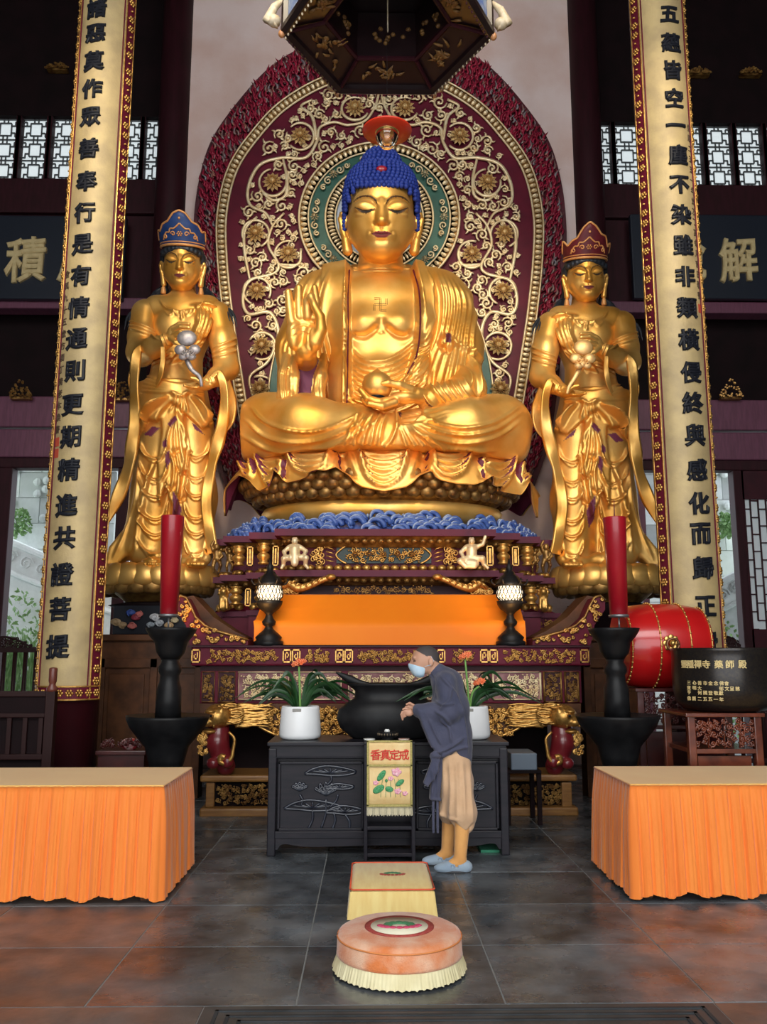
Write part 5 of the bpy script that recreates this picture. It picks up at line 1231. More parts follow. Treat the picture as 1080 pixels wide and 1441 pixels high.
figurine(664, 757, 44, 9.62, BODY + [[(-.18, .30, .05, .08), (-.34, .46, .12, .065), (-.26, .62, .24, .055)], [(.18, .28, .05, .08), (.36, .20, .10, .06), (.42, .02, .12, .05), (.44, -.04, .12, .055)],
    [(-.08, .66, .14, .12), (-.36, .74, .26, .10), (-.2, .90, .28, .08), (.1, .92, .28, .07)], [(.08, .66, .14, .12), (.34, .66, .22, .10), (.40, .84, .16, .07), (.52, .96, .22, .05)], [(-.1, .8, .2, .14), (.1, .82, .2, .14)]], GOLDP, 'reclining_guardian')
BEAR = [[(0, .1, .1, .1), (0, .13, .1, .1)], [(0, .3, 0, .13), (.02, .52, 0, .12)], [(-.1, .28, 0, .07), (-.18, .06, .05, .05), (-.1, -.08, .05, .05)], [(.1, .28, 0, .07), (.2, .44, .1, .05), (.1, .55, .15, .05)], [(-.06, .55, 0, .08), (-.12, .78, .08, .06), (-.1, .98, 0, .05)], [(.08, .55, 0, .08), (.14, .76, .1, .06), (.08, .98, .02, .05)]]
for cx_, cy_, Hh, Y in ((305, 765, 40, 10.45), (323, 772, 32, 10.5), (769, 765, 40, 10.45), (753, 775, 30, 10.5)): figurine(cx_, cy_, Hh, Y, BEAR, GOLDA, 'bearer_figure')
LION = [[(0, .14, .2, .16), (0, .2, .15, .17)], [(0, .38, .05, .2), (0, .7, 0, .2)], [(-.12, .5, .15, .09), (-.14, .92, .2, .08)], [(.12, .5, .15, .09), (.14, .92, .2, .08)], [(0, .75, 0, .24), (0, .85, 0, .24)]] + [[(.22 * math.cos(t), .17 + .2 * math.sin(t), .06, .07), (.26 * math.cos(t), .2 + .24 * math.sin(t), .02, .05)] for t in np.linspace(0, 6.28, 10)]
for cx_ in (315, 765): figurine(cx_, 828, 30, 10.15, LION, GOLDD, 'small_lion')
for q in (-1, 1):
    dr = MB(); X = lambda x: 541 + q * (x - 541)
    P = spline([(X(395), 828), (X(408), 822), (X(420), 828), (X(436), 824), (X(452), 817), (X(466), 812)], 6); dr.tube(v3(P, 9.55), np.interp(np.linspace(0, 1, len(P)), [0, .3, 1], [.02, .05, .03]), 8)
    dr.ell(at(X(466), 812, 9.5), (.06, .05, .035), 8, 6)
    for k in range(8): t = P[k * 3 + 1]; dr.tube(v3([t, t + (q * 4, -5), t + (q * 9, -4)], 9.52), [.02, .014, .003], 5)
    for k in range(12): dr.tube(v3(curlp(X(392 + 5 * (k % 6)), 830 + 3 * (k // 6), 4, k, 1), 9.56), .009, 5)
    dr.build('carved_dragon', GOLDD, throne, True)
# ================================================================ LONG CARVED ALTAR in front of the throne
AY = 8.8
altar = thing('carved_altar', at(549, 1150, 8.82) * [1, 1, 0], 'long maroon and gilt carved altar with lion-head legs, behind the black table', 'altar')
pbox(268, 910, 831, 937, AY, .84, .02).build('altar_top', MAROON, altar)
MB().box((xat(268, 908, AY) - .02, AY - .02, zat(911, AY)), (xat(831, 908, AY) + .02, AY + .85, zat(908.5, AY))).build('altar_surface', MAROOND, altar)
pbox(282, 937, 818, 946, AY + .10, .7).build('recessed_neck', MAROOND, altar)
pbox(281, 944, 818, 990, AY + .06, .1, .01).build('panel_frame', MAROON, altar)
fbk = MB()
def fret(x0, x1, flip):
    Y = AY - .012; w = (x1 - x0) / 6.
    def b(a, c, d, e): fbk.box((xat(x0 + a * w, 920, Y), Y, zat(932.5 - c * 19 / 6, Y)), (xat(x0 + d * w, 920, Y), Y + .02, zat(932.5 - e * 19 / 6, Y)))
    b(0, 0, 6, .7); b(0, 5.3, 6, 6); b(0, 0, .8, 6); b(5.2, 0, 6, 6)
    if flip: b(1.6, 1.4, 2.3, 4.7); b(1.6, 4.0, 4.4, 4.7); b(3.7, 2.2, 4.4, 4.7); b(2.9, 2.2, 4.4, 2.8)
    else: b(3.7, 1.4, 4.4, 4.7); b(1.6, 1.4, 4.4, 2.1); b(1.6, 1.4, 2.3, 3.9); b(1.6, 3.3, 3.1, 3.9)
for a, b in ((269.5, 282), (398, 410), (411, 423), (472, 484), (485, 497), (602, 614), (615, 627), (676, 688), (689, 701), (817, 829.5)): fret(a, b, a % 2 < 1)
fbk.build('key_fret_blocks', GOLDD, altar, False, 'stuff')
fo = MB()
for a, b in ((290, 392), (430, 466), (503, 596), (633, 670), (707, 812)): foliage(fo, a, 913, b, 934, AY - .012, int((b - a) * 1.6), 4.5, .95)
fo.build('gilt_foliage', GOLDD, altar, True, 'stuff')
PKB = mat('faded_pink_ground', (.28, .13, .13), .6, 0, (.16, .05, .06), scale=10)
for k, (a, b) in enumerate(((335, 407), (413, 481), (490, 608), (615, 687), (694, 762))):
    p = pbox(a, 946, b, 984, AY + .045, .03).build('relief_panel', PKB, altar); f = MB()
    for q in ((a, 945, b, 946.5), (a, 983.5, b, 985), (a, 945, a + 1.5, 985), (b - 1.5, 945, b, 985)): pbox(*q, AY + .03, .05, mb=f)
    foliage(f, a + 2, 948, b - 2, 983, AY + .035, int((b - a) * 2.2), 5, 1.1)
    f.build('gilt_relief', GOLDP, p, True)
for a, b in ((307, 331), (766, 791), (284, 302), (796, 815)):
    p = pbox(a, 946, b, 988, AY + .045, .03).build('side_panel', MAROOND, altar); f = MB()
    for q in ((a, 945, b, 946.2), (a, 987, b, 988.2), (a, 945, a + 1, 988), (b - 1, 945, b, 988)): pbox(*q, AY + .03, .05, mb=f)
    foliage(f, a + 1, 947, b - 1, 987, AY + .035, int((b - a) * 3.5), 4, 1.0); f.build('gilt_relief', GOLDA, p, True)
# gilt apron with a cloud-edged foot, lion heads and cabriole legs
ap = [(282, 990), (818, 990), (818, 1012), (790, 1012), (765, 1008), (745, 1014), (725, 1026), (700, 1035), (670, 1040), (430, 1040), (400, 1035), (375, 1026), (355, 1014), (335, 1008), (310, 1012), (282, 1012)]
fix_normals(MB().prism([tuple(at(x, y, AY + .05)[[0, 2]]) for x, y in ap], AY + .05, AY + .2).build('apron', WOODB, altar))
g = MB(); rr = random.Random(9)
for q in (-1, 1):
    X = lambda x: 549 + q * (x - 549) if q > 0 else x
    XX = (lambda x: x) if q < 0 else (lambda x: 1099 - x)
    foliage(g, min(XX(376), XX(545)), 993, max(XX(376), XX(545)), 1037, AY + .02, 520, 5.5, 1.7, rr)
    for k in range(26):       # mane swept back from the head
        y = 992 + k * 1.2; x = 332 + rr.uniform(-4, 6); P = [(XX(x), y), (XX(x + 14), y + rr.uniform(-2, 2)), (XX(x + 30), y + rr.uniform(-3, 3)), (XX(x + 48), y + rr.uniform(-5, 3))]
        P = [p for p in P]; g.tube(v3(spline(P, 4), AY - .0), np.linspace(.022, .006, 13), 5)
g.build('apron_carving', GOLDD, altar, True, 'stuff')
RIM = MB(); RIM.tube(v3(spline([(318, 1012), (335, 1009), (355, 1016), (375, 1028), (400, 1037), (440, 1041)], 5), AY + .03), .014, 6); RIM.tube(v3(spline([(1099 - x, y) for x, y in [(318, 1012), (335, 1009), (355, 1016), (375, 1028), (400, 1037), (440, 1041)]], 5), AY + .03), .014, 6)
RIM.build('apron_rim', GOLDD, altar, True)
for q in (-1, 1):
    XX = (lambda x: x) if q < 0 else (lambda x: 1099 - x); u = mpp(at(300, 1010, AY)); f = lambda x, y, d=0: at(XX(x), y, AY - d)
    S_ = Sdf(np.minimum(f(268, 1090), f(345, 1090)) * [1, 0, 1] + [0, AY - .4, 0], np.maximum(f(268, 985), f(345, 985)) * [1, 0, 1] + [0, AY + .35, 0], u * .8)
    S_.ell(f(307, 1008, .02), (u * 20, .17, u * 17)); S_.ell(f(291, 1016, .10), (u * 12, .10, u * 7.5), .02); S_.ell(f(284, 1012, .13), (u * 5.5, .06, u * 4.5), .01)
    S_.ell(f(297, 1001, .14), (u * 8, .07, u * 3.4), .015); S_.ell(f(296, 1029, .05), (u * 11, .09, u * 4), .015)
    S_.ell(f(297, 1008, .20), (u * 3.6, .035, u * 3.4), .0); S_.ell(f(312, 1001, .12), (u * 5, .04, u * 6), .01)
    for k in range(4): S_.ell(f(283 + 6 * k, 1021.5, .17 - .01 * k), (u * 1.8, .02, u * 3.2), .004)
    S_.ell(f(291, 1023.5, .12), (u * 9, .10, u * 1.6), .005, '-')
    V, Q = S_.mesh(); mkobj('lion_head', V, Q, GOLDD, altar, True)
    ey = MB(); ey.ell(f(297, 1007.5, .235), (u * 2, .02, u * 2), 10, 6); ey.build('lion_eye', INK, altar, True)
    mn = MB(); r2 = random.Random(3)
    for k in range(44):
        a = r2.uniform(-2.4, 1.2); x0, y0 = 312 + 12 * math.cos(a), 1006 + 14 * math.sin(a); mn.tube(v3(spline([(XX(x0), y0), (XX(x0 + 10), y0 + r2.uniform(-3, 3)), (XX(x0 + 20), y0 + r2.uniform(-4, 2))], 4), AY - .1 + r2.uniform(0, .05)), np.linspace(.018, .004, 9), 5)
    for k in range(26): x, y = 284 + r2.uniform(-4, 6), 1032 + r2.uniform(0, 30); mn.tube(v3(curlp(XX(x), y, 3, r2.uniform(0, 6), 1), AY - .1), .010, 5)
    mn.build('lion_mane', GOLDD, altar, True, 'stuff')
    L_ = Sdf(np.minimum(f(275, 1095), f(345, 1095)) * [1, 0, 1] + [0, AY - .4, 0], np.maximum(f(275, 1010), f(345, 1010)) * [1, 0, 1] + [0, AY + .35, 0], u * .9)
    L_.chain([(f(308, 1024, -.02), u * 15), (f(306, 1045, .02), u * 16), (f(312, 1064, .0), u * 14), (f(318, 1078, .0), u * 13)], .02); L_.ell(f(300, 1074, .12), (u * 9, .06, u * 8), .01); L_.ell(f(320, 1072, .12), (u * 9, .06, u * 9), .01)
    V, Q = L_.mesh(); mkobj('cabriole_leg', V, Q, mat('maroon_leg', (.17, .012, .018), .35, coat=.3), altar, True)
    sc = MB(); sc.tube(v3(spline([(XX(322), 1030), (XX(330), 1040), (XX(328), 1056), (XX(326), 1066), (XX(318), 1074), (XX(310), 1072), (XX(311), 1065), (XX(317), 1066)], 5), AY - .16), np.linspace(.012, .03, 36), 7, .7); sc.build('gilt_scroll', GOLDD, altar, True)
pbox(330, 1000, 770, 1090, AY + .5, .1).build('back_board', DARK, altar)
# plinth
PY = 8.74
pbox(281, 1090, 813, 1101, PY, .88, .02).build('plinth_top_rail', OCHRE, altar); pbox(280, 1136, 815, 1151, PY - .05, .92, .02).build('plinth_foot_rail', OCHRE, altar)
pbox(291, 1101, 803, 1136, PY + .08, .78).build('plinth_body', DARK, altar)
for a, b in ((289, 302), (792, 805)): pbox(a, 1101, b, 1136, PY + .03, .2, .01).build('plinth_post', OCHRE, altar)
ow = MB(); foliage(ow, 303, 1102, 470, 1134, PY + .05, 420, 4.2, 1.0); foliage(ow, 620, 1102, 792, 1134, PY + .05, 420, 4.2, 1.0); ow.build('openwork_lattice', GOLDA, altar, True, 'stuff')
# upturned scroll ends standing on the altar
for q in (-1, 1):
    XX = (lambda x: x) if q < 0 else (lambda x: 1099 - x)
    P = [(247, 845), (254, 838), (262, 841), (268, 852), (275, 868), (288, 880), (305, 888), (330, 895), (349, 900), (349, 908), (268, 908), (264, 895), (262, 880), (254, 868), (247, 858)]
    V = [tuple(at(XX(x), y, AY + .02)[[0, 2]]) for x, y in P]; e_ = thing('upturned_altar_end', at(XX(300), 908, AY), 'upturned carved scroll end on the altar, beside the %s attendant' % ('blue-crowned' if q < 0 else 'red-crowned'), 'carving', 'upturned scroll ends of the altar')
    fix_normals(MB().prism(V, AY + .02, AY + .82).build('scroll_board', MAROON, e_)); f = MB(); rr = random.Random(2)
    for k in range(130):
        x, y = rr.uniform(250, 345), rr.uniform(842, 906)
        if inside(np.array([x]), np.array([y]), [(px_ + (2 if px_ < 270 else -2), py_) for px_, py_ in P])[0]: f.tube(v3(curlp(XX(x), y, rr.uniform(2, 4), rr.uniform(0, 6), rr.choice((-1, 1)), 1.2, 9), AY - .0), .010, 5)
    f.build('gilt_figures', GOLDD, e_, True, 'stuff')
    R_m = MB(); R_m.tube(v3([(XX(a), b) for a, b in P[:9]], AY + .01), .014, 6); R_m.build('gilt_edge', GOLDA, e_, True)
    W2 = MB(); Pq = [(262, 840), (272, 838), (300, 868), (330, 888), (346, 896), (346, 905), (325, 897), (300, 887), (285, 878), (274, 866)]
    fix_normals(W2.prism([tuple(at(XX(x), y, AY + .3)[[0, 2]]) for x, y in Pq], AY + .3, AY + .82).build('scroll_back', WOODB, e_))
# orange cloth over a stepped box on the altar
ORC = mat('orange_satin', (.92, .23, .004), .6, 0, (.88, .20, .003), scale=1.5, sheen=.1, spec=.3)
oc = thing('cloth_covered_shelf', at(549, 908, 9.2), 'long shelf on the altar covered with plain bright orange cloth', 'cloth')
m_ = MB(); rings = []
for x0, x1, y, Y in ((357, 741, 907.6, 8.98), (358, 740, 884, 8.99), (357, 739, 874, 9.0), (360, 737, 872, 9.06), (366, 733, 857, 9.10), (372, 728, 855, 9.16), (384, 716, 838, 9.2), (386, 714, 836.5, 9.26), (386, 714, 838, 9.55)):
    n = 40; rings.append([tuple(at(x0 + (x1 - x0) * i / n, y, Y + .006 * math.sin(i * 2.1))) for i in range(n + 1)])
m_.loft(rings, False); o = m_.build('cloth_front', ORC, oc, True)
s2_ = MB()
for a in (0, -1):
    c = [r[a] for r in rings[:-1]]; k = len(c); s2_.add(c + [(p[0], 9.57, p[2]) for p in c], [(i, i + 1, k + i + 1, k + i) for i in range(k - 1)])
s2_.build('cloth_side', ORC, oc)
# two bronze lamps
LGL = mat('lit_lamp_glass', (.8, .72, .55), .4, emit=(1, .80, .55), estr=1.3)
for cx_, nm in ((378, 'left'), (719.5, 'right')):
    Y = 8.92; c = at(cx_, 909, Y); u = mpp(c); zz = lambda y: zat(y, Y) - c[2]
    t = thing('bronze_lamp', c, 'black bronze lamp with latticed glowing globe on the altar, %s of the orange cloth' % nm, 'lamp', 'pair of bronze lamps on the altar')
    prof = [(21, 909), (21, 903), (17, 901), (19, 897), (14, 892), (7, 886), (5, 882), (9, 879), (10, 875), (6, 870), (4.5, 865), (8, 861), (14, 857), (18, 851), (19, 846), (15, 845)]
    MB().lathe(c, [(r * u, zz(y)) for r, y in prof], 20).build('stand', BLACK, t, True)
    g = MB(); g.lathe(c, [(r * u, zz(y)) for r, y in ((14, 845), (18, 840), (18.5, 833), (16, 825))], 20); g.build('globe', LGL, t, True)
    lt = MB()
    for k in range(20):
        for d in (-1, 1): lt.tube([(c[0] + (R + .6) * u * math.cos(a), c[1] + (R + .6) * u * math.sin(a), c[2] + zz(y)) for a, R, y in [(2 * math.pi * k / 20 + d * .16 * j, (14, 18, 18.5, 16)[j], (845, 840, 833, 825)[j]) for j in range(4)]], .35 * u * 1.4, 4)
    lt.build('lattice', BLACK, t, False, 'stuff')
    rf = MB(); rf.lathe(c, [(r * u, zz(y)) for r, y in ((20, 824), (17, 820), (13, 812), (8, 808), (7, 805), (4, 803), (5, 798), (2, 793), (1, 786))], 12, wob=lambda a, z: 1 + .06 * math.cos(6 * a)); rf.build('roof_cap', BLACK, t, True)
    for k in range(6): a = k * math.pi / 3; rk = MB(); rk.tube([c + np.array([R * u * math.cos(a), R * u * math.sin(a), zz(y)]) for R, y in ((18, 823), (23, 822), (26, 818), (25, 815))], u * 1.3, 6); rk.build('roof_hook', BLACK, t, True)
    l = bpy.data.lights.new('lamp_bulb', 'POINT'); l.energy = 3; l.color = (1, .75, .45); l.shadow_soft_size = .05; lo = bpy.data.objects.new('lamp_bulb', l); COL.objects.link(lo); lo.location = (c[0], c[1] - .3, c[2] + zz(834))
# ================================================================ WRITING
def glyph(txt, size, ext=.006, bold=0., rough=0., cut=0., seed=0):
    """mesh of a text: x right, z up, y depth; centred on its own box"""
    c = bpy.data.curves.new('t', 'FONT'); c.body = txt; c.size = size; c.extrude = ext; c.bevel_depth = bold; c.bevel_resolution = 0; c.resolution_u = 4
    c.align_x = 'CENTER'
    o = bpy.data.objects.new('t', c); COL.objects.link(o); dg = bpy.context.evaluated_depsgraph_get(); me = bpy.data.meshes.new_from_object(o.evaluated_get(dg))
    bpy.data.objects.remove(o); bm = bmesh.new(); bm.from_mesh(me); bpy.data.meshes.remove(me)
    xs_ = [v.co.x for v in bm.verts]; ys_ = [v.co.y for v in bm.verts]; mx, my = (min(xs_) + max(xs_)) / 2, (min(ys_) + max(ys_)) / 2
    if cut:
        k = min(xs_) + cut
        while k < max(xs_):
            g = bm.verts[:] + bm.edges[:] + bm.faces[:]; bmesh.ops.bisect_plane(bm, geom=g, plane_co=(k, 0, 0), plane_no=(1, 0, 0)); k += cut
    if rough:      # uneven brush: strokes swell and shrink
        for v in bm.verts:
            x, y = v.co.x / size, v.co.y / size
            v.co.x += rough * size * (math.sin(9 * y + seed) + .6 * math.sin(17 * x + 2 * seed)); v.co.y += rough * size * (math.sin(11 * x + seed * 1.7) + .6 * math.sin(19 * y + seed))
            v.co.y += .07 * (v.co.x - mx)
    bm.verts.index_update(); V = np.array([(v.co.x - mx, -v.co.z, v.co.y - my) for v in bm.verts]); F = [tuple(v.index for v in f.verts) for f in bm.faces]; bm.free()
    return V, F
# ================================================================ COLUMNS AND THEIR CURVED INSCRIBED BOARDS
BOARD = mat('aged_gold_leaf_board', (.52, .385, .18), .55, .15, (.38, .28, .14), scale=4.5, bump=.12, bscale=50, detail=10)
REDC = mat('red_lacquered_column', (.075, .010, .014), .35, 0, (.055, .008, .012), scale=2)
STB = mat('grey_stone_base', (.16, .17, .18), .7, 0, (.10, .11, .12), scale=6)
RB, YC = .305, 8.55
T_L = [('諸', 12, 147), ('惡', 47, 145), ('莫', 86, 143), ('作', 125, 141), ('眾', 165, 138), ('善', 209, 135), ('奉', 255, 132), ('行', 299, 130), ('是', 344, 127), ('有', 388, 123), ('情', 433, 120), ('通', 477, 117), ('則', 522, 113), ('更', 570, 112), ('期', 615, 107), ('精', 661, 102), ('進', 711, 101), ('共', 757, 97), ('證', 808, 94), ('菩', 857, 91), ('提', 910, 89)]
T_R = [('五', 20, 928), ('蘊', 60, 931), ('皆', 99, 933), ('空', 138, 936), ('一', 176, 938), ('塵', 218, 940), ('不', 260, 943), ('染', 302, 946), ('雖', 345, 948), ('非', 389, 952), ('類', 433, 955), ('橫', 478, 957), ('侵', 524, 961), ('終', 567, 965), ('與', 612, 967), ('感', 661, 971), ('化', 708, 973), ('而', 751, 975), ('歸', 799, 978), ('正', 853, 983), ('覺', 905, 986)]
def board(q, texts, small, label, sy0, sy1, seals, dates):
    Xc = at(54, 985, YC)[0] + RB if q < 0 else at(1016, 905, YC)[0] - RB
    col = MB().lathe((Xc, YC, 0), [(.27, .25), (.27, 17.4)], 36).build('pillar', REDC, None, True)
    tag(col, 'round red lacquered pillar carrying the %s inscribed board' % ('left' if q < 0 else 'right'), 'pillar', None, 'structure')
    bs = MB().lathe((Xc, YC, 0), [(.36, 0), (.36, .06), (.40, .12), (.37, .24), (.29, .27)], 32).build('trim_%d' % (5 if q < 0 else 6), STB, None, True); tag(bs, 'grey stone base of the red pillar under the %s inscribed board' % ('left' if q < 0 else 'right'), 'base', None, 'structure')
    zb, ztp = (at(93, 985, YC - RB)[2], at(155, -110, YC - RB)[2])
    root = thing('inscribed_board', (Xc, YC - RB, zb), label, 'board', 'tall curved gilt boards of black writing')
    def W(a, z, r=0.): return (Xc + (RB + r) * math.sin(a), YC - (RB + r) * math.cos(a), z)
    A = math.radians(73); n = 24
    def shell(a0, a1, z0, z1, r0, r1, name, m, parent=root, nz=1):
        mb = MB(); k = max(2, int(n * (a1 - a0) / (2 * A)) + 1); rings = []
        for z in np.linspace(z0, z1, nz + 1): rings.append([W(a, z, r1) for a in np.linspace(a0, a1, k)] + [W(a, z, r0) for a in np.linspace(a1, a0, k)])
        mb.loft(rings, True, True); return fix_normals(mb.build(name, m, parent, False))
    bd = shell(-A, A, zb, ztp, -.02, 0.004, 'panel', BOARD)
    bd.data.polygons.foreach_set('use_smooth', [True] * len(bd.data.polygons)); 
    md = bd.modifiers.new('e', 'EDGE_SPLIT'); md.split_angle = .6
    in_, out_ = (1, -1) if q < 0 else (-1, 1)
    a5 = math.radians(51)
    for sd in (-1, 1):
        shell(min(sd * a5, sd * A), max(sd * a5, sd * A), zb, ztp, .0, .010, 'side_border', MAROON)
        for a in (a5, A, a5 - .09): MB().tube([W(sd * a, z, .012) for z in (zb, ztp)], .007, 6).build('border_rim', GOLDD if a != a5 - .09 else MAROON, root)
    shell(-A, A, zb, zb + .12, .0, .012, 'bottom_border', MAROON)
    for z in (zb, zb + .12): MB().tube([W(a, z, .014) for a in np.linspace(-A, A, 20)], .009, 6).build('border_rim', GOLDD, root)
    bo = MB(); am = (a5 + A) / 2
    def rose(a, z, s_):
        for k in range(6): bo.ell(W(a + s_ * .55 / RB * math.cos(k * 1.047), z + s_ * .55 * math.sin(k * 1.047), .014), (s_ * .34, s_ * .2, s_ * .34), 5, 3)
        bo.ell(W(a, z, .02), (s_ * .3,) * 3, 6, 4)
    z = zb + .17; k = 0
    while z < ztp:
        for sd in (-1, 1):
            if k % 3 < 2: rose(sd * am, z, .05)
            else: 
                c = W(sd * am, z, .016); rot = sd * am; bo.ell(c, (.02, .01, .012), 5, 3)
        z += .115 if k % 3 < 1 else .10; k += 1
    for k in range(9): rose(-A * .88 + A * 1.76 * k / 8, zb + .06, .045)
    bo.build('gilt_rosettes', GOLDD, root, True, 'stuff')
    for j, (ch, y, x) in enumerate(texts):
        zc = at(x, y, YC - RB)[2]; V, F = glyph(ch, .218, .011, .0078, .010, .045, j * 1.3 + q)
        s0 = (.050 if q > 0 else -.045); w_ = np.array([W((s0 + vx) / RB, zc + vz * 1.04, .008 - vy) for vx, vy, vz in V])
        mkobj('written_character', w_, F, INK, root)
    # small dated signature down the outer side
    ys_ = np.linspace(sy0, sy1, len(small))
    for j, ch in enumerate(small):
        zc = at(100, ys_[j], YC - RB)[2]; V, F = glyph(ch, .085, .004, .001)
        sx = out_ * (.235 if q > 0 else .215); mkobj('signature_character', np.array([W((sx + vx) / RB, zc + vz, .006 - vy) for vx, vy, vz in V]), F, MATS['faded_ink'], root)
    for y in seals:
        zc = at(100, y, YC - RB)[2]; sx = out_ * (.235 if q > 0 else .215)
        shell(sx / RB - .13, sx / RB + .13, zc - .045, zc + .045, .0, .008, 'red_seal', MATS['seal_red'])
mat('faded_ink', (.09, .055, .03), .6); mat('seal_red', (.42, .06, .03), .6)
board(-1, T_L, '舍異九十五歲方國丁清老本煥書', 'tall curved gilt board of black writing on the left pillar, ending above the railing', 382, 602, (620, 636), None)
board(1, T_R, '佛曆二五五一年歲次丁亥冬月吉日敬書', 'tall curved gilt board of black writing on the right pillar, behind the red drum', 165, 405, (424,), None)
# name plaques
PLQ = mat('blue_black_plaque', (.008, .012, .022), .4); PG = mat('pale_gold_letter', (.62, .50, .26), .5, .2, (.52, .40, .2), scale=12)
for q, x0, x1, chs in ((-1, -170, 178, (('積', 37), ('厚', 110), ('福', -36))), (1, 893, 1260, (('脫', 966), ('解', 1039), ('離', 1113)))):
    Y = YB - .22; a, b = at(x0, 419, Y), at(x1, 304, Y)
    t = thing('name_plaque', (a[0] / 2 + b[0] / 2, Y, a[2]), 'blue-black plaque with large pale gold characters, %s side of the hall' % ('left' if q < 0 else 'right'), 'plaque', 'dark name plaques on the back wall')
    MB().box((a[0], Y, a[2]), (b[0], Y + .12, b[2]), .02).build('plaque_board', PLQ, t)
    for j, (ch, x) in enumerate(chs):
        c = at(x, 366, Y - .02); V, F = glyph(ch, .66, .03, .016, .008, 0, j + 3 * q); V = V * [1, 1, 1.22]; mkobj('gilt_character', V + c, F, PG, t)

# ================================================================ HANGING LANTERN AND OIL LAMP
LY = 6.5; LX = xat(546, 45, LY); LZ = at(546, 45, LY)[2]; LR = .132 * LY
lan = thing('palace_lantern', (LX, LY, LZ), 'large dark hexagonal palace lantern hanging at the top, painted with gold flowers', 'lantern')
LB = mat('lantern_black_lacquer', (.020, .009, .010), .35, 0, (.012, .005, .006), scale=6); LBL = mat('lantern_blue_panel', (.10, .16, .40), .45, 0, (.30, .34, .42), scale=14)
def hx(r, z, off=0): return [(LX + r * math.cos(math.pi / 3 * k), LY + r * math.sin(math.pi / 3 * k), LZ + z) for k in range(6)]
def bar(A, B, w, name, m, mb=None): return (mb or MB()).tube([A, B], w, 6)
# body walls
for k in range(6):
    A, B, C, D = hx(LR, .06)[k], hx(LR, .06)[(k + 1) % 6], hx(LR * .97, 1.25)[(k + 1) % 6], hx(LR * .97, 1.25)[k]
    MB().add([A, B, C, D], [(0, 1, 2, 3)]).build('side_panel', LBL, lan)
    P = hx(LR * 1.01, 0); MB().tube([P[k], P[(k + 1) % 6]], .045, 6).build('bottom_rail', LB, lan); MB().tube([hx(LR * 1.0, 0)[k], hx(LR * 1.0, 1.3)[k]], .04, 6).build('corner_post', LB, lan)
    P1, P2, P3 = hx(LR * .97, .02), hx(LR * .62, .10), hx(LR * .60, .55); k2 = (k + 1) % 6
    fix_normals(MB().add([P1[k], P1[k2], P2[k2], P2[k]], [(0, 1, 2, 3)]).build('lower_panel', LB, lan)); fix_normals(MB().add([P2[k], P2[k2], P3[k2], P3[k]], [(0, 1, 2, 3)]).build('inner_panel', LB, lan))
    MB().tube([P2[k], P2[k2]], .022, 6).build('inner_rail', MAROOND, lan); MB().tube([hx(LR * .98, -.01)[k], hx(LR * .62, .08)[k]], .018, 6).build('radial_rail', MAROOND, lan)
    A, B, C, D = [np.array(p) for p in (P1[k], P1[k2], P2[k2], P2[k])]; fm_ = MB(); rr = random.Random(k + 20); cen = (A + B + C + D) / 4; ux = (B - A) / np.linalg.norm(B - A); uy = (D + C - A - B); uy /= np.linalg.norm(uy); nn = np.array([0, 0, -1.])
    for j in range(15):
        p = cen + ux * rr.gauss(0, .10) + uy * rr.gauss(0, .035) + nn * .012; a = rr.uniform(0, 6.28); d = ux * math.cos(a) + uy * math.sin(a); fm_.tube([p, p + d * .04, p + d * .08 + uy * .02], [.012, .014, .003], 5)
        if j % 3 == 0: fm_.ell(p, (.03, .03, .01), 7, 4)
    fm_.build('painted_flowers', mat('lantern_flower_gold', (.26, .13, .03), .5, 0, (.14, .06, .02), scale=30) if k == 0 else MATS['lantern_flower_gold'], lan, True, 'stuff')
    A, B = np.array(P2[k]), np.array(P2[k2]); fm2 = MB(); cen = (A + B) / 2 + [0, 0, .2]; ux = (B - A) / np.linalg.norm(B - A); ny = np.array([LX, LY, LZ + .3]) - cen; ny[2] = 0; ny /= np.linalg.norm(ny)
    for j in range(10): p = cen + ux * rr.gauss(0, .08) + np.array([0, 0, rr.gauss(0, .04)]) + ny * .01; fm2.ell(p, (.025, .025, .02), 6, 4)
    fm2.build('inner_flowers', MATS['lantern_flower_gold'], lan, True, 'stuff')
    c = hx(LR * 1.04, -.03)[k]; kb = MB(); kb.ell(c, (.03, .03, .035), 10, 6); kb.build('knob', mat('knob_wood', (.45, .20, .08), .4) if k == 0 else MATS['knob_wood'], lan, True)
    ph = MB(); d = np.array(hx(1, 0)[k]) - np.array([LX, LY, LZ]); c0_ = np.array([LX, LY, LZ])
    ph.tube([c0_ + d * (LR + .02) + [0, 0, .30], c0_ + d * (LR + .10) + [0, 0, .22], c0_ + d * (LR + .15) + [0, 0, .10], c0_ + d * (LR + .09) + [0, 0, .05], c0_ + d * (LR + .13) + [0, 0, .12]], [.015, .035, .05, .035, .012], 8)
    ph.ell(c0_ + d * (LR + .10) + [0, 0, .09], (.06, .06, .05), 9, 6); ph.build('phoenix_head', mat('bone_white', (.62, .52, .38), .6, 0, (.45, .34, .2), scale=20) if k == 0 else MATS['bone_white'], lan, True)
    bd_ = MB(); P = hx(LR * 1.0, -.07)
    for j in range(16): t = j / 16; p = np.array(P[k]) * (1 - t) + np.array(P[k2]) * t; bd_.ell(p, (.010, .010, .016), 5, 3)
    bd_.build('bead_fringe', MATS['bone_white'] if k in (0, 3) else MAROOND, lan, True, 'stuff')
fix_normals(MB().prism([(0, 0)] * 0 + [(LX + .6 * LR * math.cos(math.pi / 3 * k), LZ + 0) for k in ()] or [(LX - .4, LZ + .56), (LX + .4, LZ + .56), (LX + .4, LZ + .6), (LX - .4, LZ + .6)], LY - .5, LY + .5).build('inner_ceiling', LB, lan))
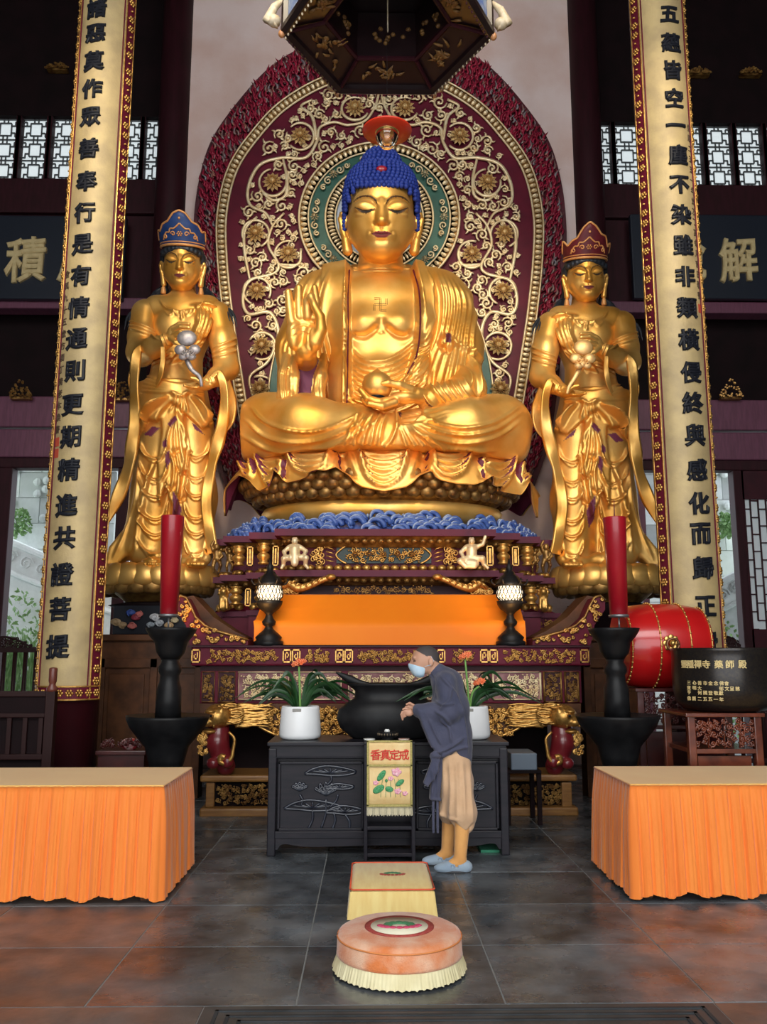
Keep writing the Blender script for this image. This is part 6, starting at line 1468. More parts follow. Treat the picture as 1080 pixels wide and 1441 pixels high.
MB().lathe((LX, LY, LZ), [(LR * 1.25, 1.3), (LR * .7, 1.75), (.08, 2.2)], 6).build('roof', LB, lan); MB().tube([(LX, LY, LZ + 2.1), (LX, LY, 17.5)], .03, 6).build('hanging_rod', BLACK, lan)
oil = thing('hanging_oil_lamp', at(545, 190, LY), 'round red disc lamp with clear glass cup hanging above the buddha\'s hair', 'lamp'); c = at(545, 184, LY); u = mpp(c)
MB().lathe(c, [(.01, .035), (35 * u * .9, .012), (35 * u, 0), (35 * u * .98, -.012), (17 * u, -.02)], 36).build('red_disc', mat('orange_red_enamel', (.62, .035, .010), .4), oil, True)
GLS = mat('clear_glass', (1, 1, 1), .03, trans=1.)
MB().lathe((c[0], c[1], c[2] - .02), [(16 * u, 0), (16.5 * u, -.04), (13 * u, -.09), (8 * u, -.125), (4 * u, -.13)], 24).build('glass_cup', GLS, oil, True)
MB().lathe((c[0], c[1], c[2] - .04), [(3 * u, 0), (9 * u, -.03), (8 * u, -.075), (4 * u, -.09)], 20).build('oil', mat('amber_oil', (.55, .22, .06), .2, trans=.4), oil, True)
MB().lathe((c[0], c[1], c[2] - .012), [(17 * u, 0), (17 * u, -.012), (15.5 * u, -.012)], 24).build('rim', mat('brass', (.7, .45, .15), .35, .9), oil, True)
MB().tube([c, (LX + (c[0] - LX) * .9, LY, LZ)], .0018, 5).build('wire', BLACK, oil); MB().tube([(LX, LY, LZ), (LX, LY, LZ + 1.2)], .006, 5).build('cord', MATS['bone_white'], lan)

# ================================================================ CANDLE STANDS, CANDLES
WAX = mat('crimson_wax', (.36, .008, .018), .35, 0, (.31, .006, .014), scale=3, coat=.25)
for q, cx_, ccx in ((-1, 229.5, 237), (1, 877, 872)):
    Y = 7.5 if q < 0 else 7.33; c = at(cx_, 1185, Y); c[2] = 0; u = mpp(at(cx_, 950, Y)); z = lambda y: zat(y, Y)
    t = thing('candle_stand', c, 'tall black iron candle stand with two dishes, %s' % ('in front of the blue-crowned attendant' if q < 0 else 'beside the red drum'), 'candle stand', 'tall black candle stands')
    MB().lathe(c, [(R * u, z(y) if y < 1184 else 0) for R, y in ((40, 1186), (40, 1176), (34, 1168), (22, 1160), (20, 1120), (24, 1108), (20, 1096), (22, 1082))], 28).build('foot', BLACK, t, True)
    MB().lathe(c, [(R * u, z(y)) for R, y in ((22, 1082), (26, 1066), (30, 1050), (38, 1040), (52, 1022), (57, 1010), (57.5, 1006), (54, 1006.5), (20, 1012))], 36).build('lower_dish', BLACK, t, True)
    MB().lathe(c, [(R * u, z(y)) for R, y in ((18, 1010), (17.5, 985), (17, 968), (14, 960), (13, 950), (16, 945), (16, 938), (12, 932), (13, 928))], 28).build('stem', BLACK, t, True)
    MB().lathe(c, [(R * u, z(y)) for R, y in ((12, 929), (20, 918), (23, 904), (30, 896), (35, 888), (36, 884), (33, 884), (8, 890))], 32, wob=lambda a, z_: 1 + .012 * math.cos(12 * a)).build('upper_dish', BLACK, t, True)
    cc = at(ccx, 882, Y); t2 = thing('red_candle', (cc[0], Y, z(886)), 'thick crimson candle on the %s black candle stand' % ('left' if q < 0 else 'right'), 'candle', 'thick crimson candles'); cc[2] = 0
    MB().lathe(cc, [(R * u, z(y)) for R, y in ((12.5, 866), (16.4, 729), (16.6, 727.5), (5, 726.5))], 32).build('wax', WAX, t2, True)
    MB().lathe(cc, [(R * u, z(y)) for R, y in ((14, 868.5), (14.5, 865), (12.5, 864.5))], 28).build('cup', mat('grey_metal', (.25, .25, .26), .4, .7), t2, True)
    MB().tube([(cc[0], Y, z(886)), (cc[0], Y, z(867))], 1.4 * u, 8).build('spike', MATS['grey_metal'], t2, True)
    MB().tube([(cc[0], Y, z(727)), (cc[0] + .003, Y, z(703))], [1.1 * u, .5 * u], 6).build('wick', mat('dark_red_wick', (.12, .01, .015), .7) if q < 0 else MATS['dark_red_wick'], t2)

# ================================================================ ORANGE CLOTH TABLES
ORS = mat('orange_pleated_cloth', (.86, .235, .024), .7, 0, (.80, .18, .014), scale=2.5, stretch=(4, 4, .5), sheen=.4, lo=.3, hi=.7)
ORT = mat('daylit_orange_cloth', (.86, .50, .13), .6, 0, (.82, .44, .10), scale=2, sheen=.3)  # same orange cloth, with the paleness of daylight from above put into its colour
def pleated(pts, z1, z0, out, seed, pitch=.042, amp=.015, flare=.03):
    """skirt hung along the plan polyline pts; out = outward side sign"""
    rr = random.Random(seed); P = np.array(pts, float); L = np.r_[0, np.cumsum(np.linalg.norm(np.diff(P, axis=0), axis=1))]; n = int(L[-1] / .007); s_ = np.linspace(0, L[-1], n)
    x = np.interp(s_, L, P[:, 0]); y = np.interp(s_, L, P[:, 1]); T = np.stack([np.gradient(x), np.gradient(y)], 1); T /= np.linalg.norm(T, axis=1)[:, None]; Nn = np.stack([T[:, 1], -T[:, 0]], 1) * out
    ph = np.cumsum(np.array([rr.uniform(.6, 1.5) for _ in range(n)])) * .007 / pitch * 2 * math.pi * .55; big = np.array([math.sin(v * .31 + seed) + .6 * math.sin(v * .13) for v in ph]); rings = []
    for f in (0, .015, .06, .15, .3, .5, .75, 1):
        a = amp * (.15 + .85 * min(1, f * 3)); pp = ph + .4 * f * np.sin(s_ * 7); w = 1 - 2 * np.exp(-(np.sin(pp / 2) / .30) ** 2) + .22 * np.sin(pp * 2.7 + 1)
        o = a * w + a * .7 * big * f + flare * f ** .7 + (.012 if f == 0 else 0); zz = z1 + (z0 - z1) * f + (.016 * big * (f == 1))
        rings.append([(x[i] + Nn[i, 0] * o[i], y[i] + Nn[i, 1] * o[i], zz[i] if np.ndim(zz) else zz) for i in range(n)])
    return rings
for q in (-1, 1):
    zt_ = .712; yf, yb_ = 5.74, 6.63
    if q < 0: xr = gnd(231, 1104, zt_)[0]; xr2 = gnd(257, 1080, zt_)[0]; x_in, x_out = xr, xr - 2.6
    else: xr = gnd(890, 1104, zt_)[0]; x_in, x_out = xr, xr + 2.6
    t = thing('cloth_table', ((x_in + x_out) / 2, (yf + yb_) / 2, 0), 'long table covered to the floor in pleated orange cloth, %s' % ('below the left inscribed board' if q < 0 else 'below the black bowl-shaped bell'), 'table', 'orange cloth-covered tables')
    m_ = MB(); pts = [(x_out, yf), (x_in - q * -.0, yf), (x_in, yb_)] if q < 0 else [(x_in, yb_), (x_in, yf), (x_out, yf)]
    r_ = pleated(pts, zt_ - .005, .035, 1, 5 + q); m_.loft(r_, False); m_.build('skirt_cloth', ORS, t, True)
    MB().box((min(x_in, x_out) - .004, yf - .012, zt_ - .012), (max(x_in, x_out) + .004, yb_, zt_), .005).build('cloth_top', ORT, t)
    lg = MB().box((min(x_in, x_out) + .08, yf + .06, 0), (min(x_in, x_out) + .13, yf + .11, .69)).build('leg', WOODB, t)
    for (lx, ly) in ((max(x_in, x_out) - .13, yf + .06), (min(x_in, x_out) + .08, yb_ - .11), (max(x_in, x_out) - .13, yb_ - .11)): MB().box((lx, ly, 0), (lx + .05, ly + .05, .69)).build('leg', WOODB, t)

# ================================================================ CUSHIONS
RVEL = mat('worn_coral_velvet', (.62, .17, .04), .8, 0, (.70, .42, .28), scale=7, sheen=.4, bump=.3, bscale=120, lo=.4, hi=.7)
CREAM = mat('cream_fringe', (.72, .66, .42), .8, 0, (.62, .55, .32), scale=10); WHT = mat('cream_embroidery', (.72, .68, .52), .8); DKR = mat('dark_red_embroidery', (.30, .03, .03), .8, 0, (.40, .08, .06), scale=60)
PINK = mat('pink_embroidery', (.55, .06, .14), .8); GRN = mat('green_embroidery', (.06, .22, .10), .8); YEL = mat('pale_yellow_brocade', (.80, .62, .24), .7, 0, (.74, .52, .18), scale=5, stretch=(6, 1, 1), sheen=.3, bump=.1, bscale=90)
def lotus_patch(parent, cx_, cy_, z, s_, g1=None):
    for nm, m, n, R, r_, sq in (('lotus_leaves', GRN, 7, .62, .34, .5), ('lotus_petals', g1 or PINK, 9, 1.0, .26, .42)):
        mb = MB()
        for k in range(n):
            a = math.pi * (1.0 + (k + .5) / n) if nm == 'lotus_petals' else math.pi * k / (n - 1)
            mb.ell((cx_ + s_ * R * math.cos(a), cy_ + s_ * sq * math.sin(a) * (1 if nm == 'lotus_petals' else .8), z), (s_ * r_ * .8, s_ * r_ * .8, .004), 8, 4)
        mb.build(nm, m, parent, True, 'stuff')
c = np.array([gnd(563, 1311, .19)[0], 4.57, 0]); R = .308
ct = thing('round_cushion', c, 'round coral kneeling cushion with cream fringe and lotus embroidery', 'cushion')
MB().lathe(c, [(.01, .197), (R * .5, .196), (R * .9, .188), (R * .975, .176), (R, .155), (R * 1.01, .09), (R * 1.015, .078), (R * .96, .07)], 56).build('cushion_top', RVEL, ct, True)
fr_ = MB(); rings = []
for r_, z in ((R * .97, .09), (R * 1.0, .078), (R * 1.07, .008)): rings.append([(c[0] + (r_ + (.0022 * math.sin(105 * a) + .003 * math.sin(31 * a)) * (r_ > R)) * math.cos(a), c[1] + (r_ + (.0022 * math.sin(105 * a) + .003 * math.sin(31 * a)) * (r_ > R)) * math.sin(a), z + (.006 * abs(math.sin(30 * a)) if z < .02 else 0)) for a in np.linspace(0, 2 * math.pi, 840, endpoint=False)])
fr_.loft(rings); fr_.build('fringe', CREAM, ct, True)
MB().lathe(c, [(R * .56, .196), (R * .56, .199), (R * .45, .199)], 48).build('embroidered_ring', DKR, ct, True); MB().lathe(c, [(.005, .2005), (R * .465, .199), (R * .465, .190)], 48).build('embroidered_disc', WHT, ct, True)
lotus_patch(ct, c[0], c[1], .203, .095)
MB().tube([(c[0] + R * 1.0 * math.cos(a), c[1] + R * 1.0 * math.sin(a), .160) for a in np.linspace(0, 2 * math.pi, 64)], .004, 5).build('piping', mat('orange_piping', (.65, .22, .06), .7), ct, True)
sq = thing('square_cushion', (gnd(552, 1252, .17)[0], 5.7, 0), 'rectangular pale yellow kneeling cushion with red piping and small lotus', 'cushion')
xa, xb = gnd(493, 1252, .166)[0], gnd(612, 1252, .166)[0]; ya, yb2 = 5.37, 6.05
MB().box((xa, ya, .03), (xb, yb2, .17), .03).build('cushion_body', YEL, sq, True)
sk = MB(); P = [(xa, yb2), (xa, ya), (xb, ya), (xb, yb2)]; rings = []
for f in (0, .5, 1):
    ring_ = []
    for (p, p2) in zip(P[:-1], P[1:]):
        for k in range(30): t_ = k / 30; x, y = p[0] + (p2[0] - p[0]) * t_, p[1] + (p2[1] - p[1]) * t_; cx2, cy2 = (xa + xb) / 2, (ya + yb2) / 2; e = 1.0 + f * (.07 + .012 * math.sin(k * 1.7)); ring_.append((cx2 + (x - cx2) * e, cy2 + (y - cy2) * (1 + (e - 1) * .7), .155 - f * .15))
    rings.append(ring_)
sk.loft(rings, False); sk.build('cloth_skirt', YEL, sq, True)
MB().tube([(x, y, .166) for x, y in [(xa, ya + .02), (xa + .02, ya), (xb - .02, ya), (xb, ya + .02), (xb, yb2 - .02), (xb - .02, yb2), (xa + .02, yb2), (xa, yb2 - .02), (xa, ya + .02)]], .005, 6).build('piping', mat('red_piping', (.70, .10, .04), .7), sq, True)
lotus_patch(sq, (xa + xb) / 2 + .01, 5.72, .173, .07, DKR)
# ================================================================ BLACK CARVED TABLE
TY = 7.0
bt = thing('black_carved_table', at(547, 1205, TY) * [1, 1, 0], 'black lacquered cabinet table with carved lotus panels in front of the altar', 'table')
zt0 = .856; xl, xr = xat(375, 1120, TY), xat(718, 1120, TY)
MB().box((xl - .0, TY - .02, zt0 - .03), (xr + .0, TY + .62, zt0), .006).build('table_top', WOODD, bt); MB().box((xl + .02, TY + .01, zt0 - .055), (xr - .02, TY + .6, zt0 - .03)).build('top_moulding', WOODD, bt)
for x0 in (xl + .01, xr - .075):
    for y0 in (TY, TY + .53): MB().box((x0, y0, 0), (x0 + .065, y0 + .065, zt0 - .05), .008).build('leg', WOODD, bt)
zz = lambda y: zat(y, TY); mid0, mid1 = xat(512, 1120, TY), xat(586, 1120, TY)
MB().box((xl + .02, TY + .01, zz(1068)), (xr - .02, TY + .05, zt0 - .05), .004).build('upper_rail', WOODD, bt); MB().box((xl + .02, TY + .005, zz(1180)), (xr - .02, TY + .05, zz(1170)), .004).build('lower_rail', WOODD, bt)
MB().tube([(xl + .05, TY + .004, zz(1066)), (xr - .05, TY + .004, zz(1066))], .006, 6).build('bead', WOODD, bt); MB().box((xl + .03, TY + .07, .10), (xr - .03, TY + .58, zt0 - .06)).build('carcass', WOODD, bt)
ap = [(xl + .05, zz(1172)), (xl + .05, zz(1196))]; 
pts = spline([(xl + .09, zz(1196)), (xl + .14, zz(1188)), (xl + .35, zz(1192)), ((xl + xr) / 2, zz(1190)), (xr - .35, zz(1192)), (xr - .14, zz(1188)), (xr - .09, zz(1196))], 5)
fix_normals(MB().prism(ap + [tuple(p) for p in pts] + [(xr - .05, zz(1196)), (xr - .05, zz(1172))], TY + .015, TY + .05).build('apron', WOODD, bt))
LAC = mat('black_lacquer_relief', (.016, .018, .028), .2, 0, (.03, .035, .05), scale=12, spec=.6)
for side, (x0, x1) in enumerate(((xl + .085, mid0), (mid1, xr - .085))):
    p = MB().box((x0 + .02, TY + .045, zz(1168)), (x1 - .02, TY + .07, zz(1076))).build('door_panel', WOODD, bt)
    f = MB(); 
    for b in (((x0, zz(1170)), (x0 + .02, zz(1072))), ((x1 - .02, zz(1170)), (x1, zz(1072))), ((x0, zz(1170)), (x1, zz(1166))), ((x0, zz(1076)), (x1, zz(1072)))): f.box((b[0][0], TY + .02, b[0][1]), (b[1][0], TY + .05, b[1][1]), .004)
    f.build('panel_frame', WOODD, p)
    g = MB(); PX = (lambda x: x) if side == 0 else (lambda x: 1094 - x); Y = TY + .036; w = .0105
    def st(pts_, w0=w, n=5): g.tube(v3(spline([(PX(a), b) for a, b in pts_], n), Y), w0, 5)
    def lf(cx_, cy_, rx, ry, ribs=7):
        st([(cx_ - rx, cy_ + 2), (cx_ - rx * .7, cy_ - ry * .5), (cx_ - rx * .2, cy_ - ry), (cx_ + rx * .4, cy_ - ry * .8), (cx_ + rx, cy_ - 1), (cx_ + rx * .6, cy_ + ry * .4), (cx_, cy_ + ry * .5), (cx_ - rx * .5, cy_ + ry * .3), (cx_ - rx, cy_ + 2)])
        for k in range(ribs): st([(cx_, cy_ + ry * .1), (cx_ + rx * (-.85 + 1.7 * k / (ribs - 1)), cy_ - ry * (.75 - .9 * abs(-.5 + k / (ribs - 1))))], w * .7, 3)
    def lot(cx_, cy_, r, n=3):
        for k in range(n):
            rr_ = r * (1 - .3 * k)
            for j in range(-2, 3): a = j * .5; st([(cx_, cy_ + r * .5), (cx_ + rr_ * math.sin(a) - 2.4, cy_ + r * .3 - rr_ * math.cos(a) * .6), (cx_ + rr_ * 1.2 * math.sin(a), cy_ + r * .4 - rr_ * math.cos(a) * 1.2), (cx_ + rr_ * math.sin(a) + 2.4, cy_ + r * .3 - rr_ * math.cos(a) * .6), (cx_, cy_ + r * .5)], w * .8, 3)
    lf(465, 1087, 36, 9); lf(440, 1136, 40, 10); lf(486, 1142, 28, 8); lf(478, 1108, 20, 5); lot(459, 1112, 14); lot(422, 1108, 9); 
    for a, b, c_, d in ((466, 1092, 461, 1104), (459, 1124, 452, 1166), (422, 1118, 424, 1134), (440, 1140, 434, 1166), (470, 1144, 468, 1166), (486, 1146, 492, 1166), (476, 1118, 464, 1136)): st([(a, b), ((a + c_) / 2 + 3, (b + d) / 2), (c_, d)], w)
    g.build('lotus_relief', LAC, p, True, 'stuff')
tag(MB().box((xat(678, 1199, 7.05), 7.1, 0), (xat(705, 1199, 7.05), 7.5, .022), .004).build('green_mat', mat('green_mat', (.03, .22, .12), .8)), 'small green mat on the floor under the black table\'s right leg', 'mat')

# ================================================================ SMALL STAND AND ITS BANNER
SYt = 6.80
ss = thing('incense_stand', at(547, 1210, SYt + .03) * [1, 1, 0], 'narrow dark wooden stand under the embroidered banner', 'stand'); xa, xb = xat(512, 1120, SYt), xat(585, 1120, SYt); zt1 = zat(1044, SYt)
MB().box((xa, SYt, zt1 - .022), (xb, SYt + .17, zt1), .004).build('stand_top', WOODD, ss)
for x0 in (xa + .002, xb - .03):
    for y0 in (SYt + .005, SYt + .14): MB().box((x0, y0, 0), (x0 + .028, y0 + .028, zt1 - .02), .004).build('leg', WOODD, ss)
for y in (1166, 1204): MB().box((xa + .02, SYt + .01, zat(y, SYt) - .012), (xb - .02, SYt + .165, zat(y, SYt) + .012), .003).build('stretcher' if y > 1200 else 'shelf', WOODD, ss)
BN = mat('cream_banner_satin', (.78, .58, .28), .6, 0, (.72, .48, .20), scale=9, sheen=.4, bump=.15, bscale=30); BNB = mat('olive_gold_braid', (.30, .26, .06), .6, 0, (.45, .36, .12), scale=80)
bn = thing('embroidered_banner', (xat(548.5, 1100, SYt), SYt - .02, zat(1147, SYt)), 'cream embroidered banner with red characters and lotus hanging on the narrow stand', 'banner')
a0, b0 = xat(516.5, 1100, SYt), xat(580.5, 1100, SYt)
def cloth(x0, x1, z0, z1, Y, name, m, n=16, parent=bn):
    mb = MB(); rings = []
    for z in np.linspace(z0, z1, 6): rings.append([(x0 + (x1 - x0) * k / n, Y + .003 * math.sin(k * 1.3 + z * 20), z) for k in range(n + 1)] + [(x0 + (x1 - x0) * k / n, Y + .008, z) for k in range(n, -1, -1)])
    mb.loft(rings, True, True); return fix_normals(mb.build(name, m, parent, True))
zb_ = lambda y: zat(y, SYt); cloth(a0, b0, zb_(1134), zb_(1042), SYt - .014, 'banner_field', BN); cloth(a0, b0, zb_(1078), zb_(1042), SYt - .024, 'banner_header', BN)
for (x0, x1, y0, y1) in ((516.5, 519.5, 1042, 1134), (577.5, 580.5, 1042, 1134), (516.5, 580.5, 1131, 1134.5), (516.5, 580.5, 1075, 1078), (516.5, 580.5, 1041.5, 1044)): MB().box((xat(x0, 1100, SYt), SYt - .033, zb_(y1)), (xat(x1, 1100, SYt), SYt - .012, zb_(y0)), .002).build('braid', BNB, bn)
fg = MB()
for k in range(46): x = a0 + (b0 - a0) * (k + .5) / 46; fg.tube([(x, SYt - .012, zb_(1133)), (x + .002 * math.sin(k), SYt - .015, zb_(1147 + math.sin(k * 2.3)))], .0035, 4)
fg.build('fringe', mat('pale_fringe', (.62, .56, .40), .8), bn, False, 'stuff')
REDT = mat('red_thread', (.62, .03, .02), .7)
for k, ch in enumerate('香真定戒'): V, F = glyph(ch, .082, .0015, .0012, .006, 0, k); mkobj('red_character', V + np.array([xat(529 + 13.2 * k, 1061, SYt), SYt - .030, zb_(1061.5)]), F, REDT, bn)
WP = mat('white_pink_thread', (.80, .55, .58), .7, 0, (.75, .25, .38), scale=90); GT = mat('green_thread', (.02, .20, .06), .7, 0, (.10, .36, .16), scale=90)
def leafpatch(cx_, cy_, rx, ry, ang, m, name):
    c = np.array([xat(cx_, 1100, SYt), SYt - .019, zb_(cy_)]); u = mpp(c); ca, sa = math.cos(ang), math.sin(ang); mb = MB(); mb.ell(c, (rx * u, .004, ry * u), 12, 6, [[ca, 0, -sa], [0, 1, 0], [sa, 0, ca]]); return mb.build(name, m, bn, True)
leafpatch(533, 1110, 9, 5, .5, GT, 'leaf'); leafpatch(548, 1110, 6, 4, -.2, GT, 'leaf'); leafpatch(537, 1091, 9, 4, .9, GT, 'leaf'); leafpatch(563, 1101, 7, 3.5, .6, GT, 'leaf'); leafpatch(544, 1098, 2, 2, 0, GT, 'leaf')
for cx_, cy_, r_ in ((558, 1086, 7), (550, 1095, 4), (529, 1101, 4), (560, 1113, 5), (570, 1116, 4)):
    for k in range(5): leafpatch(cx_ + r_ * .6 * math.cos(k * 1.257), cy_ + r_ * .45 * math.sin(k * 1.257), r_ * .5, r_ * .4, k, WP, 'petal')
for k in range(5): st_ = MB(); st_.tube(v3([(536 + 7 * k, 1122), (537 + 6.5 * k, 1106), (539 + 5.5 * k, 1096)], SYt - .019), .0015, 4); st_.build('stem', GT, bn)
# vessels on the stand
tp_ = zt1 + .001
vc = thing('incense_burner', (xat(546, 1030, 6.88), 6.89, tp_), 'small dark openwork incense burner on the narrow stand', 'burner')
MB().lathe((vc.location.x, vc.location.y, tp_), [(.045, 0), (.05, .008), (.042, .018), (.072, .035), (.078, .05), (.074, .062), (.078, .07), (.07, .072), (.06, .066)], 28).build('burner_bowl', BLACK, vc, True)
bm_ = MB(); [bm_.ell((vc.location.x + .077 * math.cos(a), vc.location.y + .077 * math.sin(a), tp_ + .05), (.006, .006, .012), 6, 4) for a in np.linspace(0, 6.1, 22)]; bm_.build('relief_studs', mat('dull_bronze', (.16, .12, .08), .4, .7), vc, True, 'stuff')
MB().lathe((vc.location.x - .005, vc.location.y, tp_ + .06), [(.02, 0), (.022, .018), (.015, .026), (.001, .027)], 16).build('white_cup', mat('white_porcelain', (.80, .80, .78), .3), vc, True)
for x, lb, m in ((520, 'small white porcelain dish left of the incense burner', 'white_porcelain'), (569, 'small coral-rimmed dish right of the incense burner', 'coral_dish')):
    if m == 'coral_dish': mat('coral_dish', (.75, .28, .2), .35, 0, (.8, .7, .62), scale=30)
    d = MB().lathe((xat(x, 1040, 6.86), 6.87, tp_), [(.02, 0), (.04, .006), (.046, .016), (.043, .017), (.02, .008)], 24).build('porcelain_dish', MATS[m], None, True); tag(d, lb, 'dish', 'small dishes on the stand')

# ================================================================ GREAT BLACK URN AND POTTED CLIVIAS ON THE BLACK TABLE
zt0_ = zt0 + .001; UY = 7.3; c = at(549, 1000, UY); u = mpp(c)
ur = thing('bronze_urn', (c[0], UY, zt0_), 'large black bronze urn with flared winged rim on the black table', 'urn'); zz = lambda y: zat(y, UY) - zt0_
def wing(a, z): return 1.
MB().lathe((c[0], UY, zt0_), [(R * u, max(0, zz(y))) for R, y in ((52, 1042), (56, 1036), (70, 1024), (75, 1010), (72, 998), (60, 988), (50, 982), (49, 972), (58, 965), (63, 962), (60, 961), (46, 968))], 48, 1, .42).build('urn_body', BLACK, ur, True)
for q in (-1, 1):
    w_ = MB(); P = [at(549 + q * x, y, UY) for x, y in ((20, 966), (40, 962), (56, 956), (68, 950), (76, 946))]; w_.tube(spline(P, 4), np.interp(np.linspace(0, 1, 17), [0, .5, 1], [.02, .035, .006]), 8, .5); w_.build('rim_wing', BLACK, ur, True)
GLF = mat('dark_green_strap_leaf', (.007, .030, .008), .4, 0, (.018, .07, .018), scale=3, stretch=(1, 1, 4)); STM = mat('pale_green_stem', (.16, .34, .08), .5); OFL = mat('orange_clivia_petal', (.85, .16, .05), .55, 0, (.90, .28, .12), scale=30)
POT = mat('white_ceramic_pot', (.78, .79, .80), .35, 0, (.72, .73, .75), scale=5)
for cx_, lb, flw in ((422.5, 'left', [(421, 934, 9)]), (661, 'right, partly behind the monk', [(655, 924, 8), (675, 961, 7)])):
    Y = 7.26; c = at(cx_, 1037, Y); u = mpp(c); t = thing('potted_clivia', (c[0], Y, zt0_), 'white ceramic pot of orange-flowering clivia, %s of the urn' % lb if 'left' in lb else 'white ceramic pot of orange-flowering clivia behind the monk\'s back', 'potted plant', 'potted clivias on the black table'); zz = lambda y: zat(y, Y) - zt0_; H = zz(993)
    MB().lathe((c[0], Y, zt0_), [(R * u, h_) for R, h_ in ((24, 0), (28.5, H * .06), (29.5, H * .16), (28.5, H * .5), (27, H * .9), (26.2, H * .99), (25, H), (24, H * .98), (24, H * .85))], 40).build('pot', POT, t, True)
    MB().box((c[0] - 9 * u, Y - 27.6 * u, zt0_ + H * .85), (c[0] + 3 * u, Y - 26 * u, zt0_ + H * .94), .003).build('pot_label', mat('grey_label', (.25, .24, .22), .5), t)
    MB().lathe((c[0], Y, zt0_ + H * .84), [(.01, .01), (24 * u, 0)], 24).build('soil', DARK, t, True)
    rr = random.Random(int(cx_))
    for k in range(46):
        d = -1 if k % 2 else 1; L_ = rr.uniform(.32, .66) * (1.0 if d * (1 if cx_ < 500 else 1) else 1); e = rr.uniform(.25, 1.0); yv = rr.uniform(-.35, .35); b = np.array([c[0] + d * rr.uniform(0, .03), Y + yv * .05, zt0_ + H * .9]); up = rr.uniform(.12, .30) * (1.25 - .5 * e)
        P = spline([b, b + [d * L_ * .25 * e, yv * .12, up * .75], b + [d * L_ * .62 * e, yv * .28, up * 1.0], b + [d * L_ * e, yv * .42, up * .72 - .06 * e]], 5); n = len(P); w = np.interp(np.linspace(0, 1, n), [0, .2, .7, 1], [.012, .016, .015, .002])
        T = np.gradient(P, axis=0); S_ = np.cross(T, (0, 0, 1)); S_ /= np.linalg.norm(S_, axis=1)[:, None] + 1e-9; ang = rr.uniform(-.5, .5) + 1.0; Nn = np.cross(S_, T); Nn /= np.linalg.norm(Nn, axis=1)[:, None] + 1e-9; S2 = S_ * math.cos(ang) + Nn * math.sin(ang)
        mb = MB(); A = P + S2 * w[:, None]; B = P - S2 * w[:, None]; M_ = P - np.cross(S2, T / (np.linalg.norm(T, axis=1)[:, None] + 1e-9)) * .004
        mb.add(list(A) + list(M_) + list(B), [(i, i + 1, n + i + 1, n + i) for i in range(n - 1)] + [(n + i, n + i + 1, 2 * n + i + 1, 2 * n + i) for i in range(n - 1)]); mb.build('leaf', GLF, t, True)
    for fx, fy, r_ in flw:
        top = at(fx, fy + 4, Y - .05); mb = MB(); mb.tube(spline([(c[0], Y - .02, zt0_ + H * .8), (c[0] + (top[0] - c[0]) * .3, Y - .04, zt0_ + H + .1), top], 5), np.linspace(.011, .008, 11), 8); mb.build('flower_stalk', STM, t, True)
        for k in range(11):
            a = k * 2.4; rd = r_ * u * math.sqrt((k + .5) / 11); fc = at(fx, fy, Y - .05) + [rd * math.cos(a), rd * math.sin(a) * .7, .35 * rd * math.sin(a * 1.7) + (.012 if k < 4 else 0)]; mb = MB()
            for j in range(6): b = j * 1.047; d = np.array([math.cos(b) * .8, -.5, math.sin(b) * .8 + .25]); mb.tube([fc, fc + d * .014, fc + d * .026 + [0, 0, .003]], [.004, .008, .002], 5, .5)
            mb.build('flower', OFL, t, True)
# ================================================================ DRUM, BELL, SIDE FURNITURE
DRED = mat('red_drum_lacquer', (.50, .010, .010), .28, 0, (.42, .006, .008), scale=2, coat=.4)
DY = 7.9; c = at(931, 909, DY); u = mpp(c); t = thing('red_drum', (c[0], DY, c[2] - 58 * u), 'big red barrel drum with rows of brass studs beside the right pillar', 'drum'); xs0, xs1 = xat(872, 905, DY), xat(985, 905, DY); hw = (xs1 - xs0) / 2; cx_ = (xs0 + xs1) / 2
M = MB(); rings = []
for f in np.linspace(-1, 1, 21): r_ = u * (47 + 12 * math.sqrt(max(0, 1 - (f * .92) ** 2)) * 1.0); rings.append([(cx_ + f * hw, DY + r_ * math.cos(a), c[2] + r_ * math.sin(a)) for a in np.linspace(0, 2 * math.pi, 48, endpoint=False)])
M.loft(rings, True, True); fix_normals(M.build('drum_shell', DRED, t, False)).data.polygons.foreach_set('use_smooth', [len(p.vertices) == 4 for p in t.children[0].data.polygons] if t.children else [])
BR = mat('brass_stud', (.72, .45, .14), .35, .85)
def drr(f): return u * (47.6 + 12 * math.sqrt(max(0, 1 - (f * .92) ** 2)))
for f in (-.95, -.30, .42, .95):
    b = MB(); b.tube([(cx_ + f * hw, DY + drr(f) * math.cos(a), c[2] + drr(f) * math.sin(a)) for a in np.linspace(0, 2 * math.pi, 49)], u * 1.0, 5); 
    for k in range(44): a = 2 * math.pi * k / 44; b.ell((cx_ + f * hw, DY + drr(f) * 1.01 * math.cos(a), c[2] + drr(f) * 1.01 * math.sin(a)), (u * 1.7,) * 3, 6, 4)
    b.build('stud_row', BR, t, True, 'stuff')
rp_ = at(946, 905, DY - drr(.3) - .01); b = MB()
for k in range(8): a = k * math.pi / 4; b.ell(rp_ + [u * 8 * math.cos(a), .01, u * 8 * math.sin(a)], (u * 4, .008, u * 4), 8, 5)
b.build('ring_plate', BR, t, True); b = MB(); b.tube([rp_ + [u * 8 * math.cos(a), -.03, -u * 2 + u * 8 * math.sin(a)] for a in np.linspace(0, 6.283, 24)], u * 1.6, 7); b.build('ring_handle', mat('old_bronze', (.22, .10, .05), .4, .7), t, True); b = MB(); b.ell(rp_ + [0, -.02, 0], (u * 4, .03, u * 4), 10, 6); b.build('ring_boss', BR, t, True)
